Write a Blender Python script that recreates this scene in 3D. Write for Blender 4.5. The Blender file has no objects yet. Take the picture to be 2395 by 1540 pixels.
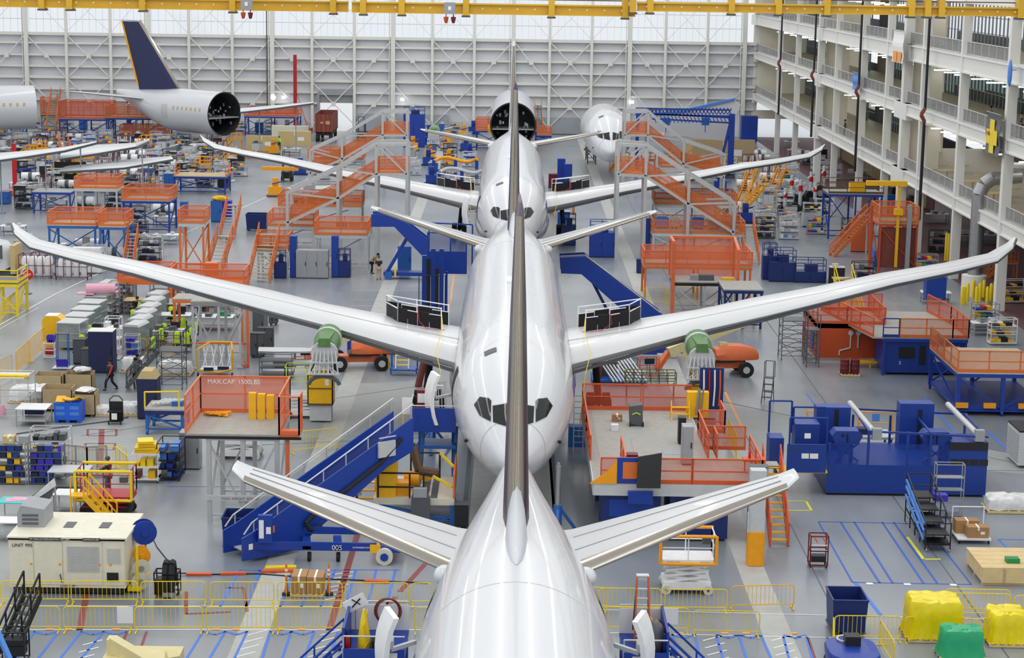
import bpy, math, random
from mathutils import Vector as V, Matrix as M
C = bpy.context.scene.collection
S = bpy.context.scene
PI = math.pi
F = 4500.0; CX, CY = 1197.5, 770.0; VPX, VPY, ROLL = 1200.0, -75.0, 0.0145
CAM = V((0, 0, 25.0))
_d = V((VPX - CX, CY - VPY, -F)).normalized()
_u = V((ROLL, 1, 0)); _u = (_u - _d * _u.dot(_d)).normalized()
_x = _d.cross(_u).normalized()
R3 = M((_x, _d, _u))
def ray(px, py): return R3 @ V(((px - CX) / F, -(py - CY) / F, -1))
def G(px, py, z=0.0):                      # ground (or height z) point seen at a pixel
    r = ray(px, py); t = (z - 25.0) / r.z
    return V((r.x * t, r.y * t, z))
def AY(px, py, Y):                         # point at distance Y
    r = ray(px, py); t = Y / r.y
    return CAM + r * t
def lin(c): return c / 12.92 if c <= .04045 else ((c + .055) / 1.055) ** 2.4
def hexc(h):
    h = h.lstrip('#'); return tuple(lin(int(h[i:i + 2], 16) / 255) for i in (0, 2, 4)) + (1,)
# ---------------------------------------------------------------- materials
MT = {}
def mat(name, col, rough=.5, metal=0, var=.06, scale=3.0, coat=0, alpha=None, emit=0, bump=0):
    if name in MT: return MT[name]
    m = bpy.data.materials.new(name); m.use_nodes = True
    nt = m.node_tree; N = nt.nodes; L = nt.links
    b = N['Principled BSDF']; c = hexc(col)
    b.inputs['Base Color'].default_value = c
    b.inputs['Roughness'].default_value = rough; b.inputs['Metallic'].default_value = metal
    if coat: b.inputs['Coat Weight'].default_value = coat; b.inputs['Coat Roughness'].default_value = .06
    if var:
        tc = N.new('ShaderNodeTexCoord'); nz = N.new('ShaderNodeTexNoise'); nz.inputs['Scale'].default_value = scale; nz.inputs['Detail'].default_value = 3
        L.new(tc.outputs['Object'], nz.inputs['Vector'])
        mx = N.new('ShaderNodeMix'); mx.data_type = 'RGBA'
        mx.inputs['A'].default_value = tuple(max(0, v * (1 - var * 2)) for v in c[:3]) + (1,)
        mx.inputs['B'].default_value = tuple(min(1, v * (1 + var * 2)) for v in c[:3]) + (1,)
        L.new(nz.outputs['Fac'], mx.inputs['Factor']); L.new(mx.outputs['Result'], b.inputs['Base Color'])
        if bump:
            bp = N.new('ShaderNodeBump'); bp.inputs['Strength'].default_value = bump; L.new(nz.outputs['Fac'], bp.inputs['Height']); L.new(bp.outputs['Normal'], b.inputs['Normal'])
    if emit:
        b.inputs['Emission Color'].default_value = c; b.inputs['Emission Strength'].default_value = emit
    if alpha is not None: b.inputs['Alpha'].default_value = alpha
    MT[name] = m; return m
mat('white', '#e9eaec', .4); mat('plane', '#d3d6da', .3, coat=.6, var=.01, scale=.4); mat('planegrey', '#c9cdd3', .35, var=.02)
mat('wing', '#d2d4d6', .35, coat=.2, var=.02, scale=.5); mat('chrome', '#a39d93', .16, 1, var=.02)
mat('orange', '#de7532', .5); mat('orangemesh', '#d56f35', .65, alpha=.5, var=0); mat('orangedark', '#c24c1c', .5)
mat('redor', '#d45a2c', .5); mat('redmesh', '#cc542c', .65, alpha=.5, var=0)
mat('blue', '#133c9c', .4); mat('blued', '#10296b', .45); mat('bluem', '#2463b4', .45); mat('bluel', '#4a86d8', .5)
mat('bluemesh', '#143fa0', .6, alpha=.45, var=0)
mat('yellow', '#f2b90f', .45); mat('yellowb', '#f1d21a', .45); mat('yelloworange', '#f3a20c', .45); mat('lime', '#c6f024', .6); mat('yelplastic', '#f0d805', .3, var=.1)
mat('grey', '#9a9ea3', .5); mat('greyd', '#55595e', .5); mat('greyl', '#c3c6c8', .45); mat('steel', '#a9acae', .35, .7); mat('alu', '#c4c6c6', .35, .35)
mat('black', '#16171a', .5); mat('rubber', '#1d1d1f', .75); mat('blackfab', '#141318', .85)
mat('deck', '#a5a39c', .7, var=.1); mat('deckw', '#c9bfa9', .7, var=.1); mat('wood', '#d9c08d', .7, var=.1, scale=2); mat('ply', '#b8a27c', .7, var=.08)
mat('card', '#a98255', .8, var=.08); mat('cream', '#e2ddc9', .5); mat('creamboom', '#dccf98', .45); mat('paper', '#eeeeec', .7, var=0)
mat('red', '#b5182a', .45); mat('maroon', '#6d1f28', .55); mat('green', '#1f8a4c', .5); mat('greenpr', '#557f48', .55, var=.15); mat('pink', '#e3a9bd', .5)
mat('purple', '#3a2bb8', .5); mat('navy', '#1b2450', .6); mat('tan', '#c8b27d', .6); mat('teal', '#3fc4c6', .5); mat('brown', '#5a4632', .6)
mat('wrap', '#dfe0df', .2, var=.12, scale=6, bump=.6); mat('skin', '#8a5f49', .6); mat('skinl', '#c99878', .6); mat('hair', '#1c1512', .8)
mat('wallpanel', '#dfe2e6', .6, var=.02, scale=.2); mat('wallsteel', '#e6e6df', .5, var=.02); mat('wallshade', '#c9ccce', .6, var=.03)
mat('bld', '#e4e4de', .5, var=.02, scale=.3); mat('bldin', '#ebe5d2', .6, var=.05, scale=.3); mat('bldfloor', '#a89f86', .5, var=.1); mat('mauve', '#6a4a4e', .6, var=.1, scale=.5)
mat('chromed', '#837c72', .2, 1, var=.02); mat('crane', '#dcae2a', .45, var=.08, scale=.6); mat('container', '#7a3a30', .6, var=.12); mat('lamp', '#ffffff', .5, var=0, emit=5)
mat('glassdark', '#0d1714', .06, var=0); mat('pale', '#d9d6c4', .5); mat('orangeboom', '#e0703f', .45); mat('redfire', '#c8101c', .3)
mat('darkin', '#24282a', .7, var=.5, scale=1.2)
def glass(name, col, a):
    m = bpy.data.materials.new(name); m.use_nodes = True; nt = m.node_tree; N = nt.nodes; N.clear()
    o = N.new('ShaderNodeOutputMaterial'); t = N.new('ShaderNodeBsdfTransparent'); g = N.new('ShaderNodeBsdfGlossy'); x = N.new('ShaderNodeMixShader')
    t.inputs[0].default_value = hexc(col); g.inputs['Roughness'].default_value = .08; x.inputs[0].default_value = a
    nt.links.new(t.outputs[0], x.inputs[1]); nt.links.new(g.outputs[0], x.inputs[2]); nt.links.new(x.outputs[0], o.inputs[0]); MT[name] = m
glass('glass', '#fbfdff', .03); glass('glassg', '#a9b8b4', .12); glass('clear', '#e8ecec', .06)
# ---------------------------------------------------------------- mesh builder
class B:
    def __init__(s): s.v = []; s.f = []; s.sm = []; s.mi = []; s.m = 0
    def add(s, vs, fs, smooth=False):
        n = len(s.v); s.v += [tuple(p) for p in vs]
        s.f += [tuple(i + n for i in f) for f in fs]; s.sm += [smooth] * len(fs); s.mi += [s.m] * len(fs); return s
    def box(s, x0, x1, y0, y1, z0, z1):
        return s.add([(x0,y0,z0),(x1,y0,z0),(x1,y1,z0),(x0,y1,z0),(x0,y0,z1),(x1,y0,z1),(x1,y1,z1),(x0,y1,z1)],
                     [(0,3,2,1),(4,5,6,7),(0,1,5,4),(1,2,6,5),(2,3,7,6),(3,0,4,7)])
    def cb(s, x, y, z, sx, sy, sz, rz=0, rx=0, ry=0):      # centred box, rotated
        R = M.Rotation(rz, 3, 'Z') @ M.Rotation(ry, 3, 'Y') @ M.Rotation(rx, 3, 'X'); c = V((x, y, z))
        vs = [c + R @ V((a * sx / 2, b * sy / 2, d * sz / 2)) for d in (-1, 1) for a, b in ((-1,-1),(1,-1),(1,1),(-1,1))]
        return s.add(vs, [(0,3,2,1),(4,5,6,7),(0,1,5,4),(1,2,6,5),(2,3,7,6),(3,0,4,7)])
    def bar(s, p, q, w=.08, t=None):                        # square bar between two points
        p = V(p); q = V(q); t = t or w; d = q - p
        if d.length < 1e-6: return s
        d.normalize(); a = d.cross(V((0, 0, 1)))
        a = V((1, 0, 0)) if a.length < 1e-3 else a.normalized(); b = d.cross(a).normalized()
        a = a * w / 2; b = b * t / 2
        vs = [p - a - b, p + a - b, p + a + b, p - a + b, q - a - b, q + a - b, q + a + b, q - a + b]
        return s.add(vs, [(0,3,2,1),(4,5,6,7),(0,1,5,4),(1,2,6,5),(2,3,7,6),(3,0,4,7)])
    def tube(s, p, q, r, n=8, r2=None):
        p = V(p); q = V(q); d = q - p; r2 = r if r2 is None else r2
        if d.length < 1e-6: return s
        d.normalize(); a = d.orthogonal().normalized(); b = d.cross(a)
        k = [a * math.cos(2*PI*i/n) + b * math.sin(2*PI*i/n) for i in range(n)]
        vs = [p + c * r for c in k] + [q + c * r2 for c in k]
        s.add(vs, [(i, (i+1) % n, (i+1) % n + n, i + n) for i in range(n)], True)
        s.add([vs[i] for i in range(n)], [tuple(range(n))[::-1]]); return s.add([vs[i+n] for i in range(n)], [tuple(range(n))])
    def path(s, pts, r, n=6):
        for a, b in zip(pts, pts[1:]): s.tube(a, b, r, n)
        return s
    def loft(s, rings, caps=(1, 1), closed=True):
        n = len(rings[0]); vs = [p for r in rings for p in r]; fs = []
        for j in range(len(rings) - 1):
            for i in range(n if closed else n - 1):
                k = (i + 1) % n; fs.append((j*n+i, j*n+k, (j+1)*n+k, (j+1)*n+i))
        s.add(vs, fs, True)
        if caps[0]: s.add(rings[0], [tuple(range(n))[::-1]])
        if caps[1]: s.add(rings[-1], [tuple(range(n))])
        return s
    def prism(s, pts, h, axis='y', o=0):                    # outline extruded from o to o+h along an axis
        if axis == 'y': f = lambda a, b, c: (a, c, b)
        elif axis == 'x': f = lambda a, b, c: (c, a, b)
        else: f = lambda a, b, c: (a, b, c)
        n = len(pts); vs = [f(a, b, o) for a, b in pts] + [f(a, b, o + h) for a, b in pts]
        return s.add(vs, [tuple(range(n))[::-1], tuple(range(n, 2*n))] + [(i, (i+1) % n, (i+1) % n + n, i + n) for i in range(n)])
    def ball(s, c, r, n=10, m=7, sz=(1,1,1), rough=0, seed=0):
        rnd = random.Random(seed); rings = []
        for j in range(1, m):
            t = PI * j / m
            rings.append([(c[0] + r*sz[0]*math.sin(t)*math.cos(2*PI*i/n)*(1+rough*rnd.uniform(-1,1)), c[1] + r*sz[1]*math.sin(t)*math.sin(2*PI*i/n)*(1+rough*rnd.uniform(-1,1)), c[2] - r*sz[2]*math.cos(t)*(1+rough*rnd.uniform(-.5,.5))) for i in range(n)])
        return s.loft(rings)
    def lathe(s, c, prof, n=14):                            # prof: (r, z)
        return s.loft([[(c[0] + r*math.cos(2*PI*i/n), c[1] + r*math.sin(2*PI*i/n), c[2] + z) for i in range(n)] for r, z in prof])
    def wheel(s, c, r, w, n=16, ax='x'):
        d = V((w/2, 0, 0)) if ax == 'x' else V((0, w/2, 0)); return s.tube(V(c) - d, V(c) + d, r, n)
    def make(s, name, mt, parent=None, loc=None, **kw):
        me = bpy.data.meshes.new(name); me.from_pydata(s.v, [], s.f); me.update()
        me.polygons.foreach_set('use_smooth', s.sm)
        if any(s.sm): me.set_sharp_from_angle(angle=.75)
        ms = mt if isinstance(mt, (list, tuple)) else [mt]
        for x in ms: me.materials.append(MT[x])
        if len(ms) > 1: me.polygons.foreach_set('material_index', s.mi)
        o = bpy.data.objects.new(name, me); C.objects.link(o)
        if parent: o.parent = parent
        if loc: o.location = loc
        for k, v in kw.items(): o[k] = v
        return o
ALL = []
def thing(name, label, cat, loc=(0,0,0), rz=0, group=None):
    o = bpy.data.objects.new(name, None); C.objects.link(o); o.empty_display_size = .3
    o.location = loc; o.rotation_euler = (0, 0, rz); o['label'] = label; o['category'] = cat
    if group: o['group'] = group
    ALL.append(o); return o
def tag(o, label, cat, group=None):
    o['label'] = label; o['category'] = cat
    if group: o['group'] = group
    ALL.append(o); return o
KIDS = {}
def kids(o):
    return [c for c in bpy.data.objects if c.parent is o]
def dup(root, loc, rz=None, label=None, group=None, sc=None):
    ch = KIDS.get(root.name)
    if ch is None:
        ch = KIDS[root.name] = [(c, kids(c)) for c in kids(root)]
    r = root.copy(); C.objects.link(r); r.location = loc
    if rz is not None: r.rotation_euler = (0, 0, rz)
    if label: r['label'] = label
    if group: r['group'] = group
    if sc: r.scale = sc
    for c, gs in ch:
        d = c.copy(); C.objects.link(d); d.parent = r
        for g in gs:
            e = g.copy(); C.objects.link(e); e.parent = d
    ALL.append(r); return r
def struct(o): o['kind'] = 'structure'; return o
def text(body, size, parent, loc, rx=PI/2, rz=0, m='black', name='lettering', ext=.004, al='LEFT'):
    cu = bpy.data.curves.new(name, 'FONT'); cu.body = body; cu.size = size; cu.extrude = ext; cu.align_x = al
    tmp = bpy.data.objects.new('tmp_text', cu); C.objects.link(tmp); dg = bpy.context.evaluated_depsgraph_get()
    me = bpy.data.meshes.new_from_object(tmp.evaluated_get(dg)); bpy.data.objects.remove(tmp); bpy.data.curves.remove(cu)
    me.materials.clear(); me.materials.append(MT[m]); o = bpy.data.objects.new(name, me); C.objects.link(o)
    o.location = loc; o.rotation_euler = (rx, 0, rz)
    if parent: o.parent = parent
    return o
ORD = 'first second third fourth fifth sixth seventh eighth ninth tenth eleventh twelfth thirteenth fourteenth fifteenth sixteenth seventeenth eighteenth nineteenth twentieth'.split()
ORD += ['twenty-'+x for x in ORD[:9]]+['thirtieth']+['thirty-'+x for x in ORD[:9]]+['fortieth']+['forty-'+x for x in ORD[:9]]
# ---------------------------------------------------------------- camera, world, lights
cd = bpy.data.cameras.new('camera'); cam = bpy.data.objects.new('camera', cd); C.objects.link(cam)
cd.sensor_width = 36; cd.sensor_fit = 'HORIZONTAL'; cd.lens = F / 2395 * 36; cd.clip_end = 2000; cd.clip_start = .5
cam.matrix_world = M.Translation(CAM) @ R3.to_4x4(); S.camera = cam
S.view_settings.view_transform = 'Standard'; S.view_settings.look = 'None'; S.view_settings.gamma = 1; S.view_settings.use_curve_mapping = False
S.view_settings.exposure = 0.0
w = bpy.data.worlds.new('World'); S.world = w; w.use_nodes = True
w.node_tree.nodes['Background'].inputs[0].default_value = (.96, .98, 1, 1); w.node_tree.nodes['Background'].inputs[1].default_value = 0.92
S.cycles.max_bounces = 6; S.cycles.transparent_max_bounces = 24; S.cycles.diffuse_bounces = 2; S.cycles.glossy_bounces = 3
S.cycles.use_denoising = True
for i, (x, y, sx, sy, e) in enumerate([(-62,158,2.2,262,11500),(-34,158,2.2,262,11500),(-9,158,1.6,262,11500),(9.5,158,1.6,262,11500),(30,158,2.2,262,9000)]):
    ld = bpy.data.lights.new('roof_light', 'AREA'); ld.shape = 'RECTANGLE'; ld.size = sx; ld.size_y = sy; ld.energy = e * .8; ld.color = (1, .985, .95)
    lo = bpy.data.objects.new('roof_light', ld); C.objects.link(lo); lo.location = (x, y, 38)
# ---------------------------------------------------------------- floor
def floor_mat():
    m = bpy.data.materials.new('epoxy'); m.use_nodes = True; nt = m.node_tree; N = nt.nodes; L = nt.links; b = N['Principled BSDF']
    tc = N.new('ShaderNodeTexCoord'); n1 = N.new('ShaderNodeTexNoise'); n1.inputs['Scale'].default_value = .06; n1.inputs['Detail'].default_value = 4
    mp = N.new('ShaderNodeMapping'); mp.inputs['Scale'].default_value = (1, .25, 1); n2 = N.new('ShaderNodeTexNoise'); n2.inputs['Scale'].default_value = 1.1; n2.inputs['Detail'].default_value = 5
    L.new(tc.outputs['Object'], n1.inputs['Vector']); L.new(tc.outputs['Object'], mp.inputs[0]); L.new(mp.outputs[0], n2.inputs['Vector'])
    a = N.new('ShaderNodeMix'); a.data_type = 'RGBA'; a.inputs['A'].default_value = hexc('#78818b'); a.inputs['B'].default_value = hexc('#92979c')
    r = N.new('ShaderNodeMapRange'); r.inputs[1].default_value = .4; r.inputs[2].default_value = .6; L.new(n1.outputs['Fac'], r.inputs[0]); L.new(r.outputs[0], a.inputs['Factor'])
    c = N.new('ShaderNodeMix'); c.data_type = 'RGBA'; c.blend_type = 'MULTIPLY'; c.inputs['Factor'].default_value = .35
    L.new(a.outputs['Result'], c.inputs['A']); rr = N.new('ShaderNodeMapRange'); rr.inputs[1].default_value = .3; rr.inputs[2].default_value = .7; rr.inputs[3].default_value = .86; rr.inputs[4].default_value = 1.06
    L.new(n2.outputs['Fac'], rr.inputs[0]); cc = N.new('ShaderNodeCombineColor')
    for k in range(3): L.new(rr.outputs[0], cc.inputs[k])
    L.new(cc.outputs[0], c.inputs['B']); L.new(c.outputs['Result'], b.inputs['Base Color'])
    b.inputs['Roughness'].default_value = .28
    q = N.new('ShaderNodeMapRange'); q.inputs[3].default_value = .2; q.inputs[4].default_value = .42; L.new(n2.outputs['Fac'], q.inputs[0]); L.new(q.outputs[0], b.inputs['Roughness'])
    MT['floor'] = m
floor_mat()
b = B(); b.box(-115, 37, 30, 296, -.3, 0); fl = struct(b.make('floor', 'floor'))
b = B(); b.box(37, 62, 60, 296, -.3, 0.001); struct(b.make('floor_walkway', 'mauve'))
mat('concrete', '#b0b2ae', .5, var=.1, scale=1.5); mat('concreteg', '#9a9e9e', .5, var=.08, scale=.8); mat('bluetape', '#3f78e0', .5, var=0); mat('bluetaped', '#2a57b8', .5, var=0); mat('redtape', '#8e4444', .6, var=0); mat('whitetape', '#e6e8ea', .5, var=0)
mat('yeltape', '#e0e03a', .5, var=0); mat('ortape', '#f2a04a', .5, var=0); mat('joint', '#5c6064', .7, var=0); mat('violet', '#6b4fa8', .5, var=0)
def quad(name, m, pts, z=.006):
    b = B(); b.add([(p.x, p.y, z) for p in pts], [tuple(range(len(pts)))]); o = b.make(name, m); return struct(o)
def strip(x, w, y0=35, y1=290, m='concrete', z=.004):
    b = B(); b.add([(x-w/2,y0,z),(x+w/2,y0,z),(x+w/2,y1,z),(x-w/2,y1,z)], [(0,1,2,3)]); return struct(b.make('floor_strip', m))
gx = lambda px, py: G(px, py).x
strip((gx(533,1535)+gx(608,1535))/2, abs(gx(608,1535)-gx(533,1535))); strip(.35, 4.0); strip((gx(1742,1335)+gx(1775,1335))/2, 1.15)
strip(gx(2140,1220)-.2, .06, m='joint'); strip(gx(1900,1330), .05, m='joint'); strip(gx(1230,1190)+1.4, .3, m='joint'); strip(-1.9, .22, m='joint')
quad('floor_strip', 'concreteg', [G(-60,1535), G(-60,935), G(620,905), G(1045,890), G(1045,1010), G(440,1040), G(180,1150)], .003)
quad('floor_strip', 'concreteg', [G(1690,945), G(2500,1085), G(2500,1120), G(1860,1060), G(1690,1050)], .003)
tp = {}
def tape(m, pts, w=.09, z=.009, closed=False):
    b = tp.setdefault(m, B()); P = [G(*p) if len(p) == 2 else V(p) for p in pts]
    if closed: P.append(P[0])
    for a, c in zip(P, P[1:]):
        d = (c - a); d.z = 0
        if d.length < .01: continue
        n = V((-d.y, d.x, 0)).normalized() * w / 2
        b.add([(a.x-n.x,a.y-n.y,z),(c.x-n.x,c.y-n.y,z),(c.x+n.x,c.y+n.y,z),(a.x+n.x,a.y+n.y,z)], [(0,1,2,3)])
# foreground walkway bays
for x1,y1,x2,y2 in [(80,1478,15,1580),(137,1478,60,1580),(190,1478,90,1605),(243,1478,140,1600),(475,1478,400,1600),(527,1478,455,1600),(578,1478,520,1600),(632,1478,596,1600),(681,1478,640,1600),(735,1478,690,1600),(790,1478,752,1600),
    (850,1478,820,1560),(1572,1484,1590,1560),(1625,1485,1650,1600),(1675,1487,1708,1600),(1728,1488,1765,1600),(1780,1488,1830,1600),(1832,1490,1860,1600),(1886,1491,1915,1600),(1935,1492,1975,1600)]:
    tape('bluetape', [(x1,y1),(x2,y2)], .1)
for x in (80,190,243,475,527,632,681,1572,1675,1728,1832): tape('bluetape', [(x,1478+(x>1000)*8),(x+28,1486+(x>1000)*8),(x+52,1478+(x>1000)*8)], .14)
tape('redtape', [(297,1478),(250,1600)], .1); tape('redtape', [(343,1478),(300,1600)], .1); tape('redtape', [(1890,1492),(1925,1600)], .1)
for (x0,y0,dx) in [(190,1505,1),(575,1482,1),(745,1482,1),(1640,1495,1),(1800,1495,1),(0,1500,1)]:
    for k in range(5):
        y = y0 + k*17; sh = (-.55 if x0 < 1200 else .3)*k*17; tape('whitetape', [(x0+4+sh, y+5),(x0+50+sh, y-7)], .085)
tape('whitetape', [(-20,1474),(1000,1474)], .08); tape('whitetape', [(1400,1481),(2420,1503)], .08); tape('whitetape', [(20,1418),(1010,1420)], .07); tape('whitetape', [(1400,1427),(2420,1452)], .07)
for x in (116,160,272,505,553,655,705,1590,1695,1745,1856): tape('ortape', [(x-9,1473+(x>1000)*9),(x+9,1473+(x>1000)*9)], .2, .013)
for x1,y1,x2,y2 in [(560,1334,515,1420),(608,1334,575,1420),(690,1334,655,1420),(738,1334,705,1420),(784,1334,750,1420),(832,1334,808,1415),(880,1334,860,1415),(925,1334,905,1415)]: tape('bluetape', [(x1,y1),(x2,y2)], .1)
tape('bluetape', [(560,1334),(935,1334)], .08); tape('violet', [(603,1336),(640,1342),(690,1334)], .09)
for k in range(7): tape('whitetape', [(778-k*4,1345+k*10),(830-k*5,1338+k*10)], .08)
tape('redtape', [(838,1245),(770,1475)], .26); tape('redtape', [(996,1318),(935,1385)], .22); tape('redtape', [(925,1397),(893,1430)], .22); tape('redtape', [(222,1290),(186,1475)], .25)
tape('redtape', [(238,1005),(234,1100)], .3); tape('redtape', [(205,1005),(272,1005),(272,1020),(205,1020)], .12, closed=True); tape('redtape', [(200,1038),(270,1038),(266,1053),(200,1053)], .12, closed=True)
tape('redtape', [(435,1385),(435,1437),(540,1432)], .16); tape('redtape', [(528,1376),(570,1376),(578,1432)], .12)
# right-hand floor bays
tape('bluetaped', [(1914,1221),(2160,1226),(2272,1368),(1994,1363)], .08, closed=True)
for x1,x2 in [(1966,2058),(1998,2088),(2063,2160),(2090,2192)]: tape('bluetaped', [(x1,1222),(x2,1365)], .1)
tape('bluetape', [(2000,1363),(2060,1440)], .16); tape('bluetape', [(2160,928),(2270,1055)], .14); tape('bluetape', [(1886,920),(1945,1000)], .12); tape('bluetape', [(2335,1262),(2400,1325)], .1); tape('bluetape', [(2335,1262),(2420,1264)], .08); tape('bluetape', [(2308,1008),(2370,1066)], .14)
tape('yeltape', [(1835,1173),(1885,1173),(1898,1195),(1840,1195)], .12); tape('yeltape', [(2122,1257),(2160,1309),(2200,1309)], .14)
tape('ortape', [(1696,918),(1745,1020)], .16); tape('whitetape', [(0,760),(130,688),(400,560),(740,410)], .1); tape('whitetape', [(0,770),(90,720)], .06)
for y in (680,702,716): tape('whitetape', [(820,y),(1060,y)], .06)
tape('ortape', [(1062,640),(1052,720)], .12); tape('joint', [(1690,940),(2500,1110)], .06); tape('joint', [(1850,1095),(2500,1103)], .05); tape('joint', [(190,1020),(1040,895)], .06); tape('joint', [(600,1042),(1050,1022)], .05)
tape('bluetape', [(395,1130),(430,1100),(470,1095)], .1); tape('violet', [(390,1139),(560,1139)], .06)
for m_, bb in tp.items(): struct(bb.make('floor_marking', m_))
b = B()
for x in (2034, 2122, 2230): p = G(x, 1366.5 + (x-2034)*.015); b.box(p.x-.14, p.x+.14, p.y-.12, p.y+.12, .01, .014)
struct(b.make('floor_marking', 'paper'))
# ---------------------------------------------------------------- back wall
WY = 296.0
zrow = [4.15, 5.8, 7.5, 9.2, 10.9, 12.7]
dx0, dx1 = (755-1200)*WY/F, (832-1200)*WY/F
def wall_mat():
    m = bpy.data.materials.new('corrugated'); m.use_nodes = True; nt = m.node_tree; N = nt.nodes; L = nt.links; b = N['Principled BSDF']
    tc = N.new('ShaderNodeTexCoord'); wv = N.new('ShaderNodeTexWave'); wv.inputs['Scale'].default_value = 1.4; wv.bands_direction = 'X'; L.new(tc.outputs['Object'], wv.inputs['Vector'])
    mx = N.new('ShaderNodeMix'); mx.data_type = 'RGBA'; mx.inputs['A'].default_value = hexc('#dfe3ea'); mx.inputs['B'].default_value = hexc('#eaecef'); L.new(wv.outputs['Fac'], mx.inputs['Factor']); L.new(mx.outputs['Result'], b.inputs['Base Color'])
    b.inputs['Roughness'].default_value = .6; MT['corr'] = m
wall_mat()
b = B(); b.box(-115, dx0, WY, WY+.3, 0, 14.3); b.box(dx1, 37.4, WY, WY+.3, 0, 14.3); b.box(dx0, dx1, WY, WY+.3, 5.4, 14.3); struct(b.make('wall_back', 'corr'))
b = B(); b.box(-115, 37.4, WY, WY+.3, 26, 40); struct(b.make('wall_back_upper', 'wallpanel'))
b = B()
for z in zrow:
    t = .42 if z == 7.5 else .3
    for xa, xb in (((-115, dx0-.2), (dx1+.2, 37.2)) if z < 5 else ((-115, 37.2),)):
        b.box(xa, xb, WY-.75, WY, z-.06, z+.03); b.box(xa, xb, WY-.8, WY-.72, z-.06, z+t-.06)
b.box(-115, 37.2, WY-.85, WY, 13.95, 14.4)
struct(b.make('trim_girts', 'wallsteel'))
# grey lower cladding
mat('zinc', '#a3aab0', .4, .3, var=.15, scale=.25)
b = B()
for xa, xb in [(-26+2.5, -19), (-18, -9.5), (3.2, 12)]: b.box(xa, xb, WY-.86, WY-.7, .1, 2.75 if xa < 0 else 2.6)
struct(b.make('wall_back_cladding', 'zinc'))
majors = [82, 365, 650, 929, 1207, 1476, 1741]; minors = [175, 277, 458, 558, 742, 840, 1020, 1117, 1291, 1388, 1558, 1655]
XW = lambda px: (px - 1203.5) * WY / F
cols = sorted([(XW(p), 1) for p in majors] + [(XW(p), 0) for p in minors] + [(XW(-10),0), (XW(-105),0), (XW(-200),1)])
for x, mj in cols:
    b = B(); h = .32 if mj else .2
    b.box(x-h, x+h, WY-1.15, WY-.55, 0, 26)
    if mj: b.box(x-.62, x-.5, WY-1.0, WY-.6, 0, 26)
    o = b.make('column', 'wallsteel'); struct(o)
b = B(); x = XW(648); b.box(x-.75, x-.6, WY-1.1, WY-.9, 2.5, 26); struct(b.make('trim_expansion_joint', 'greyd'))
b = B(); N_ = B()
xs = [c[0] for c in cols]
for i in range(len(cols)-1):
    x0, x1 = xs[i], xs[i+1]; l, r = cols[i][1], cols[i+1][1]
    for z0, z1, zn in ((7.7, 13.9, 10.9), (1.2, 7.3, 4.15), (14.6, 20.6, 17.6)):
        w_ = .14 if z0 < 14 else .07
        if not r or not l:
            pass
        if l or (not l and not r): b.bar((x0+.2, WY-.9, z1), (x1-.2, WY-.9, z0), w_)
        if r or (not l and not r): b.bar((x1-.2, WY-.95, z1), (x0+.2, WY-.95, z0), w_)
        if z0 < 14: N_.box((x0+x1)/2-.35, (x0+x1)/2+.35, WY-1.02, WY-.86, zn-.35, zn+.35)
struct(b.make('trim_bracing', 'wallsteel')); struct(N_.make('trim_gusset', 'wallsteel'))
# glazed band
wi = 0
for i in range(len(cols)-1):
    x0, x1 = xs[i]+.3, xs[i+1]-.3; wi += 1
    b = B(); b.box(x0, x1, WY+.1, WY+.14, 14.4, 26); win = struct(b.make('window_%d' % wi, 'glass'))
    b = B()
    for z in (16.35, 18.35, 20.3, 22.4): b.box(x0, x1, WY-.05, WY+.06, z-.035, z+.035)
    n = max(2, int((x1-x0)/.95))
    for k in range(n+1): xx = x0 + (x1-x0)*k/n; b.box(xx-.012, xx+.012, WY-.02, WY+.06, 14.4, 26)
    b.make('window_frame', 'wallshade', win)
b = B(); b.box(-115.3, -115, 30, WY, 0, 3); struct(b.make('wall_left', 'wallpanel'))
# roller door
b = B(); b.box(dx0-.35, dx0, WY-.9, WY+.3, 0, 6.0); b.box(dx1, dx1+.35, WY-.9, WY+.3, 0, 6.0); b.box(dx0, dx1, WY-.9, WY-.3, 5.5, 6.4); dr = struct(b.make('door_1', 'grey'))
b = B()
for k in range(11): b.box(dx0, dx1, WY-.4, WY-.3+(.06 if k % 2 else 0), 4.3+k*.11, 4.3+k*.11+.1)
b.make('roller_curtain', 'grey', dr)
mat('apron', '#f4f5f5', .6, var=.02)
b = B(); b.box(-80, 60, WY+.31, 420, -.3, -.02); struct(b.make('ground_apron', 'apron'))
# wall lamps
for i, (px, py, t_) in enumerate([(640,228,'left of the red mast'),(663,228,'just right of the red mast column'),(941,233,'right of the roller door'),(1478,239,'above the white nose section')]):
    p = AY(px, py, WY-1.2); b = B(); b.box(-.28,.28,-.15,.15,-.22,.22); tag(b.make('wall_light', 'lamp', loc=p), 'square white flood light on a back wall column '+t_, 'light', 'flood lights on the back wall')
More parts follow.
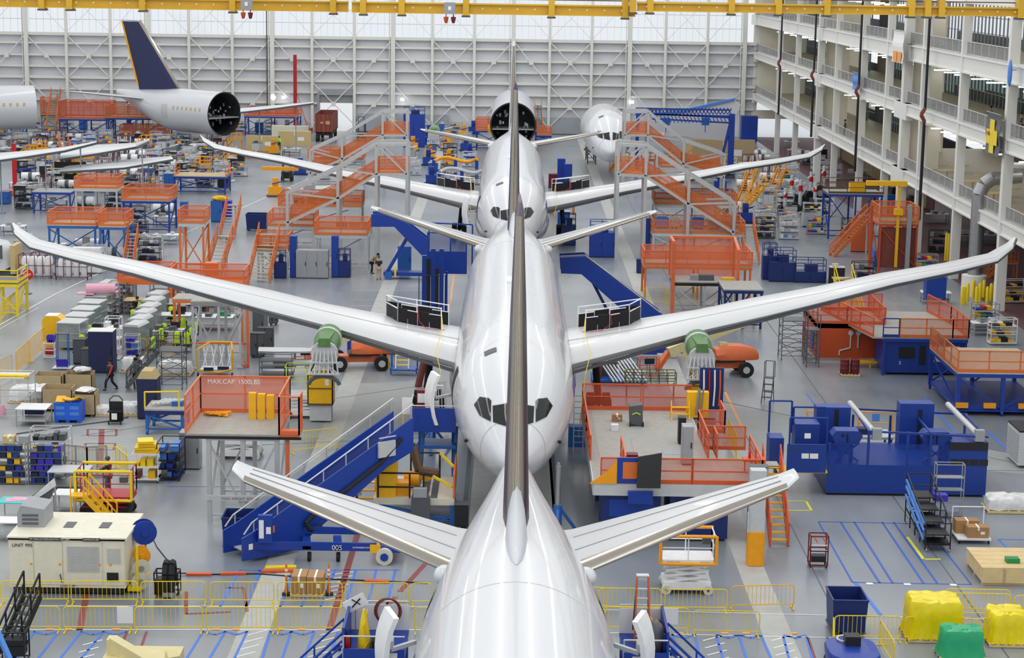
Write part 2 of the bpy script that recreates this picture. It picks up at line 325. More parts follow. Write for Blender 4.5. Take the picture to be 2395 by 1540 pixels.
# ---------------------------------------------------------------- office building along the right side
XB = 37.2; FZ = [6.8, 13.0, 18.45, 24.0]; DEP = 7.5
ZC = [(296,.45),(269,.22),(252,.22),(233,.5),(221,.22),(204.6,.28),(190.7,.28),(182,.55),(174,.3),(159,.3),(143.7,.35),(129,.5),(118,.3),(104,.3)]
for k, z in enumerate(FZ):
    t = [1.0, 1.0, 1.35, 1.3][k]
    b = B(); b.box(XB+.6, XB+DEP+1.2, 95, 296, z-.35, z); struct(b.make('floor_slab', 'bldfloor'))
    b = B(); b.box(XB+.62, XB+DEP+1.2, 95, 296, z-.8, z-.4); struct(b.make('ceiling_slab', 'bldin'))
    b = B(); b.box(XB-.25, XB+.6, 95, 296, z-t, z+.08); b.box(XB-.4, XB+.6, 95, 296, z-.05, z+.1); b.box(XB-.4, XB+.6, 95, 296, z-t, z-t+.12)
    struct(b.make('beam_balcony', 'bld'))
for i, (y, h) in enumerate(ZC):
    b = B(); b.box(XB-.28-h*.3, XB+.35, y-h, y+h, 0, 26); struct(b.make('column_balcony', 'bld'))
    if h > .4:                                    # solid party wall with gusset panels at the wide columns
        b = B()
        b.box(XB+.6, XB+3.4, y+.3, y+.6, FZ[0], 26)
        struct(b.make('wall_partition', 'bldin'))
        b = B()
        for k, z in enumerate(FZ): b.box(XB-.45, XB+.2, y-2.2, y+3.4, z-1.45, z+.1)
        struct(b.make('beam_bracket', 'bld'))
# inner walls: plain cream stretches, glazed stretches
rnd = random.Random(4)
spans = [(101,140,'g'),(140,170,'g'),(170,200,'g'),(200,209,'c'),(209,219,'c'),(219,231,'g'),(231,242,'d'),(242,250,'g'),(250,266,'c'),(266,280,'g'),(280,296,'g')]
for k in range(4):
    z0 = FZ[k]; z1 = (FZ + [26])[k+1]-.8 if k < 3 else 27
    for y0, y1, ty in spans:
        if k == 0 and 135 < y0 < 199: continue
        x = XB + DEP
        if ty == 'c':
            b = B(); b.box(x, x+.2, y0, y1, z0, z1); struct(b.make('wall_corridor', 'bldin'))
        elif ty == 'd':
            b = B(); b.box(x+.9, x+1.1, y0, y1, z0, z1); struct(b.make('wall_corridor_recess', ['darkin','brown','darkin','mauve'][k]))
        else:
            b = B(); b.box(x, x+.04, y0, y1, z0, z1); wn = struct(b.make('window_office', 'glass' if k > 1 else 'glassg'))
            b = B()
            yy = y0
            while yy < y1: b.box(x-.05, x+.1, yy, yy+.08, z0, z1); yy += 1.4
            for zz in (z0+1.1, z0+2.6, z1-.5): b.box(x-.04, x+.06, y0, y1, zz, zz+.06)
            b.make('window_frame', 'grey', wn)
            if k < 3:
                b = B(); b.box(x+1.0, x+1.1, y0, y1, z0, z0+.9); struct(b.make('wall_office_back', 'greyd'))
b = B(); b.box(XB+.6, XB+DEP+6, 135, 205, FZ[0]-.35, FZ[0]-.01); struct(b.make('floor_canteen', 'bldfloor')); b = B(); b.box(XB+DEP+5.6, XB+DEP+6, 135, 205, FZ[0], FZ[1]); struct(b.make('wall_canteen', 'brown'))
# balcony railings, one per bay and floor
FN = ['lowest', 'middle', 'upper']
for k in range(3):
    z = FZ[k] + .1; ys = [c[0] for c in ZC]
    for i in range(len(ZC)-2):
        y1 = ZC[i][0]-ZC[i][1]; y0 = ZC[i+1][0]+ZC[i+1][1]
        if k == 2 and i > 9 : continue
        t = thing('balcony_railing', f'pale steel balcony railing on the {FN[k]} gallery, {ORD[i]} bay from the back wall', 'railing', (XB, (y0+y1)/2, z), 0, 'balcony railings of the office building')
        h = (y1-y0)/2
        b = B(); b.bar((0,-h,1.1),(0,h,1.1),.07); b.bar((0,-h,.1),(0,h,.1),.05); n = max(2, int((y1-y0)/2.2))
        for j in range(n+1): yy = -h + 2*h*j/n; b.bar((0,yy,0),(0,yy,1.1),.06)
        b.make('rail_frame', 'greyl', t)
        b = B()
        if y0 < 200:
            n = int((y1-y0)/.16)
            for j in range(1, n): yy = -h + 2*h*j/n; b.bar((0,yy,.1),(0,yy,1.08),.018)
            for zz in (.3,.5,.7,.9): b.bar((0,-h,zz),(0,h,zz),.018)
        else:
            n = int((y1-y0)/.5)
            for j in range(1, n): yy = -h + 2*h*j/n; b.bar((0,yy,.1),(0,yy,1.08),.04)
        b.make('baluster_screen', 'grey', t)
# ceiling strip lights
bays = [(300,280),(280,262),(262,246),(246,233),(233,215),(215,199),(199,184),(184,170),(170,152),(152,138),(138,124)]
for k in range(3):
    for i, (ya, yb) in enumerate(bays):
        for j in range(3):
            y = ya + (yb-ya)*(.2+.3*j)
            b = B(); b.box(-1.1, 1.1, -.12, .12, -.05, .05); t = b.make('strip_light', 'lamp', loc=(XB+3.4, y, FZ[k+1]-2.25))
            tag(t, f'{["deepest","middle","nearest"][j]} strip light below the {["middle","upper","top"][k]} slab, {ORD[i]} bay from back wall', 'ceiling light', 'strip lights of the galleries')
            b = B(); b.box(-.9,-.88,-.01,.01,.05,1.45); b.box(.88,.9,-.01,.01,.05,1.45); b.make('hanger', 'greyd', t)
# black drain pipes with orange elbows
for i, px in enumerate((1822, 1900, 2005, 2160)):
    Y = (XB-.9)*F/(px-1200)-1.2; x = XB-1.0
    t = thing('drain_pipe', f'black drain pipe with rust red elbow, {ORD[i]} from the back wall', 'pipe', (x, Y, 0), 0, 'black drain pipes before the galleries')
    zb = [6.0, 5.5, 4.5, 3.6][i]
    b = B(); b.tube((0,0,zb),(0,0,12.4),.14); b.path([(0,0,12.4),(-.3,0,12.9),(0,0,13.4)],.13); b.tube((0,0,13.4),(0,0,30),.12); b.make('pipe', 'black', t)
    b = B(); b.path([(.02,0,12.3),(-.32,0,12.9),(.02,0,13.5)],.17); b.make('elbow', 'container', t)
    b = B(); b.box(-.1,1.0,-.1,.1,12.0,12.2); b.make('bracket', 'bld', t)
# ground level below the galleries: far end, inner wall, stairs, slatted wall
b = B(); b.box(37.4, 46, 295, 295.3, 6.0, 27); b.box(52, 62, 295, 295.3, 0, 6); b.box(37.4,52,295,295.3,2.9,4.2); struct(b.make('wall_end', 'blued' if 0 else 'bldin'))
b = B(); b.box(37.4, 52, 296, 296.05, 0, 6); struct(b.make('window_dock', 'glass'))
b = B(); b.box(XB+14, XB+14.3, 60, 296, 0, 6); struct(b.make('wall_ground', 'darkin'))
b = B()
y = 208
while y < 262: b.box(XB+8, XB+8.2, y, y+.55, 0, 3.2); y += .8
struct(b.make('wall_slats', 'ply'))
b = B(); b.box(XB+8.2, XB+8.3, 205, 265, 0, 3.4); struct(b.make('wall_slats_back', 'mauve'))
b = B()
for k in range(16): b.box(XB+4+k*.3, XB+4.3+k*.3, 143, 147, 0, .17*(k+1))
st = tag(b.make('staircase', 'mauve'), 'dark mauve staircase rising under the lowest gallery', 'staircase')
b = B(); b.bar((XB+4,143,1.0),(XB+8.8,143,3.7),.06); b.bar((XB+4,147,1.0),(XB+8.8,147,3.7),.06); b.make('handrail', 'steel', st)
# lounge lights and round tables of the canteen on the lowest gallery
for i, (px, py) in enumerate([(2290,312),(2330,346),(2388,352),(2250,300),(2270,310),(2395,392)]):
    Y = XB + 0; p = AY(px, py, (XB+4)*F/(px-1200)); p.z = max(p.z, FZ[0]+2.6)
    b = B(); b.lathe((0,0,0), [(1.05,0),(1.1,.12),(1.1,.28),(1.0,.3)], 20); t = b.make('ring_canopy', 'white', loc=p)
    tag(t, f'round white light canopy over the canteen, {ORD[i]} of the row', 'light', 'round light canopies of the canteen')
    b = B(); b.tube((0,0,.3),(0,0,FZ[1]-.8-p.z),.03); b.make('hanger', 'greyd', t)
for i, (dy, dx) in enumerate([(156,2.2),(160,4.5),(165,2.6),(170,4.8),(174,2.4),(179,4.6),(186,3.2)]):
    t = thing('canteen_table', f'round pale wood canteen table on the lowest gallery, {ORD[i]} one from the near end', 'table', (XB+dx, dy, FZ[0]), 0, 'canteen tables on the lowest gallery')
    b = B(); b.lathe((0,0,.72), [(.9,0),(.9,.05)], 18); b.make('table_top', 'tan', t); b = B(); b.tube((0,0,0),(0,0,.72),.05); b.lathe((0,0,0),[(.35,0),(.35,.03)],12); b.make('pedestal', 'steel', t)
# banners and hanging things
def banner(px, py, pxb, pyb, w, mt, label, extra=None):
    Y = (XB-.9)*F/(px-1200); p = AY(px, py, Y); q = AY(pxb, pyb, Y); h = p.z-q.z
    t = thing('banner', label, 'banner', (p.x, Y, p.z))
    b = B(); n = 8
    for k in range(n):
        za, zb = -h*k/n, -h*(k+1)/n; o1 = .05*math.sin(k*1.3); o2 = .05*math.sin((k+1)*1.3)
        b.add([(o1,-w/2,za),(o1,w/2,za),(o2,w/2,zb),(o2,-w/2,zb),(o1+.02,-w/2,za),(o1+.02,w/2,za),(o2+.02,w/2,zb),(o2+.02,-w/2,zb)], [(0,3,2,1),(4,5,6,7),(0,1,5,4),(2,3,7,6),(0,4,7,3),(1,2,6,5)], True)
    b.make('cloth', mt, t); b = B(); b.tube((0,-w/2-.1,0),(0,w/2+.1,0),.04); b.make('banner_rod', 'steel', t)
    if extra: extra(t, w, h)
def yel(t, w, h):
    b = B(); b.box(-.09,-.06,-w*.16,w*.16,-h*.96,-h*.15); b.box(-.1,-.07,-w*.38,w*.38,-h*.75,-h*.4); b.make('yellow_cross', 'yellowb', t)
    text('rolls', .55, t, (-.12, w*.33, -h*.55), rz=-PI/2, m='greyd')
banner(2325, 265, 2322, 362, 4.2, 'greyd', 'dark grey banner with a tall yellow cross hung from the middle gallery', yel)
def orx(t, w, h):
    b = B(); b.box(-.09,-.06,-w*.4,-w*.05,-h*.98,-h*.65); b.box(-.09,-.06,w*.02,w*.35,-h*.98,-h*.65); b.make('orange_print', 'ortape', t)
banner(2102, 72, 2096, 146, 5, 'paper', 'sheer white banner with orange print hung from the upper gallery', orx)
banner(2001, 170, 1998, 210, 3, 'bluel', 'small pale blue banner beside the third black drain pipe')
Y = (XB-.9)*F/1162; p = AY(2362, 172, Y)
b = B(); b.lathe((0,0,0),[(.02,-.75),(.25,-.6),(.36,-.2),(.36,.3),(.2,.65),(.02,.8)],10)
o = tag(b.make('surfboard', 'bluel', loc=(p.x,p.y,p.z)), 'pale blue pointed oval board hung on the near gallery column', 'board')
o.scale = (.4,1,1.3)
b = B(); b.bar((-.1,0,.2),(1.2,0,.2),.06); b.make('bracket', 'steel', o)
# silver duct and white bollard column
p = G(2276, 690)
t = thing('air_duct', 'silver bent air duct rising beside the near gallery column', 'duct', p)
b = B(); b.path([(0,0,1.6),(0,0,8),(.3,0,8.8),(1.0,0,9.3),(3.2,0,9.5)],.55,12); b.make('duct_pipe', 'steel', t); b = B(); b.lathe((0,0,0),[(1.0,0),(1.0,1.6),(.6,1.65)],14); b.make('duct_base', 'bld', t)
for i, px in enumerate((2254,2262,2275,2283,2291,2300,2308,2317,2326,2250,2335)):
    p = G(px, 712 - (i % 3)*8); b = B(); b.lathe((0,0,0),[(.14,0),(.14,1.25),(.1,1.36),(.02,1.4)],10)
    tag(b.make('bollard', 'yellowb', loc=p), f'yellow bollard around the silver air duct, {ORD[sorted([2254,2262,2275,2283,2291,2300,2308,2317,2326,2250,2335]).index(px)]} from the aisle side', 'bollard', 'yellow bollards around the duct')
for i, (px, py) in enumerate(((2212,610),(2218,612))):
    p = G(px, py); b = B(); b.lathe((0,0,0),[(.16,0),(.16,2.4),(.1,2.5)],10); tag(b.make('bollard', 'yellowb', loc=p), 'tall yellow bollard by the gallery column behind the right wing, ' + ('left','right')[i] + ' of two', 'bollard')
# ---------------------------------------------------------------- overhead cranes
def crane(x0, x1, Y, zb, label, posts, h=.55):
    t = thing('overhead_crane', label, 'crane', ((x0+x1)/2, Y, zb)); L_ = (x1-x0)/2
    b = B(); b.box(-L_,L_,-.3,.3,0,.08); b.box(-L_,L_,-.06,.06,.08,h); b.box(-L_,L_,-.3,.3,h,h+.1); b.make('girder', 'crane', t)
    b = B(); b.box(-L_,L_,.35,.9,h+.35,h+.42); b.make('catwalk', 'brown', t)
    for px in posts:
        x = AY(px, 20, Y).x - (x0+x1)/2
        b = B(); b.box(x-.2,x+.2,-.45,.45,-.08,2.6); b.make('end_carriage', 'crane', t)
        b = B(); b.box(x-.28,x+.28,-.4,.4,-.2,-.08); b.make('end_stop', 'greyd', t)
    b = B(); k = 0
    x = -L_+.6
    while x < L_-.3: b.lathe((x,-.33,h*.55),[(.05,0),(.05,.08)],6); x += 1.15
    b.make('lamp_studs', 'paper', t, kind='stuff')
    return t
zc = AY(1200, 35, 130).z
crane(AY(-40,10,131).x, AY(815,20,131).x, 131, AY(400,22,131).z, 'yellow overhead crane girder at the top left, ending beside the gap', (165, 335, 545, 780, 100), .62)
crane(AY(823,20,129).x, AY(1486,20,129).x, 129, AY(1150,34,129).z, 'yellow overhead crane girder across the top middle with a grey hoist', (850, 940, 1090, 1290, 1462), .62)
crane(AY(1490,20,128).x, AY(2420,20,128).x, 128, AY(1900,32,128).z, 'yellow overhead crane girder at the top right before the galleries', (1480, 1520, 1710, 1820, 1933, 2130, 2168, 2200, 2385), .5)
for px, py, Y, l in [(577,10,129.6,'grey crane hoist box with two hooks under the left yellow girder'),(1052,20,127.6,'grey crane hoist box with two hooks under the middle yellow girder')]:
    p = AY(px, py, Y); t = thing('crane_hoist', l, 'hoist', p)
    b = B(); b.box(-.36,.36,-.25,.25,-.35,.4); b.make('hoist_box', 'grey', t)
    b = B(); b.box(-.1,.1,-.27,-.25,-.1,.15); b.make('label_plate', 'paper', t)
    for s, m_ in ((-.24,'orangedark'),(.24,'maroon')):
        b = B(); b.tube((s,0,-.35),(s,0,-.55),.03); b.lathe((s,0,-.95),[(.06,0),(.1,.05),(.15,.25),(.17,.4),(.08,.42)],8); b.make('hook', m_, t)
# ---------------------------------------------------------------- airliners
ST = [(0,3.62,.04,.04),(.25,3.66,.5,.42),(.7,3.74,.86,.76),(1.4,3.84,1.32,1.25),(2.3,4.08,1.76,1.74),(3.3,4.36,2.12,2.14),(4.5,4.62,2.44,2.46),(6,4.82,2.72,2.68),(8,4.92,2.92,2.88),(10.5,4.95,3.0,2.97)]
TL = [(-19,4.95,3.0,2.97),(-16,5.05,2.93,2.85),(-13,5.3,2.66,2.55),(-10,5.65,2.2,2.1),(-7,6.05,1.62,1.6),(-4,6.45,1.02,1.1),(-1.6,6.75,.6,.72),(-.3,6.9,.36,.45),(0,6.95,.2,.25)]
def ring(y, zc, rw, rh, n=56):
    return [(rw*math.sin(2*PI*i/n), y, zc + rh*math.cos(2*PI*i/n)) for i in range(n)]
def lerp(a, b, t): return a + (b-a)*t
def smooth_st(st, sub=3):
    out = []
    for a, b in zip(st, st[1:]):
        for k in range(sub): out.append(tuple(lerp(a[j], b[j], k/sub) for j in range(4)))
    out.append(st[-1]); return out
def hermite(st, sub=4):
    out = []; n = len(st)
    for i in range(n-1):
        p0 = st[max(0,i-1)]; p1 = st[i]; p2 = st[i+1]; p3 = st[min(n-1,i+2)]; h = p2[0]-p1[0]
        for k in range(sub):
            t = k/sub; t2 = t*t; t3 = t2*t; o = [p1[0]+h*t]
            for j in (1,2,3):
                m1 = (p2[j]-p0[j])/max(1e-6,(p2[0]-p0[0]))*h; m2 = (p3[j]-p1[j])/max(1e-6,(p3[0]-p1[0]))*h
                if i == 0: m1 = (p2[j]-p1[j])*1.6
                o.append((2*t3-3*t2+1)*p1[j]+(t3-2*t2+t)*m1+(-2*t3+3*t2)*p2[j]+(t3-t2)*m2)
            out.append(tuple(o))
    out.append(st[-1]); return out
def foil(le, te, th, n=9):                              # closed airfoil ring, upper surface then lower
    le = V(le); te = V(te); up = []; lo = []
    for k in range(n+1):
        t = (1-math.cos(PI*k/n))/2; p = le.lerp(te, t); y = 2.6*(t**.5)*(1-t)*th*.5 + .002
        up.append(p+V((0,0,y*1.15))); lo.append(p-V((0,0,y*.85)))
    return up + lo[1:-1][::-1]
def surf_at(st, y, x):                                  # top surface height at x
    for a, b in zip(st, st[1:]):
        if a[0] <= y <= b[0]:
            t = (y-a[0])/max(1e-9,b[0]-a[0]); zc, rw, rh = (lerp(a[j],b[j],t) for j in (1,2,3)); break
    else: return None
    q = min(.999, abs(x)/rw); return zc + rh*math.sqrt(1-q*q)
def side_patch(st, y0, y1, a0, a1, off=.02, ny=6, na=8, shape=None):  # patch on the skin; angle from top
    def P(y, a, o):
        for A, Bq in zip(st, st[1:]):
            if A[0] <= y <= Bq[0] + 1e-6:
                t = (y-A[0])/max(1e-9,Bq[0]-A[0]); zc, rw, rh = (lerp(A[j],Bq[j],t) for j in (1,2,3)); break
        return ((rw+o)*math.sin(a), y, zc+(rh+o)*math.cos(a))
    v = []; f = []
    for j in range(ny+1):
        for i in range(na+1):
            v.append(P(lerp(y0,y1,j/ny), lerp(a0,a1,i/na), off))
    for j in range(ny):
        for i in range(na): k = j*(na+1)+i; f.append((k,k+1,k+na+2,k+na+1))
    return v, f
def airliner(label, Y0, X0, L_, wing=None, wz=0, fin='blue', doors=True, windows=True, engines=True, sr=0, stp=0):
    t = thing('airliner', label, 'airplane', (X0, Y0, 0))
    st = hermite(ST) + [(y, 4.95, 3.0, 2.97) for y in (14, 20, 26, 32)] + hermite([(L_+a, b, c, d) for a, b, c, d in TL])
    b = B(); b.loft([ring(*s) for s in st]); b.make('fuselage', 'plane', t)
    # cockpit windows: projected front patches
    def patch(b, pts, off=.025):
        cx = sum(p[0] for p in pts)/len(pts); cz = sum(p[1] for p in pts)/len(pts)
        def on(x, z):
            lo, hi = .02, 9.0
            for _ in range(24):
                m_ = (lo+hi)/2
                for A, Q in zip(st, st[1:]):
                    if A[0] <= m_ <= Q[0]:
                        tt = (m_-A[0])/max(1e-9,Q[0]-A[0]); zc, rw, rh = (lerp(A[j],Q[j],tt) for j in (1,2,3)); break
                if (x/rw)**2 + ((z-zc)/rh)**2 > 1: lo = m_
                else: hi = m_
            return hi
        n = 6; grid = []; m = len(pts)
        vs = []; fs = []
        for r in range(n+1):
            for k in range(m*3):
                a = pts[k//3]; c = pts[(k//3+1) % m]; u = (k % 3)/3; x = lerp(a[0],c[0],u); z = lerp(a[1],c[1],u)
                x = lerp(cx, x, r/n); z = lerp(cz, z, r/n); y = on(x, z); d = V((x*.12, -1, .55)).normalized()*off
                vs.append((x+d.x, y+d.y, z+d.z))
        q = m*3
        for r in range(n):
            for k in range(q): fs.append((r*q+k, r*q+(k+1)%q, (r+1)*q+(k+1)%q, (r+1)*q+k))
        b.add(vs, fs, True)
    for sx in (-1, 1):
        for pts in ([(.14,5.08),(.9,5.2),(.93,5.78),(.2,5.95)], [(1.0,5.2),(1.5,5.3),(1.78,5.62),(1.52,5.98),(1.12,6.02),(1.0,5.95)]):
            b = B(); patch(b, [(sx*x*1.0, z-.08) for x, z in pts]); b.make('cockpit_window', 'glassdark', t)
            b = B(); P = [(sx*x, z-.08) for x, z in pts]; cx = sum(p[0] for p in P)/len(P); cz = sum(p[1] for p in P)/len(P)
            patch(b, [(cx+(x-cx)*1.09, cz+(z-cz)*1.09) for x, z in P], .012); b.make('window_seal', 'greyl', t)
    # radome seam: ring tube
    b = B(); s_ = [s for s in st if s[0] >= 1.5][0]; rr = ring(s_[0], s_[1], s_[2]+.004, s_[3]+.004, 48)
    for i in range(48): b.tube(rr[i], rr[(i+1) % 48], .012, 5)
    b.make('radome_seam', 'grey', t)
    b = B()
    for yy in (12, 20.5, 29, L_-17):
        rr = ring(yy, *[(4.95),(3.0),(2.97)] if yy < L_-18 else [5.02, 2.96, 2.9], 48)
        for i in list(range(0, 14)) + list(range(34, 48)): b.tube(V(rr[i]), V(rr[(i+1) % 48]), .006, 4)
    b.make('skin_joint', 'greyl', t)
    if windows:
        for sx in (-1, 1):
            b = B(); y = 9.5
            while y < L_-17:
                v, f = side_patch(st, y, y+.28, sx*(1.28), sx*(1.42), .012, 1, 2); b.add(v, f); y += .62
            b.make('cabin_windows', 'glassdark', t)
    # wing
    if wing:
        for sx in (-1, 1):
            b = B(); rings = []
            for x, ly, lz, ty, tz, th in wing: rings.append(foil((sx*x, ly-Y0, lz+wz), (sx*x, ty-Y0, tz+wz), th))
            b.loft(rings if sx > 0 else rings); b.make('wing', 'wing', t)
            b = B()                                            # silver slat gap line and dark underside front spar
            for (p, q) in zip(wing, wing[1:]):
                b.bar((sx*p[0], p[1]-Y0+.12, p[2]+wz-p[5]*.28), (sx*q[0], q[1]-Y0+.12, q[2]+wz-q[5]*.28), .1, .16)
            b.make('leading_edge_spar', 'greyd', t)
            b = B()
            for fr in (.2, .72):
                for (p, q) in zip(wing[:-2], wing[1:-1]):
                    P = V((sx*p[0], lerp(p[1],p[3],fr)-Y0, lerp(p[2],p[4],fr)+wz+2.6*fr**.5*(1-fr)*p[5]*.575)); Q = V((sx*q[0], lerp(q[1],q[3],fr)-Y0, lerp(q[2],q[4],fr)+wz+2.6*fr**.5*(1-fr)*q[5]*.575))
                    b.bar(P, Q, .035, .02)
            b.make('panel_seam', 'greyl', t)
            b = B(); v, f = [], []                             # wing to body fairing
            rg = []
            for k in range(9):
                tt = k/8; yy = lerp(wing[0][1]-3.5, wing[0][3]+4, tt)-Y0; rd = 1.5*math.sin(PI*tt)**.6 + .02
                rg.append([(sx*2.1+rd*.9*math.cos(2*PI*i/12), yy, 3.0+wz+rd*math.sin(2*PI*i/12)) for i in range(12)])
            b.loft(rg); b.make('belly_fairing', 'plane', t)
    # main landing gear stubs and nose gear
    b = B(); b.tube((0, 6.2, .6), (0, 6.2, 2.4), .14); b.wheel((-.28, 6.2, .5), .5, .26); b.wheel((.28, 6.2, .5), .5, .26); b.make('nose_gear', 'greyd', t)
    if wing:
        yg = lerp(wing[0][1], wing[0][3], .75)-Y0
        for sx in (-1, 1):
            b = B(); b.tube((sx*4.9, yg, .8), (sx*4.6, yg, 3.8), .2); b.bar((sx*4.9,yg-.75,.66),(sx*4.9,yg+.75,.66),.2)
            for dy in (-.75, .75):
                for dx in (-.45, .45): b.wheel((sx*4.9+dx, yg+dy, .66), .66, .42, 18)
            b.make('main_gear', 'rubber', t)
        for sx in (-1, 1):
            if not engines: continue
            x = 9.9; ly = 102.2 - 82 + (wing[0][1]-98); z0 = 5.87+wz
            b = B(); b.tube((sx*x, ly-1.9, z0-.75), (sx*x, ly+.6, z0-.5), .62, 18, .72); b.loft([[(sx*x+k*a_, y_, z0-.25+k*c_) for a_, c_ in ((-.5,-.4),(.5,-.4),(.4,.25),(-.4,.25))] for y_, k in ((ly-2.2,.7),(ly-.6,1),(ly+2,.8))]); py = b.make('engine_pylon', 'greenpr', t)
            b = B(); b.tube((sx*x, ly-2.1, z0-.95), (sx*x, ly-1.9, z0-.93), .72, 18); b.tube((sx*x, ly-.2, z0-.6), (sx*x, ly, z0-.58), .76, 18); b.make('pylon_ring', 'greyl', py)
            b = B()
            for k in range(7): b.bar((sx*x-.75+k*.25, ly-2.5, z0-1.9), (sx*x-.5+k*.17, ly-2.0, z0-.5), .06); b.bar((sx*x-.75+k*.25, ly-2.5, z0-1.9), (sx*x+.5-k*.17, ly-2.0, z0-.9), .05)
            b.bar((sx*x-.85, ly-2.55, z0-1.9), (sx*x+.85, ly-2.55, z0-1.9), .1); b.bar((sx*x-.8, ly-2.5, z0-1.3), (sx*x+.8, ly-2.5, z0-1.3), .07); b.make('pylon_truss', 'greyl', py)
            b = B(); b.path([(sx*x+.8*math.cos(a_), ly-2.4, z0-2.5+.45*math.sin(a_)) for a_ in [PI*i/10 for i in range(11)]], .12, 6); b.make('pylon_arch', 'greyd', py)
    # stabilisers
    yb = L_-9.3
    for sx in (-1, 1):
        zr = 6.3+sr; zm = 6.85+(sr+stp)/2; zt = 7.3+stp; b = B(); b.loft([foil((sx*1.2, yb-.6, zr-.1), (sx*1.2, yb+5.0, zr-.05), .56), foil((sx*2.0, yb, zr), (sx*2.0, yb+5.2, zr), .52), foil((sx*6, yb+2.9, zm), (sx*6, yb+6.3, zm), .38), foil((sx*9.6, yb+5.6, zt), (sx*9.6, yb+7.6, zt), .24), foil((sx*10.15, yb+6.8, zt+.04), (sx*10.15, yb+8.2, zt+.04), .1)])
        sb = b.make('stabilizer', 'wing', t)
        b = B()
        r1 = foil((sx*1.7, yb-.3, zr-.04), (sx*1.7, yb+5.1, zr-.02), .64); r2 = foil((sx*9.55, yb+5.5, zt), (sx*9.55, yb+7.7, zt), .34)
        idx = [0,1,2,17,16]
        A = [V(r1[i]) for i in (2,1,0,17,16)]; Q = [V(r2[i]) for i in (2,1,0,17,16)]
        A = [p+V((0,-.05,.0)) for p in A]; Q = [p+V((0,-.05,.0)) for p in Q]
        b.loft([A, Q], (0,0), False); b.make('leading_edge', 'chrome', sb)
        b = B()
        for fr in (.34, .68): 
            z_ = lambda th: 2.6*fr**.5*(1-fr)*th*.575
            b.bar((sx*2.0, lerp(yb,yb+5.2,fr), zr+z_(.52)), (sx*9.4, lerp(yb+5.4,yb+7.5,fr), zt-.02+z_(.25)), .035, .03)
        b.make('elevator_seam', 'grey', sb)
        b = B(); b.ball((sx*2.3, yb-.1, zr-.03), .36, 12, 8, (1,1.3,.9)); b.make('root_fairing', 'plane', sb)
    # fin
    y0 = L_-12.5
    def fr_(ly, ty, z, th):
        n = 9; up = []; lo = []
        for k in range(n+1):
            tt = (1-math.cos(PI*k/n))/2; y = lerp(ly, ty, tt); w_ = 2.6*tt**.5*(1-tt)*th*.5+.004; up.append((w_, y, z)); lo.append((-w_, y, z))
        return up + lo[1:-1][::-1]
    b = B(); b.loft([fr_(y0, y0+9.4, 7.0, .9), fr_(y0+.7, y0+9.6, 8.2, .82), fr_(y0+5.2, y0+11.2, 13.4, .56), fr_(y0+8.3, y0+12.4, 16.7, .3), fr_(y0+9.3, y0+12.5, 17.05, .12)])
    f = b.make('fin', fin, t)
    b = B()
    LE = [(-.25+y0, 7.6, .9), (y0+.7, 8.2, .84), (y0+5.2, 13.4, .57), (y0+8.3, 16.7, .31)]
    rg = []
    for ly, z, th in LE:
        c = [(7.4,9.6,6,4.4)[LE.index((ly,z,th))]]; rr_ = []
        for k in (4,3,2,1,0,-1,-2,-3,-4):
            tt = (1-math.cos(PI*abs(k)/22))/2; wv = 2.6*tt**.5*(1-tt)*th*.53+.01; rr_.append((math.copysign(wv, k) if k else 0, ly-.04+tt*c[0]*.9, z))
        rg.append(rr_)
    b.loft(rg, (0,0), False); b.make('leading_edge', 'chromed', f)
    b = B(); b.loft([[(.04*math.cos(a), y0-2.9, 7.9+.04*math.sin(a)) for a in [2*PI*i/12 for i in range(12)]]] + [[(w_*math.cos(a), y0-2.9+dy, 7.75+h_*math.sin(a)) for a in [2*PI*i/12 for i in range(12)]] for dy, w_, h_ in ((.5,.2,.3),(1.5,.3,.5),(2.9,.36,.85),(4.2,.3,1.3),(5.0,.1,1.6))]); b.make('dorsal_fillet', 'planegrey', f)
    # antennas, ports
    b = B(); b.box(-.03,.03,19,19.5,7.9,8.3); b.lathe((-.95,11.2,0), [(.01,0)],3) if 0 else None
    b.box(-.4,.4,23,24.6,7.9,8.05); b.make('antenna', 'white', t)
    for sx in (-1,1):
        b = B(); v, f_ = side_patch(st, 3.1, 3.2, sx*1.75, sx*1.8, .1, 1, 1); b.ball((v[0][0], v[0][1], v[0][2]), .09, 8, 6); b.make('air_data_port', 'black', t)
    return t, st
# front hull overhead escape hatch left of the fin on each airliner
def hatch(t, st, y, x, m='greyd'):
    v, f = side_patch(st, y, y+.55, math.asin(x/2.6)-.1, math.asin(x/2.6)+.12, .03, 3, 4); b = B(); b.add(v, f, True); b.make('escape_hatch', m, t)
W1 = [(2.2,97.2,4.7,109.2,4.4,1.9),(3.2,98,4.82,109.2,4.5,1.7),(7,100.4,5.35,109.4,5.1,1.25),(10.5,102.6,5.87,109.9,5.6,1.0),(14,104.8,6.27,111.4,6.15,.85),(18,107.3,6.8,112.4,6.75,.65),(22,109.7,7.38,113.7,7.4,.5),(26,112.1,7.78,115.1,7.85,.36),(29,114.1,8.15,116.6,8.25,.24),(30.4,116.1,8.65,117.7,8.75,.13),(31.0,117.6,9.0,118.3,9.05,.05)]
W2 = [(x, y+73, z, y2+73, z2, th) for x, y, z, y2, z2, th in W1]
mat('finplum', '#3a2440', .35, var=.05)
p0, st0 = airliner('nearest white airliner seen from above, plum brown fin and open rear doors', 12.5, .35, 56.7, fin='finplum', engines=False, sr=-.65, stp=-.15)
p1, st1 = airliner('middle white airliner under the plum fin, wings spread across the hall', 81.6, .3, 56.7, W1, 0, fin='navy', stp=.75)
p2, st2 = airliner('far white airliner behind the middle one, wings part hidden by grey stair towers', 152, .2, 62.8, W2, -.8, fin='white')
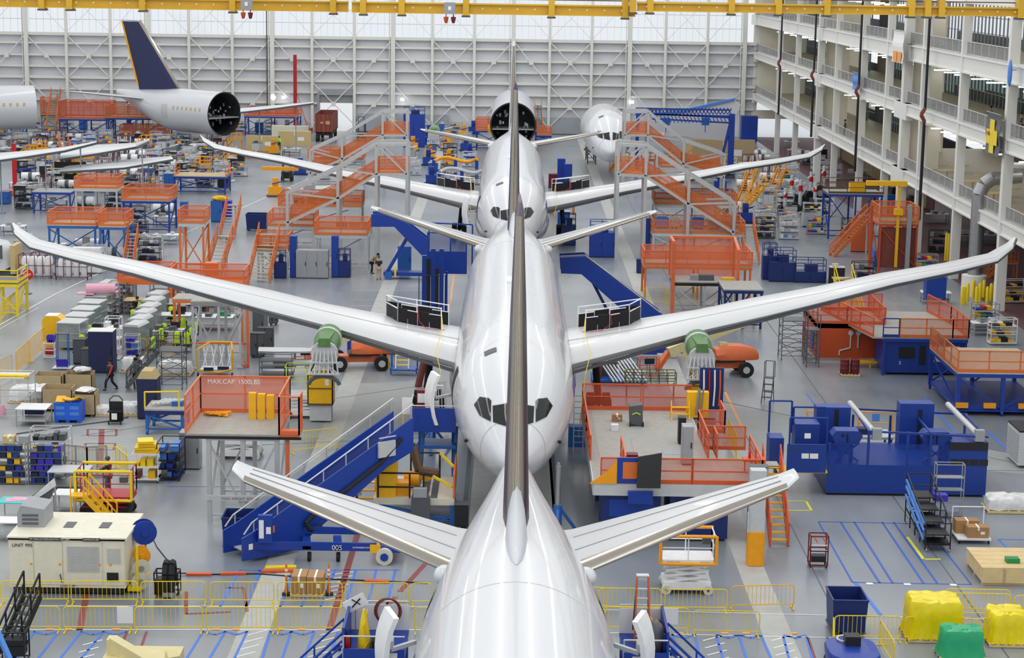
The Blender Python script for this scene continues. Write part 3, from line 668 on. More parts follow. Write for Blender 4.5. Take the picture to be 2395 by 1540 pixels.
hatch(p1, st1, 6.2, -1.05); hatch(p2, st2, 6.4, -1.0)
# livery stars near the fin root of the nearest plane's tip
# open doors: dark openings with swung door leaves
def door(t, st, y, sx, h=(1.12,1.95), w=1.15, z0=3.6):
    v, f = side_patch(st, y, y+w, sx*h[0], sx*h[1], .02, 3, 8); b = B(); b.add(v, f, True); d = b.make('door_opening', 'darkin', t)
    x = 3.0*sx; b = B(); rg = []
    for k in range(7):
        a = lerp(h[0], h[1], k/6); rx = 2.95*math.sin(a); rz = 4.95+2.95*math.cos(a)
        px_ = sx*(rx+.75); rg.append([(px_, y-1.35, rz), (px_+sx*.35, y-.25, rz), (px_+sx*.5, y-.3, rz), (px_+sx*.15, y-1.4, rz)])
    b.loft(rg); dl = b.make('door_leaf', 'white', t)
    b = B()
    for k in range(3): b.cb(sx*(3.55+.1*k), y-.8, 4.2+k*.55, .3, .5, .25)
    b.bar((sx*3.0,y+.1,5.0),(sx*3.7,y-.6,5.0),.12); b.make('door_mechanism', 'greyl', dl)
door(p1, st1, 7.6, -1); door(p2, st2, 7.8, -1)
door(p0, st0, 42.6, -1, w=1.2); door(p0, st0, 42.6, 1, w=1.2)
# text-like livery on the right side of the middle plane
v, f = side_patch(st1, 7.5, 12, .98+.35, 1.2+.35, .015, 4, 3); b = B(); b.add(v, f, True); b.make('livery_patch', 'violet', p1)
v, f = side_patch(st2, 7.5, 10, 1.3, 1.5, .015, 4, 3); b = B(); b.add(v, f, True); b.make('livery_patch', 'violet', p2)
# black work mats with white tube frames on the wing roots
def matrail(sx, wy, wz_, label, sc=1.0):
    t = thing('wing_work_rail', label, 'work rail', (0.3, 0, 0))
    def P(x, fr, h):
        for p, q in zip(W1, W1[1:]):
            if p[0] <= x <= q[0]:
                u = (x-p[0])/(q[0]-p[0]); y = lerp(lerp(p[1],p[3],fr), lerp(q[1],q[3],fr), u); z = lerp(lerp(p[2],p[4],fr), lerp(q[2],q[4],fr), u)+2.6*fr**.5*(1-fr)*lerp(p[5],q[5],u)*.575
                return V((sx*x, y+wy, z+wz_+h))
    near = [P(3.9,.34,0), P(5.2,.32,0), P(6.3,.34,0)]; far = [P(3.6,.62,0), P(5.4,.62,0), P(7.1,.62,0)]
    b = B()
    for ch in (near, far, [near[2], far[2]]):
        for p, q in zip(ch, ch[1:]):
            for h in (1.15, .75): b.tube(p+V((0,0,h)), q+V((0,0,h)), .035, 6)
        for p in ch: b.tube(p, p+V((0,0,1.2)), .035, 6)
    b.make('tube_frame', 'white', t)
    for nm, ch in (('front', near), ('rear', far), ('end', [near[2], far[2]])):
        b = B()
        for p, q in zip(ch, ch[1:]):
            m_ = 2
            for k in range(m_):
                a = p.lerp(q, k/m_+.01); c = p.lerp(q, (k+1)/m_-.01); h1 = .82 if k % 2 else .74
                b.add([a+V((0,-.04,.02)), c+V((0,-.04,.02)), c+V((0,-.04,h1)), a+V((0,-.04,h1)), a+V((0,.04,.02)), c+V((0,.04,.02)), c+V((0,.04,h1)), a+V((0,.04,h1))], [(0,1,2,3),(4,7,6,5),(3,2,6,7),(0,4,5,1),(1,5,6,2),(0,3,7,4)])
        b.make('pad_curtain', 'blackfab', t)
    b = B(); q = near[0]
    b.path([q+V((0,0,1.0)), q+V((-.15*sx,-1.6,.35)), q+V((.1*sx,-4.4,-.35)), q+V((-.2*sx,-5.6,-1.2)), q+V((-.5*sx,-6.2,-4.4))], .02, 5); b.make('air_hose', 'yellowb', t)
    b = B(); b.path([near[1]+V((0,0,1.1)), near[1]+V((.1,-.2,.3)), near[1]+V((.5*-sx,-.9,.05)), near[0]+V((-.2*sx,-.4,.05))], .02, 5); b.make('air_hose', 'red', t)
    return t
matrail(-1, 0, 0, 'white tube work rail with black pads on the left wing root of the middle airliner')
matrail(1, 0, 0, 'white tube work rail with black pads on the right wing root of the middle airliner')
matrail(-1, 73, -.8, 'white tube work rail with black pads on the left wing root of the far airliner')
matrail(1, 73, -.8, 'white tube work rail with black pads on the right wing root of the far airliner')
# ---------------------------------------------------------------- other fuselage sections
def barrel(label, x, y, rz, L_, open_=True, z=4.95, win=True, m='plane', taper=None, name='fuselage_section'):
    t = thing(name, label, 'fuselage section', (x, y, 0), rz)
    st = [(0, z, 3.0, 2.97), (L_*.35, z, 3.0, 2.97), (L_*.6, z, 3.0, 2.97)] + (taper or [(L_, z, 3.0, 2.97)])
    st = hermite(st, 4)
    b = B(); b.loft([ring(*s) for s in st], (0, 1)); b.make('skin', m, t)
    if open_:
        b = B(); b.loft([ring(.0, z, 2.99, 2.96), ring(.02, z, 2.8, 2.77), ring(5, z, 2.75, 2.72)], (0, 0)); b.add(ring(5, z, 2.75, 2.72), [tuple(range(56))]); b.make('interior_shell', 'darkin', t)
        b = B(); b.box(-2.7, 2.7, .05, 5, z-.62, z-.5); b.make('cabin_floor', 'grey', t)
        b = B(); b.loft([ring(-.01, z, 3.0, 2.97), ring(-.01, z, 2.84, 2.81)], (0, 0)); b.make('rim_frame', 'black', t)
        b = B(); rn = random.Random(int(x))
        for k in range(26): a = rn.uniform(-2.1, 2.1); b.cb(a, .6+2*rn.random(), z-1.4+rn.uniform(-.5, 3.0), rn.uniform(.1,.3), .2, rn.uniform(.15,.5))
        b.make('insulation_bundles', 'grey', t, kind='stuff')
    else:
        b = B(); b.add(ring(0, z, 3.0, 2.97), [tuple(range(56))[::-1]]); b.make('end_cap', 'white', t)
    if win:
        for sx in (-1, 1):
            b = B(); y_ = 1.5
            while y_ < L_*.5:
                vv, ff = side_patch(st, y_, y_+.34, sx*1.3, sx*1.46, .012, 1, 2); b.add(vv, ff); y_ += .9
            b.make('cabin_windows', 'tan', t)
    return t, st
# far open section behind the far airliner
barrel('open fuselage section facing the camera behind the far airliner, cluttered inside', .3, 250, 0, 26, True, 4.95, False, 'planegrey')
# left open aft section with tall navy fin
a_ = math.radians(180-56)
hx, hy = (525-1200)*262/F, 262
ang = math.atan2(.83, -.56)   # direction the open end faces
rz = math.radians(50)         # local -Y turned towards +X
t, stL = barrel('open aft fuselage section at the far left with a tall navy fin and gold edge', hx+.4, hy, rz, 15, True, 4.95, True, 'plane', [(12,5.1,2.8,2.6),(15.5,5.6,2.1,1.9),(19,6.2,1.2,1.1),(22.5,6.7,.4,.5)])
for sx in (-1,1):
    vv, ff = side_patch(stL, 8.4, 9.7, sx*1.25, sx*1.9, .02, 3, 6); b = B(); b.add(vv, ff, True); b.make('cabin_door', 'greyl', t)
    b = B(); b.loft([foil((sx*1.2, 13.5, 6.2), (sx*1.2, 19, 6.25), .5), foil((sx*9.9, 20.5, 7.3), (sx*9.9, 22.5, 7.3), .2)]); b.make('stabilizer', 'wing', t)
def fr2(ly, ty, z, th):
    up = []; lo = []
    for k in range(10):
        tt = (1-math.cos(PI*k/9))/2; y = lerp(ly, ty, tt); w_ = 2.6*tt**.5*(1-tt)*th*.5+.004; up.append((w_, y, z)); lo.append((-w_, y, z))
    return up + lo[1:-1][::-1]
y0 = 8.8
b = B(); b.loft([fr2(y0,y0+9.0,7.2,.9), fr2(y0+.8,y0+9.3,8.2,.8), fr2(y0+5.4,y0+11.3,13.4,.55), fr2(y0+8.6,y0+12.4,16.8,.3)]); f = b.make('fin', 'navyfin' if 0 else 'navy', t)
b = B(); b.bar((0,y0+9.25,8.0),(0,y0+12.45,16.8),.22,.3); b.make('gold_edge', 'yelloworange', f)
b = B(); b.bar((0,y0-.1,7.4),(0,y0+8.6,16.9),.28,.34); b.bar((0,y0+8.5,16.85),(0,y0+12.4,16.95),.18,.12); b.make('leading_edge', 'chrome', f)
# far left barrel
barrel('white fuselage section cut by the left edge of the view, windows taped', (88-1200)*266/F, 266, math.radians(112), 26, False, 5.2, True)
# right nose section
def nose_section(label, x, y, L_):
    t = thing('nose_section', label, 'fuselage section', (x, y, 0))
    st = hermite(ST)+[(L_, 4.95, 3.0, 2.97)]
    b = B(); b.loft([ring(*s) for s in st]); b.make('skin', 'plane', t)
    return t, st
# uses the same nose builder as the airliners for its windows
pn, stn = airliner('white nose and forward fuselage standing right of the far airliner behind the stair tower', 228, 12.0, 45, engines=False)
for c in list(kids(pn)):
    if c.name.split('.')[0] in ('fin', 'stabilizer', 'fuselage', 'cabin_windows', 'skin_joint', 'antenna', 'nose_gear'):
        for g in kids(c): bpy.data.objects.remove(g)
        bpy.data.objects.remove(c)
b = B(); b.loft([ring(*s) for s in hermite(ST)+[(22, 4.95, 3.0, 2.97)]]); b.make('fuselage', 'plane', pn); pn.name = 'nose_section'
hatch(pn, stn, 6.2, -1.0)
vv, ff = side_patch(stn, 2.6, 4.4, .0, .01); 
# ---------------------------------------------------------------- loose wings of the left line
def wingpiece(label, le, te, name='aircraft_wing', m='wing', th=.6, legs=True):
    t = thing(name, label, 'wing', (le[0].x, le[0].y, 0)); o = V((le[0].x, le[0].y, 0))
    b = B(); b.loft([foil(p-o, q-o, th*(1-.8*i/(len(le)-1))) for i, (p, q) in enumerate(zip(le, te))]); b.make('wing_skin', m, t)
    b = B()
    for p, q in zip(le, le[1:]): b.bar(p-o-V((0,0,.12)), q-o-V((0,0,.12)), .14, .2)
    b.make('wing_edge', 'greyd', t)
    if legs:
        for i in range(0, len(le)-1):
            c = (le[i].lerp(te[i], .5)+le[i+1].lerp(te[i+1], .5))/2-o
            b = B(); b.tube((c.x, c.y, 0), (c.x, c.y, c.z-.2), .07); b.cb(c.x, c.y, .08, .6, .6, .16); b.make('jack_stand', 'grey', t)
    return t
wingpiece('long slim white wing reaching from the left edge to a thin tip', [G(-60,382,5.5), G(60,366,6), G(150,352,6.3), G(226,333,6.8)], [G(-60,362,5.5), G(60,353,6), G(150,344,6.3), G(224,331,6.8)])
wingpiece('broad white wing at the left with an upturned tip below the navy-fin section', [G(140,372,5.2), G(230,358,5.5), G(318,343,6), G(348,330,7.2)], [G(150,346,5.2), G(230,338,5.5), G(318,334,6), G(345,326,7.2)])
wingpiece('pointed white wing panel resting over the black curtain at the left', [G(140,402,4), G(290,392,4.2), G(405,372,4.4)], [G(180,388,4), G(290,374,4.2), G(400,365,4.4)])
wingpiece('white wing stretching right of the open aft section toward the red mast', [G(562,262,6.3), G(650,252,6.6), G(733,241,7)], [G(562,256,6.3), G(650,246,6.6), G(733,238,7)])
# ---------------------------------------------------------------- equipment kit
def rail(t, p, q, h=1.1, col='orange', mesh='orangemesh', n=None, name='guard_rail', th=.07, mid=True, toe=True):
    p = V(p); q = V(q); L_ = (q-p).length; n = n or max(1, int(L_/1.6)); b = B(); z = V((0,0,1))
    b.bar(p+z*h, q+z*h, th)
    if mid: b.bar(p+z*h*.52, q+z*h*.52, th*.8)
    if toe: b.bar(p+z*.1, q+z*.1, th*.7, .18)
    for k in range(n+1): c = p.lerp(q, k/n); b.bar(c, c+z*h, th)
    o = b.make(name, col, t)
    if mesh:
        b = B(); b.add([p+z*.1, q+z*.1, q+z*h, p+z*h], [(0,1,2,3)]); b.make('mesh_infill', mesh, o)
    return o
def stairs(t, p0, p1, w, col='orange', tread='yellow', hr=True, mesh=None, name='stair_flight', h=1.05):
    p0 = V(p0); p1 = V(p1); d = p1-p0; hd = V((d.x, d.y, 0)); s = V((-hd.y, hd.x, 0)).normalized()*w/2 if hd.length > .01 else V((w/2,0,0))
    b = B(); b.bar(p0+s, p1+s, .07, .24); b.bar(p0-s, p1-s, .07, .24); o = b.make(name, col, t)
    n = max(3, int(abs(d.z)/.24)); b = B(); u = hd.normalized()*.13
    for k in range(1, n+1):
        c = p0 + d*(k/n); b.add([c-s-u, c+s-u, c+s+u, c-s+u, c-s-u-V((0,0,.05)), c+s-u-V((0,0,.05)), c+s+u-V((0,0,.05)), c-s+u-V((0,0,.05))], [(0,1,2,3),(7,6,5,4),(0,4,5,1),(1,5,6,2),(2,6,7,3),(3,7,4,0)])
    b.make('steps', tread, o)
    if hr:
        z = V((0,0,1))
        for sd in (1, -1):
            b = B(); b.bar(p0+s*sd+z*h, p1+s*sd+z*h, .06); b.bar(p0+s*sd+z*h*.5, p1+s*sd+z*h*.5, .05)
            for k in range(0, 4): c = p0.lerp(p1, k/3)+s*sd; b.bar(c, c+z*h, .06)
            r = b.make('handrail', col, o)
            if mesh: b = B(); b.add([p0+s*sd, p1+s*sd, p1+s*sd+z*h, p0+s*sd+z*h], [(0,1,2,3)]); b.make('mesh_infill', mesh, o)
    return o
def plat(label, xl, xr, yb, yd, dep, rails='fblr', col='orange', mesh='orangemesh', leg='blue', deck='deck', h=1.1, brace=True, nleg=2, name='work_platform', cat='platform', legw=.16, beam=.3, fascia=None, wheels=False, base=False, th=.07, gap=None, panel=None):
    a = G(xl, yb); c = G(xr, yb); Y = (a.y+c.y)/2; w = c.x-a.x; z = (yb-yd)*Y/F; z *= 1.0
    t = thing(name, label, cat, ((a.x+c.x)/2, Y, 0)); W = w/2
    b = B(); b.box(-W, W, 0, dep, z-.08, z); b.make('deck_plate', deck, t)
    b = B(); b.box(-W,W,0,.1,z-beam,z-.08); b.box(-W,W,dep-.1,dep,z-beam,z-.08); b.box(-W,-W+.1,.1,dep-.1,z-beam,z-.08); b.box(W-.1,W,.1,dep-.1,z-beam,z-.08); b.make('deck_frame', fascia or leg, t)
    z1 = z-beam
    if z1 > .1:
        for i in range(nleg):
            x = -W+.12 + (2*W-.24)*i/(nleg-1)
            for y in (.12, dep-.12):
                b = B(); b.bar((x,y,.0 if not wheels else .25),(x,y,z1),legw)
                if wheels: b.wheel((x,y,.16),.16,.12)
                b.make('leg', leg, t)
        if brace:
            b = B()
            for i in range(nleg-1):
                x0 = -W+.12+(2*W-.24)*i/(nleg-1); x1 = -W+.12+(2*W-.24)*(i+1)/(nleg-1)
                b.bar((x0,.12,z1*.08+.25),(x1,.12,z1*.97),.09) if i % 2 else b.bar((x1,.12,z1*.08+.25),(x0,.12,z1*.97),.09)
                b.bar((x0,dep-.12,z1*.08+.25),(x1,dep-.12,z1*.97),.09)
            for x in (-W+.12, W-.12): b.bar((x,.12,z1*.08+.25),(x,dep-.12,z1*.97),.09)
            b.bar((-W+.12,.12,.3),(W-.12,.12,.3),.09); b.bar((-W+.12,dep-.12,.3),(W-.12,dep-.12,.3),.09)
            b.make('brace', leg, t)
    if 'f' in rails: rail(t, (-W,.03,z),(W,.03,z),h,col,mesh,th=th)
    if 'b' in rails: rail(t, (-W,dep-.03,z),(W,dep-.03,z),h,col,mesh,th=th)
    if 'l' in rails: rail(t, (-W+.03,.06,z),(-W+.03,dep-.06,z),h,col,mesh,th=th)
    if 'r' in rails: rail(t, (W-.03,.06,z),(W-.03,dep-.06,z),h,col,mesh,th=th)
    return t, W, dep, z
def barrier(xa, ya, xb, yb, label, m='yellowb', group='yellow crowd barriers', H=1.1, legs=True, sign=None):
    a = G(xa, ya); c = G(xb, yb); L_ = (c-a).length; ang = math.atan2(c.y-a.y, c.x-a.x); ctr = (a+c)/2; W = L_/2-.04
    t = thing('crowd_barrier', label, 'barrier', ctr, ang, group)
    b = B(); r = .022; z0 = .2; rr = .15
    P = [(-W,0,z0),(-W,0,H-rr),(-W+rr*.3,0,H-rr*.3),(-W+rr,0,H),(W-rr,0,H),(W-rr*.3,0,H-rr*.3),(W,0,H-rr),(W,0,z0),(-W,0,z0)]
    b.path(P, r, 6); b.make('frame', m, t)
    b = B(); n = max(4, int(L_/.17))
    for k in range(1, n): x = -W+2*W*k/n; b.tube((x,0,z0),(x,0,H),.012,4)
    b.make('bars', m, t)
    if legs:
        for x in (-W+.05, W-.05):
            b = B(); b.bar((x,0,z0),(x,0,.02),.04); b.bar((x,-.3,.02),(x,.3,.02),.05,.03); b.make('foot', m, t)
    if sign:
        b = B(); b.box(sign-.3,sign+.3,-.04,-.02,.35,1.0); b.make('sign', 'paper', t)
    return t
def cabinet(label, p, w, d, h, m='grey', doors=2, rz=0, name='cabinet', cat='cabinet', handle='black', panel=None, top=None, wheels=False, group=None, base='black'):
    t = thing(name, label, cat, p, rz, group); z0 = .16 if wheels else .06
    b = B(); b.box(-w/2,w/2,-d/2,d/2,z0,h); b.make('body', m, t)
    if wheels:
        for x in (-w/2+.12,w/2-.12):
            for y in (-d/2+.12,d/2-.12): b = B(); b.wheel((x,y,.08),.08,.05,10); b.make('caster', 'rubber', t)
    else: b = B(); b.box(-w/2+.03,w/2-.03,-d/2+.03,d/2-.03,0,z0); b.make('plinth', base, t)
    for k in range(doors):
        x0 = -w/2+w*k/doors+.02; x1 = -w/2+w*(k+1)/doors-.02
        b = B(); b.box(x0,x1,-d/2-.03,-d/2,z0+.05,h-.05); dd = b.make('door', panel or m, t)
        b = B(); b.box(x1-.1,x1-.05,-d/2-.07,-d/2-.03,h*.45,h*.6); b.make('handle', handle, dd)
    if top: b = B(); b.box(-w/2-.02,w/2+.02,-d/2-.02,d/2+.02,h,h+.04); b.make('top', top, t)
    return t
def rack(label, p, w, d, h, n=3, m='grey', rz=0, load=None, name='shelf_rack', cat='rack', shelf=None, wheels=True, mesh=None, group=None, seed=1, fill=.8):
    t = thing(name, label, cat, p, rz, group); b = B(); z0 = .12 if wheels else 0
    for x in (-w/2,w/2):
        for y in (-d/2,d/2): b.bar((x,y,z0),(x,y,h),.045)
    b.bar((-w/2,-d/2,h),(w/2,-d/2,h),.04); b.bar((-w/2,d/2,h),(w/2,d/2,h),.04); b.bar((-w/2,-d/2,h),(-w/2,d/2,h),.04); b.bar((w/2,-d/2,h),(w/2,d/2,h),.04)
    b.make('frame', m, t)
    for k in range(n):
        z = z0+.06+(h-z0-.1)*k/n; b = B(); b.box(-w/2,w/2,-d/2,d/2,z-.02,z+.02); b.make('shelf', shelf or m, t)
    if wheels:
        for x in (-w/2+.05,w/2-.05):
            for y in (-d/2+.05,d/2-.05): b = B(); b.wheel((x,y,.06),.06,.04,8); b.make('caster', 'rubber', t)
    if mesh:
        b = B(); b.box(-w/2,w/2,d/2-.01,d/2,z0,h); b.box(-w/2,-w/2+.01,-d/2,d/2,z0,h); b.box(w/2-.01,w/2,-d/2,d/2,z0,h); b.make('side_panel', mesh, t)
    if load:
        rn = random.Random(seed); R = M.Rotation(rz, 3, 'Z')
        for k in range(n):
            z = z0+.08+(h-z0-.1)*k/n; gap = (h-z0-.1)/n; x = -w/2+.08
            while x < w/2-.2:
                bw = rn.uniform(.2,.42); bh = min(gap*.75, rn.uniform(.14,.4))
                if rn.random() < fill and x+bw < w/2:
                    mt = rn.choice(load); b = B(); b.box(-bw/2+.02,bw/2-.02,-d*.38,d*.38,0,bh); b.box(-bw/2+.005,bw/2-.005,-d*.4,d*.4,bh,bh+.03)
                    o = b.make(CN[mt][0], mt); q = V(p)+R@V((x+bw/2,0,z)); o.location = q; o.rotation_euler = (0,0,rz)
                    tag(o, (CN[mt][1]+' stored on the '+short(label))[:140], CN[mt][0].split('_')[-1], CN[mt][1]+'s on '+short(label))
                x += bw+.03
    return t
CN = {'blued':('storage_bin','navy plastic bin'),'steel':('parts_box','steel parts box'),'blue':('storage_bin','blue plastic bin'),'purple':('storage_bin','violet plastic bin'),'card':('cardboard_box','brown cardboard box'),'white':('carton_box','white carton'),'greyl':('parts_box','pale grey parts box'),'greyd':('parts_case','dark grey case'),'black':('equipment_case','black equipment case'),
 'yellow':('foam_block','yellow foam block'),'yellowb':('foam_block','bright yellow block'),'green':('parts_box','green parts box'),'red':('tool_box','red tool box'),'orange':('parts_box','orange parts box'),'bluel':('storage_bin','light blue bin'),'paper':('carton_box','paper white carton'),'tan':('cardboard_box','tan carton'),'pink':('foam_block','pink wrapped bundle'),'lime':('parts_box','lime green box'),'brown':('cardboard_box','dark brown box'),'maroon':('parts_box','maroon parts box'),'bluem':('storage_bin','mid blue bin'),'grey':('parts_box','grey parts box'),'navy':('parts_case','navy case')}
def short(l):
    ws = l.split(' '); cut = len(ws)
    return ' '.join(ws[:9])
def table(label, p, w, d, h=.9, m='white', leg='steel', rz=0, shelf=True, name='work_table', cat='table', wheels=True, group=None, items=None, seed=1):
    t = thing(name, label, cat, p, rz, group); b = B(); b.box(-w/2,w/2,-d/2,d/2,h-.04,h); b.make('table_top', m, t)
    for x in (-w/2+.05,w/2-.05):
        for y in (-d/2+.05,d/2-.05):
            b = B(); b.bar((x,y,.1 if wheels else 0),(x,y,h-.04),.05)
            if wheels: b.wheel((x,y,.05),.05,.03,8)
            b.make('leg', leg, t)
    if shelf: b = B(); b.box(-w/2+.05,w/2-.05,-d/2+.05,d/2-.05,.28,.31); b.make('lower_shelf', leg, t)
    if items:
        rn = random.Random(seed); R = M.Rotation(rz, 3, 'Z'); x = -w/2+.1
        while x < w/2-.25:
            bw = rn.uniform(.25,.55)
            if rn.random() < .75 and x+bw < w/2:
                mt = rn.choice(items); b = B(); bh = rn.uniform(.1,.35); bd = rn.uniform(.25,.7)*d/2; b.box(-bw/2,bw/2,-bd,bd,0,bh); b.box(-bw/2-.01,bw/2+.01,-bd-.01,bd+.01,bh*.8,bh*.86)
                o = b.make(CN[mt][0], mt); o.location = V(p)+R@V((x+bw/2,rn.uniform(-.2,.2)*d*.3,h)); o.rotation_euler = (0,0,rz)
                tag(o, CN[mt][1]+' lying on the '+short(label), CN[mt][0].split('_')[-1], CN[mt][1]+'s on '+short(label))
            x += bw+.08
    return t
def pallet(label, p, w=1.2, d=1.0, rz=0, m='wood'):
    t = thing('pallet', label, 'pallet', p, rz)
    b = B()
    for k in range(6): x = -w/2+.05+(w-.1)*k/5; b.box(x-.06,x+.06,-d/2,d/2,.12,.145)
    b.make('top_boards', m, t); b = B()
    for y in (-d/2+.05,0,d/2-.05): b.box(-w/2,w/2,y-.05,y+.05,.02,.12)
    b.make('stringers', m, t); return t
def box(label, p, w, d, h, m='card', rz=0, name='cardboard_box', cat='box', tapes=True, group=None):
    t = thing(name, label, cat, p, rz, group); b = B(); b.box(-w/2,w/2,-d/2,d/2,0,h); b.make('carton', m, t)
    if tapes: b = B(); b.box(-.04,.04,-d/2-.004,d/2+.004,h*.7,h+.004); b.make('tape', 'paper', t); b = B(); b.box(w*.1,w*.3,-d/2-.006,-d/2,h*.35,h*.6); b.make('paper_label', 'paper', t)
    return t
def drum(label, p, m='maroon'):
    t = thing('steel_drum', label, 'drum', p); b = B(); b.lathe((0,0,0),[(.29,0),(.3,.02),(.29,.3),(.305,.32),(.29,.34),(.29,.6),(.305,.62),(.29,.64),(.29,.88),(.3,.9),(.27,.9),(.27,.87),(0.01,.87)],18); b.make('shell', m, t)
    b = B(); b.lathe((.15,0,.87),[(.04,0),(.04,.03)],8); b.make('bung_cap', 'steel', t); return t
def scissor(label, p, w=1.8, l=1.2, hp=1.2, rz=0, m='white', rc='white', base='white', pads=None, name='scissor_lift', rh=1.1, wheelc='pale', txt=None):
    t = thing(name, label, 'scissor lift', p, rz)
    b = B(); b.box(-w/2+.1,w/2-.1,-l/2,l/2,.18,.5); b.make('chassis', base, t)
    for x in (-w/2+.22,w/2-.22):
        for y in (-l/2-.02,l/2+.02): b = B(); b.wheel((x,y,.2),.2,.14,18,'y'); wo = b.make('wheel', wheelc, t); b = B(); b.wheel((x,y+(-.08 if y<0 else .08),.2),.06,.03,8,'y'); b.make('hub', 'greyd', wo)
    n = max(1, int((hp-.5)/.22)); b = B()
    for k in range(n):
        z0 = .5+(hp-.6)*k/n; z1 = .5+(hp-.6)*(k+1)/n
        for y in (-l/2+.12,l/2-.12): b.bar((-w/2+.2,y,z0),(w/2-.2,y,z1),.07,.1); b.bar((-w/2+.2,y+.06,z1),(w/2-.2,y+.06,z0),.07,.1)
    b.make('scissor_arms', m, t)
    b = B(); b.box(-w/2,w/2,-l/2,l/2,hp-.1,hp+.16); b.make('platform_tray', m, t)
    for nm, a, c in (('guard_rail',(-w/2,-l/2),(w/2,-l/2)),('guard_rail',(-w/2,l/2),(w/2,l/2)),('guard_rail',(-w/2,-l/2),(-w/2,l/2)),('guard_rail',(w/2,-l/2),(w/2,l/2))):
        rail(t, (*a,hp+.12),(*c,hp+.12),rh,rc,None,n=2,toe=False,th=.045)
    if pads:
        b = B(); b.tube((-w/2-.05,-l/2-.06,hp+rh+.12),(w/2+.05,-l/2-.06,hp+rh+.12),.07); b.tube((-w/2-.05,-l/2-.06,hp),(w/2+.05,-l/2-.06,hp),.07); b.tube((-w/2-.06,-l/2-.06,hp),(-w/2-.06,-l/2-.06,hp+rh+.12),.07); b.tube((w/2+.06,-l/2-.06,hp),(w/2+.06,-l/2-.06,hp+rh+.12),.07); b.tube((-w/2-.05,l/2,hp+rh+.12),(w/2+.05,l/2,hp+rh+.12),.07)
        b.make('bumper_foam', pads, t)
    b = B(); b.box(w/2-.5,w/2-.15,-l/2+.1,-l/2+.35,hp+.8,hp+1.05); b.make('control_box', 'greyd', t)
    return t
def hbar(b, pts, r=.03): b.path([V(p) for p in pts], r, 6)
def stepladder(label, p, h=2.0, rz=0, m='greyd', w=.6, plat_=True, col2=None):
    t = thing('step_ladder', label, 'ladder', p, rz); b = B(); d = h*.55
    for x in (-w/2,w/2): b.bar((x,0,0),(x,d,h),.05,.07)
    b.make('side_rails', m, t); b = B()
    for x in (-w/2,w/2): b.bar((x,d+h*.25,0),(x,d,h),.045)
    b.bar((-w/2,d+h*.17,h*.35),(w/2,d+h*.17,h*.35),.04); b.make('rear_legs', m, t)
    b = B(); n = int(h/.28)
    for k in range(1,n): z = h*k/n; y = d*k/n; b.box(-w/2,w/2,y-.08,y+.12,z-.02,z+.02)
    b.make('steps', col2 or m, t)
    if plat_:
        b = B(); b.box(-w/2,w/2,d-.1,d+.4,h-.02,h+.02); b.make('top_platform', col2 or m, t)
        b = B(); hbar(b, [(-w/2,d-.1,h),(-w/2,d-.1,h+.95),(-w/2,d+.4,h+.95),(-w/2,d+.4,h)],.025); hbar(b, [(w/2,d-.1,h),(w/2,d-.1,h+.95),(w/2,d+.4,h+.95),(w/2,d+.4,h)],.025); hbar(b, [(-w/2,d+.4,h+.95),(w/2,d+.4,h+.95)],.025); b.make('hand_rail', m, t)
    return t
def cage(t, w, d, z0, z1, m='grey', nx=4, name='frame'):
    b = B()
    for k in range(nx+1):
        x = -w/2+w*k/nx
        for y in (-d/2,d/2): b.bar((x,y,z0),(x,y,z1),.05)
    for z in (z0,z1,(z0+z1)/2):
        for y in (-d/2,d/2): b.bar((-w/2,y,z),(w/2,y,z),.05)
        for x in (-w/2,w/2): b.bar((x,-d/2,z),(x,d/2,z),.05)
    return b.make(name, m, t)
def scaffold(label, p, w, d, h, n=3, m='greyd', rz=0, stair=False, top=True, deckz=None):
    t = thing('scaffold_tower', label, 'scaffold', p, rz)
    for i, (x, y) in enumerate(((-w/2,-d/2),(w/2,-d/2),(w/2,d/2),(-w/2,d/2))):
        b = B(); b.tube((x,y,.12),(x,y,h),.03,6); b.wheel((x,y,.09),.09,.06,10); b.make('standard', m, t)
    b = B(); dz = (deckz or h-1.0)
    for k in range(n+1):
        z = .3+(dz-.3)*k/n
        for a, c in (((-w/2,-d/2),(w/2,-d/2)),((w/2,-d/2),(w/2,d/2)),((w/2,d/2),(-w/2,d/2)),((-w/2,d/2),(-w/2,-d/2))): b.tube((*a,z),(*c,z),.022,5)
    b.make('ledgers', m, t); b = B()
    for k in range(n):
        z = .3+(dz-.3)*k/n; z2 = .3+(dz-.3)*(k+1)/n
        b.tube((-w/2,-d/2,z),(w/2,-d/2,z2),.02,5); b.tube((w/2,-d/2,z),(w/2,d/2,z2),.02,5); b.tube((w/2,d/2,z),(-w/2,d/2,z2),.02,5); b.tube((-w/2,d/2,z),(-w/2,-d/2,z2),.02,5)
    b.make('braces', m, t); b = B(); b.box(-w/2,w/2,-d/2,d/2,dz-.03,dz+.03); b.make('deck_plate', m, t)
    rail(t, (-w/2,-d/2,dz),(w/2,-d/2,dz),h-dz,m,None,th=.04,toe=False); rail(t, (-w/2,d/2,dz),(w/2,d/2,dz),h-dz,m,None,th=.04,toe=False)
    return t
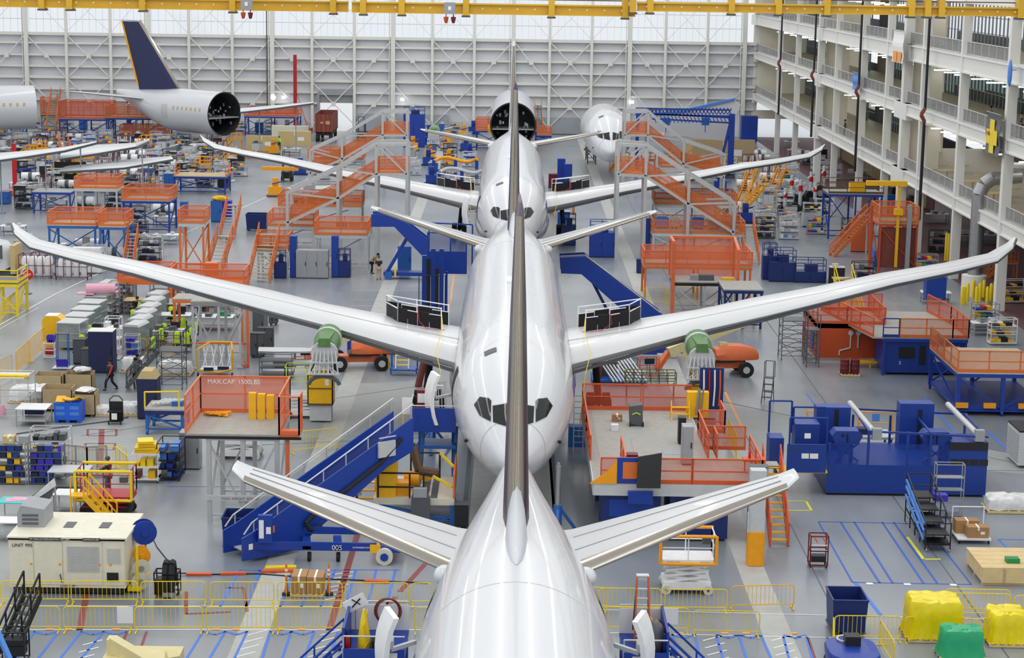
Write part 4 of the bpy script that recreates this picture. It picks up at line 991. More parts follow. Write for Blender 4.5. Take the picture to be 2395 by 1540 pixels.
def bigbin(label, p, w=1.2, d=1.0, h=.9, m='blue', rz=0, slots=True, name='pallet_bin', flare=.0, wheels=False):
    t = thing(name, label, 'bin', p, rz); z0 = .18
    def shell(k, z): return [(-w/2*k,-d/2*k,z),(w/2*k,-d/2*k,z),(w/2*k,d/2*k,z),(-w/2*k,d/2*k,z)]
    i = 1-.08/w
    b = B(); b.loft([shell(1-flare,z0), shell(1,h), shell(1.03,h), shell(1.03,h-.06)], (1,0)); b.loft([shell(1,h), shell(i,h), shell((1-flare)*i,z0+.08)], (0,1)); b.make('shell', m, t)
    b = B()
    for x in (-w/2+.12,0,w/2-.12): b.box(x-.1,x+.1,-d/2+.05,d/2-.05,0 if not wheels else .12,z0)
    b.make('runner', m if not wheels else 'greyd', t)
    if wheels:
        for x in (-w/2+.2,w/2-.2): b = B(); b.wheel((x,-d/2+.2,.11),.11,.07); b.wheel((x,d/2-.2,.11),.11,.07); b.make('caster', 'rubber', t)
    if slots:
        b = B()
        for x in (-w*.27,w*.27):
            for z in (.45,.72): b.box(x-w*.17,x+w*.17,-d/2-.012,-d/2+.0,z*h/.95-.09,z*h/.95+.09)
        b.make('side_panel', 'bluel', t)
    return t
def lump(b, c, sx, sy, sz, seed=0, n=12, m=8, rough=.12): b.ball(c, 1, n, m, (sx,sy,sz), rough, seed)
def wrapped(label, p, w, d, h, rz=0, m='wrap', seed=1, name='wrapped_pallet'):
    t = pallet(label, p, w+.2, d+.2, rz); t.name = name; t['category'] = 'pallet load'
    rn = random.Random(seed); b = B(); n = 28; rg = []
    for z, k in ((.145,1),(.2,1.03),(h*.5,1.0),(h*.85,.98),(h*.97,.85),(h,.4)):
        r_ = []
        for i in range(n):
            a = 2*PI*i/n; cx, sy = math.cos(a), math.sin(a); q = max(abs(cx),abs(sy)); r_.append((cx/q*w/2*k*(1+rn.uniform(-.05,.05)), sy/q*d/2*k*(1+rn.uniform(-.05,.05)), z+(rn.uniform(-.06,.06) if z > .2 else 0)))
        rg.append(r_)
    b.loft(rg); b.make('wrapped_load', m, t); return t
def cone(label, p, h=1.05):
    t = thing('traffic_cone', label, 'cone', p); b = B(); b.lathe((0,0,0),[(.2,0),(.2,.07),(.11,.1)],12); b.make('rubber_base', 'rubber', t)
    b = B(); b.lathe((0,0,.08),[(.085,0),(.07,.25),(.05,.35),(.045,h-.1),(.03,h-.05),(.03,h),(.01,h)],10); c = b.make('cone_body', 'orange', t)
    b = B(); b.lathe((0,0,.0),[(.056,h*.66),(.056,h*.74)],10); b.lathe((0,0,0),[(.056,h*.8),(.056,h*.88)],10); b.make('reflective_band', 'paper', t); return t
def extinguisher(label, p):
    t = thing('fire_extinguisher', label, 'fire extinguisher', p); b = B(); b.lathe((0,0,0),[(.1,0),(.11,.03),(.11,.5),(.07,.6),(.03,.63)],12); b.make('cylinder', 'redfire', t)
    b = B(); b.box(-.03,.03,-.08,.08,.63,.7); b.path([(0,.05,.65),(.12,.05,.5),(.12,.0,.2)],.015,5); b.make('valve', 'black', t); return t
# ---- people
def skin(name, verts, edges, m, parent, sub=2):
    me = bpy.data.meshes.new(name); me.from_pydata([v[:3] for v in verts], edges, []); me.materials.append(MT[m])
    o = bpy.data.objects.new(name, me); C.objects.link(o); o.parent = parent
    o.modifiers.new('Skin', 'SKIN'); sv = me.skin_vertices[0].data
    for i, v in enumerate(verts): sv[i].radius = (v[3], v[4] if len(v) > 4 else v[3]); sv[i].use_root = (i == 0)
    o.modifiers['Skin'].use_smooth_shade = True; s = o.modifiers.new('Subdivision', 'SUBSURF'); s.levels = sub; s.render_levels = sub
    return o
def person(label, p, rz=0, pose='walk', top='black', legs='black', sk='skin', hair='hair', vest=None, cap=None, shoes='black', H=1.0, lean=0, sit=False, arm=None, name='person'):
    t = thing(name, label, 'person', p, rz); t.scale = (H,H,H)
    st_ = {'walk':.34,'stand':.04,'bend':.05,'kneel':0}[pose]; L_ = lean
    hz = .93 if pose != 'bend' else .9
    hip = V((0,0,hz)); ch = V((0,-math.sin(L_)*.42,hz+.42*math.cos(L_))); nk = ch+V((0,-math.sin(L_*1.1)*.13,.13*math.cos(L_*1.1))); hd = nk+V((0,-math.sin(L_*1.3)*.17-.02,.17*math.cos(L_*1.3)))
    lh, rh = hip+V((-.1,0,-.06)), hip+V((.1,0,-.06))
    lk, rk = V((-.11,-st_*.6-.03,.5)), V((.11,st_*.3-.06,.5)); la, ra = V((-.11,-st_*.8,.09)), V((.11,st_*1.1,.12 if pose=='walk' else .09))
    ls, rs = ch+V((-.19,0,.03)), ch+V((.19,0,.03)); sw = {'walk':.22,'stand':.0,'bend':-.25,'kneel':-.2}[pose]
    if arm == 'fwd': le, re_, lw, rw = ls+V((-.02,-.2,-.2)), rs+V((.02,-.2,-.2)), ls+V((.05,-.45,-.12)), rs+V((-.05,-.45,-.12))
    else: le, re_ = ls+V((-.05,sw*.6,-.28)), rs+V((.05,-sw*.6,-.28)); lw, rw = ls+V((-.08,sw*.9-.08,-.52)), rs+V((.08,-sw*.9-.12,-.52))
    vs = [(*hip,.15,.11),(*(hip.lerp(ch,.5)),.14,.1),(*ch,.17,.11),(*nk,.06),(*hd,.085,.1),(*(hd+V((0,-.01,.1))),.075,.085),
          (*lh,.09),(*lk,.06),(*la,.042),(*(la+V((0,-.16,-.05))),.035,.03),(*rh,.09),(*rk,.06),(*ra,.042),(*(ra+V((0,-.15,-.06))),.035,.03),
          (*ls,.07),(*le,.045),(*lw,.03),(*(lw+V((0,-.03,-.08))),.035,.02),(*rs,.07),(*re_,.045),(*rw,.03),(*(rw+V((0,-.03,-.08))),.035,.02)]
    n0 = len(vs)
    fg = []
    for w_, i in ((lw,17),(rw,21)):
        for k in range(4): fg.append((i, *(w_+V((-.03+.02*k,-.05,-.17+.01*abs(k-1.5)))), .009))
        fg.append((i-1, *(w_+V((.05 if i==17 else -.05,-.05,-.09))), .01))
    ed = [(0,1),(1,2),(2,3),(3,4),(4,5),(0,6),(6,7),(7,8),(8,9),(0,10),(10,11),(11,12),(12,13),(2,14),(14,15),(15,16),(16,17),(2,18),(18,19),(19,20),(20,21)]
    for f in fg: vs.append(f[1:]); ed.append((f[0], len(vs)-1))
    skin('body', vs, ed, sk, t)
    g = 1.13
    tv = [(*(hip+V((0,0,.0))),.165,.125),(*(hip.lerp(ch,.5)),.155,.115),(*ch,.185,.125),(*(ch.lerp(nk,.5)),.1),(*ls,.085),(*le,.062),(*(le.lerp(lw,.5)),.05),(*rs,.085),(*re_,.062),(*(re_.lerp(rw,.5)),.05)]
    skin('shirt', tv, [(0,1),(1,2),(2,3),(2,4),(4,5),(5,6),(2,7),(7,8),(8,9)], top, t)
    lv = [(*hip,.162,.125),(*lh,.105),(*lk,.08),(*la,.065),(*rh,.105),(*rk,.08),(*ra,.065)]
    skin('trousers', lv, [(0,1),(1,2),(2,3),(0,4),(4,5),(5,6)], legs, t)
    if vest: skin('vest', [(*(hip+V((0,0,.0))),.25,.19),(*(hip.lerp(ch,.5)),.24,.19),(*ch,.27,.2),(*(ch+V((0,0,.1))),.2,.16)], [(0,1),(1,2),(2,3)], vest, t)
    b = B(); b.ball(hd+V((0,.02,.07)), .112, 12, 8, (1,1.08,.95)); b.make('hair' if not cap else 'cap', cap or hair, t)
    b = B(); f = hd+V((0,-.1,.03)); b.cb(f.x,f.y-.012,f.z-.02,.022,.03,.04); b.make('nose', sk, t)
    b = B(); b.ball(f+V((-.033,.01,.015)),.012,6,5); b.ball(f+V((.033,.01,.015)),.012,6,5); b.make('eyes', 'black', t)
    for a, nm in ((la,'shoe'),(ra,'shoe')):
        b = B(); b.ball((a.x,a.y-.06,max(.045,a.z-.05)), .05, 10, 6, (1,2.6,.9)); b.make(nm, shoes, t)
    return t
def vest_on(label, p, m='lime', rz=0, h=.6):
    t = thing('safety_vest', label, 'vest', p, rz); b = B()
    b.loft([[(.2*k*math.cos(a), .1*k*math.sin(a), z) for a in [2*PI*i/10 for i in range(10)]] for z, k in ((0,1.1),(h*.3,1),(h*.6,.9),(h*.85,.95),(h,.5))]); b.make('fabric', m, t)
    b = B()
    b.loft([[(.21*math.cos(a), .11*math.sin(a), z) for a in [2*PI*i/10 for i in range(10)]] for z in (h*.35,h*.45)],(0,0)); b.make('reflective_band', 'greyl', t); return t
# ================================================================ FOREGROUND LEFT
sc_ = lambda py: 25.0/(py+75)                            # metres per pixel for things standing at ground pixel row py
def PX(x0, x1, yb, dy=0): a = G(x0, yb); c = G(x1, yb); return V(((a.x+c.x)/2, (a.y+c.y)/2+dy, 0)), c.x-a.x
# test cart
p, w = PX(22, 296, 1393); H = 2.3; D = 3.5
t = thing('test_cart', 'cream fuselage pressurization test cart marked UNIT 995, in the lower left', 'equipment cart', p)
b = B(); b.box(-w/2,w/2,0,D,.32,H); b.make('housing', 'cream', t)
b = B(); b.prism([(-w/2,H),(w/2,H),(w/2+.05,H+.06),(-w/2-.05,H+.06)], D+.1, 'y', -.05); b.box(-w/2-.05,w/2+.08,-.05,D+.05,H,H+.12); b.make('roof', 'cream', t)
b = B(); b.box(-w/2+.1,w/2-.1,.1,D-.1,.08,.32); b.make('underframe', 'black', t)
for k, (a, c) in enumerate([(-w/2+.03,-w*.29),(-w*.28,-w*.04),(-w*.03,w*.3),(w*.32,w/2-.03)]):
    b = B(); b.box(a,c,-.03,0,.45,H-.08); d = b.make('door', 'cream', t)
    if k == 2:
        b = B()
        for j in range(18): b.box(a+.15,c-.1,-.06,-.03,1.0+j*.06,1.035+j*.06)
        b.make('louvre_grille', 'greyl', d)
    elif k == 3:
        b = B()
        for j in range(12): b.box(a+.12,c-.15,-.05,-.03,1.35+j*.055,1.38+j*.055)
        b.make('louvre_grille', 'greyl', d); b = B(); b.box(a+.1,c-.25,-.06,-.03,.62,.98); b.make('latch_panel', 'black', d)
    b = B(); b.box(c-.14,c-.04,-.04,-.03,1.25,1.34) if k < 3 else b.box(a+.2,a+.3,-.04,-.03,1.25,1.34); b.make('warning_label', 'yelloworange', d)
b = B(); b.bar((-w*.06,-.08,.9),(-w*.045,-.08,.55),.03); b.make('handle', 'black', t)
text('UNIT 995', .2, t, (-w/2+.15,-.04,2.0)); 
b = B(); b.box(-w*.32,-w*.04,-.07,-.05,H-.02,H+.1); b.make('name_plate', 'black', t); text('787 FUSELAGE PRESSURIZATION TEST CART', .082, t, (-w*.315,-.075,H+.02), m='paper')
b = B(); b.box(w*.14,w*.29,-.07,-.05,H-.02,H+.1); b.make('name_plate', 'black', t); text('CAPHD46472-200', .082, t, (w*.145,-.075,H+.02), m='paper')
text('CAUTION', .14, t, (-.3,-.02,.36))
for x in (-w*.05, w*.26): b = B(); b.box(x-.2,x+.2,1.3,2.1,H+.12,H+.14); b.make('roof_vent', 'greyd', t)
p2 = V((-w/2+.6,1.3,H+.12)); b = B(); b.prism([(-.55,0),(.55,0),(.55,.75),(-.4,.9),(-.55,.6)], 1.5, 'y', 0); o = b.make('exhaust_hood', 'grey', t, loc=p2)
b = B()
for j in range(3): b.box(-.35,.3,-.03,0,.12+j*.17,.2+j*.17)
b.make('hood_louvre', 'greyd', o)
# reels on its right end
for l, z, m1, yy, r, nm in [('blue',2.15,'blue',1.8,.5,'a'),('yellow',1.35,'yelloworange',1.2,.34,'b'),('white',.95,'pale',.9,.36,'c'),('pale',.45,'pale',.7,.36,'d')]:
    b = B(); x = w/2+.1
    b.lathe((0,0,0),[(r*.35,-.22),(r,-.22),(r,-.19),(r*.45,-.17),(r*.45,.17),(r,.19),(r,.22),(r*.35,.22)],20); o = b.make('hose_reel', m1, t, loc=(x+.32,yy,z)); o.rotation_euler = (PI/2,0,.35)
    b = B(); b.lathe((0,0,0),[(r*.3,-.3),(r*.3,.3)],10); b.make('reel_hub', 'steel' if m1 == 'pale' else m1, o)
b = B(); b.box(w/2,w/2+.5,.3,2.4,.1,.25); b.bar((w/2+.4,.4,.25),(w/2+.4,.4,2.0),.08); b.bar((w/2+.4,2.2,.25),(w/2+.4,2.2,2.4),.08); b.make('reel_frame', 'yellowb', t)
# hose cart
p, w = PX(364, 420, 1392)
t = thing('hose_cart', 'black wheeled cart holding two fat black hoses beside the test cart', 'cart', p)
b = B(); cage_ = cage(t, .95, .6, .12, 1.0, 'black', 1); b.box(-.47,.1,-.25,.3,.12,.7); b.make('tank', 'black', t)
for x in (-.02,.22):
    b = B(); b.path([(x,.3,.3),(x,.28,1.0),(x,.1,1.35),(x,-.2,1.3),(x,-.38,.95),(x+.03,-.42,.25)],.13,10); h = b.make('hose', 'rubber', t); b = B(); b.tube((x+.03,-.42,.25),(x+.03,-.44,.08),.15,10); b.make('hose_coupling', 'steel', h)
b = B()
P = [G(340,1292)+V((0,0,1.3)), G(368,1320)+V((0,0,.7)), G(415,1345)+V((0,0,.05)), G(470,1346), G(600,1344), G(760,1356), G(1000,1366)]
b.path([q+V((0,0,.03)) for q in P], .03, 6); c = tag(b.make('power_cable', 'black'), 'long black cable on the floor from the test cart to the airliner', 'cable')
for i, (a, e, lb) in enumerate([((436,1346),(496,1346),'red rubber cable protector nearest the black hose cart'),((516,1345),(576,1344),'red rubber cable protector second from the hose cart'),((612,1340),(690,1338),'red and yellow cable protector left of the cardboard boxes'),((853,1362),(910,1364),'red rubber cable protector right of both traffic cones')]):
    A = G(*a); E = G(*e); b = B(); b.bar(A+V((0,0,.05)),E+V((0,0,.05)),.24,.09); tag(b.make('cable_protector', 'redor'), lb, 'cable protector')
    if i == 2: b = B(); b.bar(A+V((.1,.5,.05)),E+V((0,.5,.05)),.3,.09); tag(b.make('cable_protector', 'yellowb'), 'yellow cable protector behind the cardboard boxes', 'cable protector')
cone('orange traffic cone left of the cardboard boxes', G(670,1392), 1.25); cone('orange traffic cone right of the cardboard boxes', G(769,1392), 1.25)
p, w = PX(682, 754, 1398); pallet('wooden pallet under the cardboard boxes between two cones', p+V((0,.5,0)), 1.35, 1.1)
box('tall brown cardboard box, left of the pair between the cones', p+V((-.33,.5,.145)), .6, 1.0, .72); box('wide brown cardboard box, right of the pair between the cones', p+V((.32,.5,.145)), .66, 1.0, .7)
# crowd barriers
y1 = 1413
row = [(0,163),(165,325),(328,485),(490,643),(647,803),(805,957),(960,1012)]
for i, (a, c) in enumerate(row): barrier(a, y1+i*.8, c, y1+i*.8, f'yellow crowd barrier, {ORD[i]} from the left in the back left row', H=.95)
row = [(-20,143),(147,310),(313,477),(480,645),(645,805),(808,960),(966,1010)]
for i, (a, c) in enumerate(row): barrier(a, 1478+i*.5, c, 1478+i*.5, f'yellow crowd barrier, {ORD[i]} from the left in the front left row', H=1.0, sign=(1.05 if i == 1 else .0) if i in (1,2,3) else None)
row = [(1375,1421),(1398,1548),(1552,1702)]
for i, (a, c) in enumerate(row): barrier(a, 1428+i*2, c, 1429+i*2, f'yellow crowd barrier, {ORD[i]} from the left in front of the white scissor lift', H=.95)
barrier(1707, 1428, 1858, 1424, 'orange yellow crowd barrier right of the white scissor lift', 'yellow', H=1.0)
barrier(1410, 1478, 1613, 1482, 'yellow crowd barrier beside the right rear door, white sheet on it', H=1.0, sign=.9); barrier(1618, 1486, 1778, 1490, 'yellow crowd barrier ending the front row right of the tail', H=1.0)
for i, (a, c) in enumerate([(1948,2108),(2112,2275),(2278,2440)]): barrier(a, 1499+i*3, c, 1501+i*3, f'yellow crowd barrier, {ORD[i]} from the left behind the yellow wrapped load', H=1.0)
barrier(2203, 1444, 2363, 1447, 'yellow crowd barrier, nearer of two parallel ones by the wooden crate', H=1.0); barrier(2207, 1434, 2362, 1437, 'yellow crowd barrier, farther of two parallel ones by the wooden crate', H=1.0); barrier(2368, 1450, 2480, 1452, 'yellow crowd barrier cut by the right edge below the wooden crate', H=1.0)
barrier(2056, 1508, 2090, 1565, 'yellow crowd barrier turned toward the camera beside the blue tilt bin', H=1.0); barrier(1947,1500,1948,1556,'yellow crowd barrier seen end on left of the blue tilt bin', H=1.0)
barrier(680, 1062, 797, 1050, 'lone yellow crowd barrier standing left of the blue boarding stairs', H=1.15)
for i, (a, ya, c, yb) in enumerate([(-40,1098,172,1096),(176,1100,298,1098),(300,1120,270,1095)]): barrier(a, ya, c, yb, ['yellow barrier behind the wire bin racks at the left edge','yellow barrier over the red floor marks at the left','yellow barrier turned sideways by the seated worker'][i], H=1.15)
for i, (a, ya, c, yb) in enumerate([(38,880,68,850),(70,848,105,818),(-10,905,30,885)]): barrier(a, ya, c, yb, f'yellow barrier slanting along the left aisle, {["middle","far","near"][i]} one of three', 'yellow', H=1.5)
barrier(278, 835, 345, 833, 'yellow barrier between the navy cabinet and the grey rolling stairs', 'yellow', H=1.15); barrier(347, 832, 412, 832, 'yellow barrier behind the grey rolling stairs', 'yellow', H=1.15)
barrier(1505, 712, 1560, 712, 'yellow barrier between the right blue ramp and the orange frame, left one', H=1.3); barrier(1562, 712, 1640, 712, 'yellow barrier between the right blue ramp and the orange frame, right one', H=1.3)
barrier(1702,1035,1722,1075,'pale yellow barrier behind the right orange deck, seen edge on',H=1.3)
# red scissor lift and yellow steps
p, w = PX(176, 302, 1222); t = scissor('red scissor lift with lime padded rails behind the cream test cart', p+V((0,1.2,0)), w, 1.5, .9, m='red', rc='red', base='rubber', pads='yellowb', rh=1.25, wheelc='rubber')
text('LIFT 0220', .15, t, (.5,-.78,.88), m='paper')
t = thing('step_stand', 'yellow stepped stand leaning in front of the red scissor lift', 'steps', G(215,1222)+V((0,-.3,0))); stairs(t, (1.1,-.0,0), (-.2,.25,1.3), .6, 'yellow', 'yellow', h=.9); b = B(); b.box(-.9,-.1,-.1,.6,1.25,1.32); b.bar((-.85,-.05,0),(-.85,-.05,1.3),.06); b.bar((-.85,.5,0),(-.85,.5,1.3),.06); b.make('platform', 'yellow', t); b = B(); hbar(b,[(-.85,-.05,1.3),(-.85,-.05,2.2),(-.1,-.05,2.2),(-.1,-.05,1.3)]); b.make('guard_rail','yellow',t)
# blue boarding stairs
A = G(540,1312); A.x += .1; t = thing('boarding_stairs', 'long blue boarding stairs rising to the front left door of the middle airliner', 'stairs', A, math.atan2(6.0,7.2)); L_ = 9.0
b = B(); b.prism([(0,.15),(0,1.15),(.6,1.35),(L_,5.15),(L_,3.6),(7.6,3.1),(2.6,.15)], .08, 'y', -.75); b.make('side_panel', 'blue', t)
b = B(); b.prism([(0,.15),(0,1.15),(.6,1.35),(L_,5.15),(L_,3.6),(7.6,3.1),(2.6,.15)], .08, 'y', .75); b.make('side_panel', 'blue', t)
b = B(); n = 22
for k in range(n): b.box(.5+k*(L_-.5)/n, .5+(k+1)*(L_-.5)/n+.05, -.67, .75, .3+k*.172, .36+k*.172)
b.make('treads', 'greyl', t)
for y in (-.71,.79):
    b = B(); hbar(b,[(.1,y,1.3),(.5,y,1.75),(L_,y,5.75)],.035)
    for k in range(8): x = .6+k*(L_-.7)/7; b.bar((x,y,1.3+(x-.6)*.452),(x,y,1.77+(x-.5)*.47),.04)
    b.make('handrail', 'alu', t)
    b = B(); b.add([(.6,y,1.35),(L_,y,5.15),(L_,y,5.6),(.6,y,1.62)],[(0,1,2,3)]); b.make('clear_screen', 'clear', t)
b = B(); b.path([(8.3,-.8,4.3),(7.2,-.82,3.4),(5.2,-.85,2.4),(3.9,-.85,1.9),(3.1,-.9,1.3),(3.3,-.95,1.0),(3.9,-.9,1.05)],.1,8); b.make('flexible_duct', 'rubber', t)
b = B(); b.box(1.2,1.6,-.78,-.76,1.15,1.45); b.make('warning_label', 'orange', t); b = B(); b.box(.9,1.3,-.78,-.76,.75,1.05); b.box(.3,.5,-.78,-.76,.6,.85); b.make('notice_plate', 'paper', t)
b = B(); b.box(4.6,4.85,-.95,-.8,1.9,2.3); b.make('call_box', 'red', t)
b = B(); b.box(7.0,7.9,-.9,-.78,3.6,4.3); b.bar((7.0,-.9,4.5),(7.9,-.9,4.5),.05); b.make('switch_cabinet', 'greyl', t)
# top landing of the stairs
P0 = AY(960,1010,88.0); P1 = AY(1066,1010,88.0); w = P1.x-P0.x; zl = P0.z
t2 = thing('stair_landing', 'blue top landing of the boarding stairs at the open front door', 'platform', (P0.x+w/2, 88.0, 0))
b = B(); b.box(-w/2,w/2,0,2.4,zl+.05,zl+.2); b.make('deck_plate', 'grey', t2); b = B(); b.box(-w/2,w/2,-.05,.03,zl,zl+1.15); b.make('front_panel', 'blue', t2); b = B(); hbar(b,[(-w/2,0,zl+1.25),(w/2-.05,0,zl+1.25)],.035); hbar(b,[(-w/2,0,zl+1.25),(-w/2,2.4,zl+1.25)],.035); b.make('hand_rail', 'alu', t2)
for x in (-w/2+.4, w/2-.15):
    b = B(); b.bar((x,.3,.1),(x+.15,1.2,zl),.16); b.bar((x,1.9,.1),(x,1.2,zl),.16); b.make('leg', 'bluem', t2)
b = B(); b.box(-w/2+.5,w/2,.3,1.8,zl-.9,zl-.75); b.make('under_platform', 'bluem', t2)
ext = [(-.75,.5,'red'),(-.3,.9,'white')]
extinguisher('red fire extinguisher on the landing at the open front door', t2.location+V((-.62,.35,zl+.2)))
t3 = thing('service_cart', 'red service cart with white pipes and black hoses on the stair landing', 'cart', t2.location+V((-.35,1.5,zl+.2))); b = B(); b.box(-.5,.1,-.2,.4,.5,1.5); b.make('housing', 'maroon', t3); b = B(); b.box(-.45,.05,-.22,-.2,.9,1.35); b.make('control_panel', 'paper', t3); b = B(); b.path([(.3,0,0),(.3,0,1.7),(.75,0,1.7),(.75,0,.8)],.04,6); b.make('pipe_frame', 'white', t3)
for k in range(3): b = B(); b.path([(.45+k*.14,.1,1.5),(.5+k*.14,-.1,.7),(.42+k*.14,.0,.1)],.05,6); b.make('hose', 'rubber', t3)
b = B(); b.ball((.3,-.15,.75),.2,10,8); b.make('ball_tank', 'bluem', t3)
t3 = thing('notice_board', 'white board on a yellow stand at the head of the boarding stairs', 'board', t2.location+V((-1.25,.6,zl+.2))); b = B(); b.box(-.25,.2,-.03,0,.5,1.3); b.make('board_panel', 'paper', t3); b = B(); b.bar((-.2,.03,0),(-.2,.03,1.2),.06); b.bar((.15,.03,0),(.15,.03,1.2),.06); b.make('stand', 'yellowb', t3)
# towing trailer frame 005
p = G(640,1318); e = G(912,1318); Lr = e.x-p.x
t = thing('stair_chassis', 'blue wheeled chassis marked 005 beside the foot of the boarding stairs', 'trailer', p+V((0,.1,0)))
b = B(); b.box(-1.0,Lr*.9,0,.12,.55,.9); b.make('side_beam', 'blue', t); b = B(); b.box(.1,Lr*.85,1.6,1.72,.8,1.1); b.make('side_beam', 'blue', t)
for k in (.28,.55): b = B(); b.prism([(Lr*k-.15,0),(Lr*k+.2,0),(Lr*k+.0,1.7),(Lr*k-.35,1.7)],.14,'z',.6); b.make('cross_member', 'blue', t)
text('005', .3, t, (Lr*.5,-.02,.6), m='paper'); text('SUPSH0005T1SF4', .1, t, (Lr*.68,-.02,.68), m='paper')
b = B(); b.wheel((Lr*.955,-.1,.36),.36,.2,24,'y'); wo = b.make('wheel', 'pale', t); b = B(); b.wheel((Lr*.955,-.22,.36),.17,.05,14,'y'); b.make('hub', 'blue', wo)
b = B(); b.wheel((Lr*.955,1.9,.36),.36,.2,24,'y'); b.make('wheel', 'pale', t); b = B(); b.wheel((Lr*.55,.3,.2),.2,.15,14); b.wheel((Lr*.3,.3,.2),.2,.15,14); b.make('wheel', 'rubber', t)
b = B(); b.box(Lr*.88,Lr*1.1,.0,1.8,.5,.75); b.make('axle_box', 'blue', t)
b = B(); b.box(Lr*.83,Lr*.92,-.08,0,.5,.85); b.bar((Lr*.9,-.04,.8),(Lr*.9,.2,1.9),.12); b.bar((Lr*.9,.2,1.75),(Lr*.7,.9,1.5),.1); b.make('yellow_brace', 'yellow', t)
b = B(); b.box(-.65,-.05,-.15,.1,.9,2.1); o = b.make('notice_board', 'blue', t); b = B(); b.box(-.6,-.4,-.17,-.15,1.1,1.9); b.box(-.3,-.1,-.17,-.15,1.3,1.6); b.make('paper_notes', 'paper', o)
bigbin('navy blue tilt bin with an open top at the foot of the boarding stairs', G(555,1285)+V((0,.6,0)), 1.3, 1.5, 1.45, 'blued', slots=False, flare=.12, wheels=True, name='tilt_bin')
# loader deck with yellow rig between stairs and nose
p, w = PX(873, 1062, 1232); t, W, D, z = plat('grey loader deck with black mats and yellow rig beside the nose', 873, 1062, 1232, 1162, 3.9, 'r', 'orange', 'orangemesh', 'bluem', 'pale', name='loader_deck', fascia='pale')
b = B()
for x in (-.1,.35,.75): b.box(x,x+.3,.1,3.7,z,z+.02)
b.make('rubber_mat', 'greyd', t)
b = B(); hbar(b,[(-W+.2,.1,z),(-W+.2,.1,z+1.15),(W-1.4,.1,z+1.15),(W-1.4,.1,z),],.045); hbar(b,[(-W+.2,.1,z+.5),(W-1.4,.1,z+.5)],.045); hbar(b,[(-.2,.1,z),(-.2,.1,z+1.15)],.04); b.make('black_rail', 'black', t)
b = B(); hbar(b,[(-W+1.5,3.7,z),(-W+1.5,3.7,z+1.2),(W-.8,3.7,z+1.2),(W-.8,3.7,z)],.045); b.make('black_rail', 'black', t)
b = B(); b.prism([(.1,0),(.1,1.3),(.9,2.3),(2.4,2.3),(2.4,1.9),(1.1,0)], .9, 'x', -W+.1); b.cb(-W+1.2,.9,z+.35-z+.0,.1,.1,.1) if 0 else None; o = b.make('yellow_rig', 'yellow', t, loc=(0,0,z)); b = B(); b.box(-W+.1,-W+1.6,.4,1.2,0,.6); b.tube((-W+1.3,1.6,.5),(-W+2.0,1.6,.5),.35,14); b.make('rig_motor', 'yelloworange', o); b = B(); b.path([(-W+1.0,2.2,2.2),(-W+1.7,2.0,1.9),(-W+2.0,1.6,.9),(-W+2.9,1.4,.8)],.22,8); b.make('rig_hose', 'brown', o)
b = B(); b.bar((W-.75,3.2,z+1.3),(W-.1,1.6,z+1.1),.1); b.bar((W-1.0,.6,z+.9),(W-.1,.2,z+.5),.1); b.make('yellow_strut', 'yellowb', t); b = B(); b.tube((W-1.4,2.8,z+.4),(W-1.4,2.6,z+.4),.3,16); b.make('round_lamp', 'yellow', t)
b = B(); b.box(-.1,.75,-.5,-.1,0,1.5); o = b.make('control_pedestal', 'greyd', t); b = B(); b.box(.0,.6,-.53,-.5,1.5,1.9); b.box(0,.6,-.5,-.2,1.5,1.9); b.make('control_screen', 'grey', o)
t = thing('step_unit', 'yellow steps with hand rails at the left of the loader deck', 'steps', G(852,1222)); stairs(t, (0,.0,0), (0,1.9,1.4), .9, 'orange', 'yellow', h=.9)
t = thing('pedestal_desk', 'grey lectern with a tilted top beside the yellow steps', 'lectern', G(838,1205)+V((0,-.5,0))); b = B(); b.bar((0,0,0),(-.05,0,1.2),.14); b.make('post', 'bluem', t); b = B(); b.cb(-.05,-.05,1.4,.5,.08,.6,0,-.35); b.make('sloped_top', 'grey', t)
cabinet('black open tool chest between the loader deck and the tail', G(1079,1240)+V((0,.3,0)), .62, .6, 1.15, 'black', 1, top='greyd', name='tool_chest', wheels=True)
# jack tripods
def jack(label, p, h=2.9, m='bluem'):
    t = thing('aircraft_jack', label, 'jack', p); b = B(); b.tube((0,0,.2),(0,0,1.4),.2,12); b.make('jack_body', m, t); b = B(); b.tube((0,0,1.4),(0,0,h),.12,12); b.tube((0,0,h),(0,0,h+.15),.07,8); b.make('ram', 'steel', t)
    for k in range(3): a = 2*PI*k/3+.5; b = B(); b.bar((math.cos(a)*.15,math.sin(a)*.15,1.2),(math.cos(a)*1.0,math.sin(a)*1.0,.08),.12); b.ball((math.cos(a)*1.0,math.sin(a)*1.0,.06),.12,8,5,(1,1,.5)); b.make('leg', m, t)
jack('blue tripod jack with a bare steel ram right of the nose', G(1303,1252), 3.2); jack('blue tripod jack close to the white ladder right of the nose', G(1385,1046), 1.7); jack('blue jack base under the stair landing left of the nose', G(1010,1055), 1.6)
t = thing('leaning_ladder', 'thin aluminium ladder standing against the nose on the right', 'ladder', G(1352,1062)); b = B(); b.bar((-.25,0,0),(-.25,.5,3.2),.05); b.bar((.25,0,0),(.25,.5,3.2),.05); b.make('side_rails','alu',t); b = B()
for k in range(10): z = .3+k*.3; b.bar((-.25,.156*z,z),(.25,.156*z,z),.035)
b.make('rungs','alu',t); box('mid blue crate stacked by the ladder right of the nose', G(1352,1050)+V((0,.7,0)), 1.0,.8,1.1,'bluem',name='storage_crate',cat='crate',tapes=False)
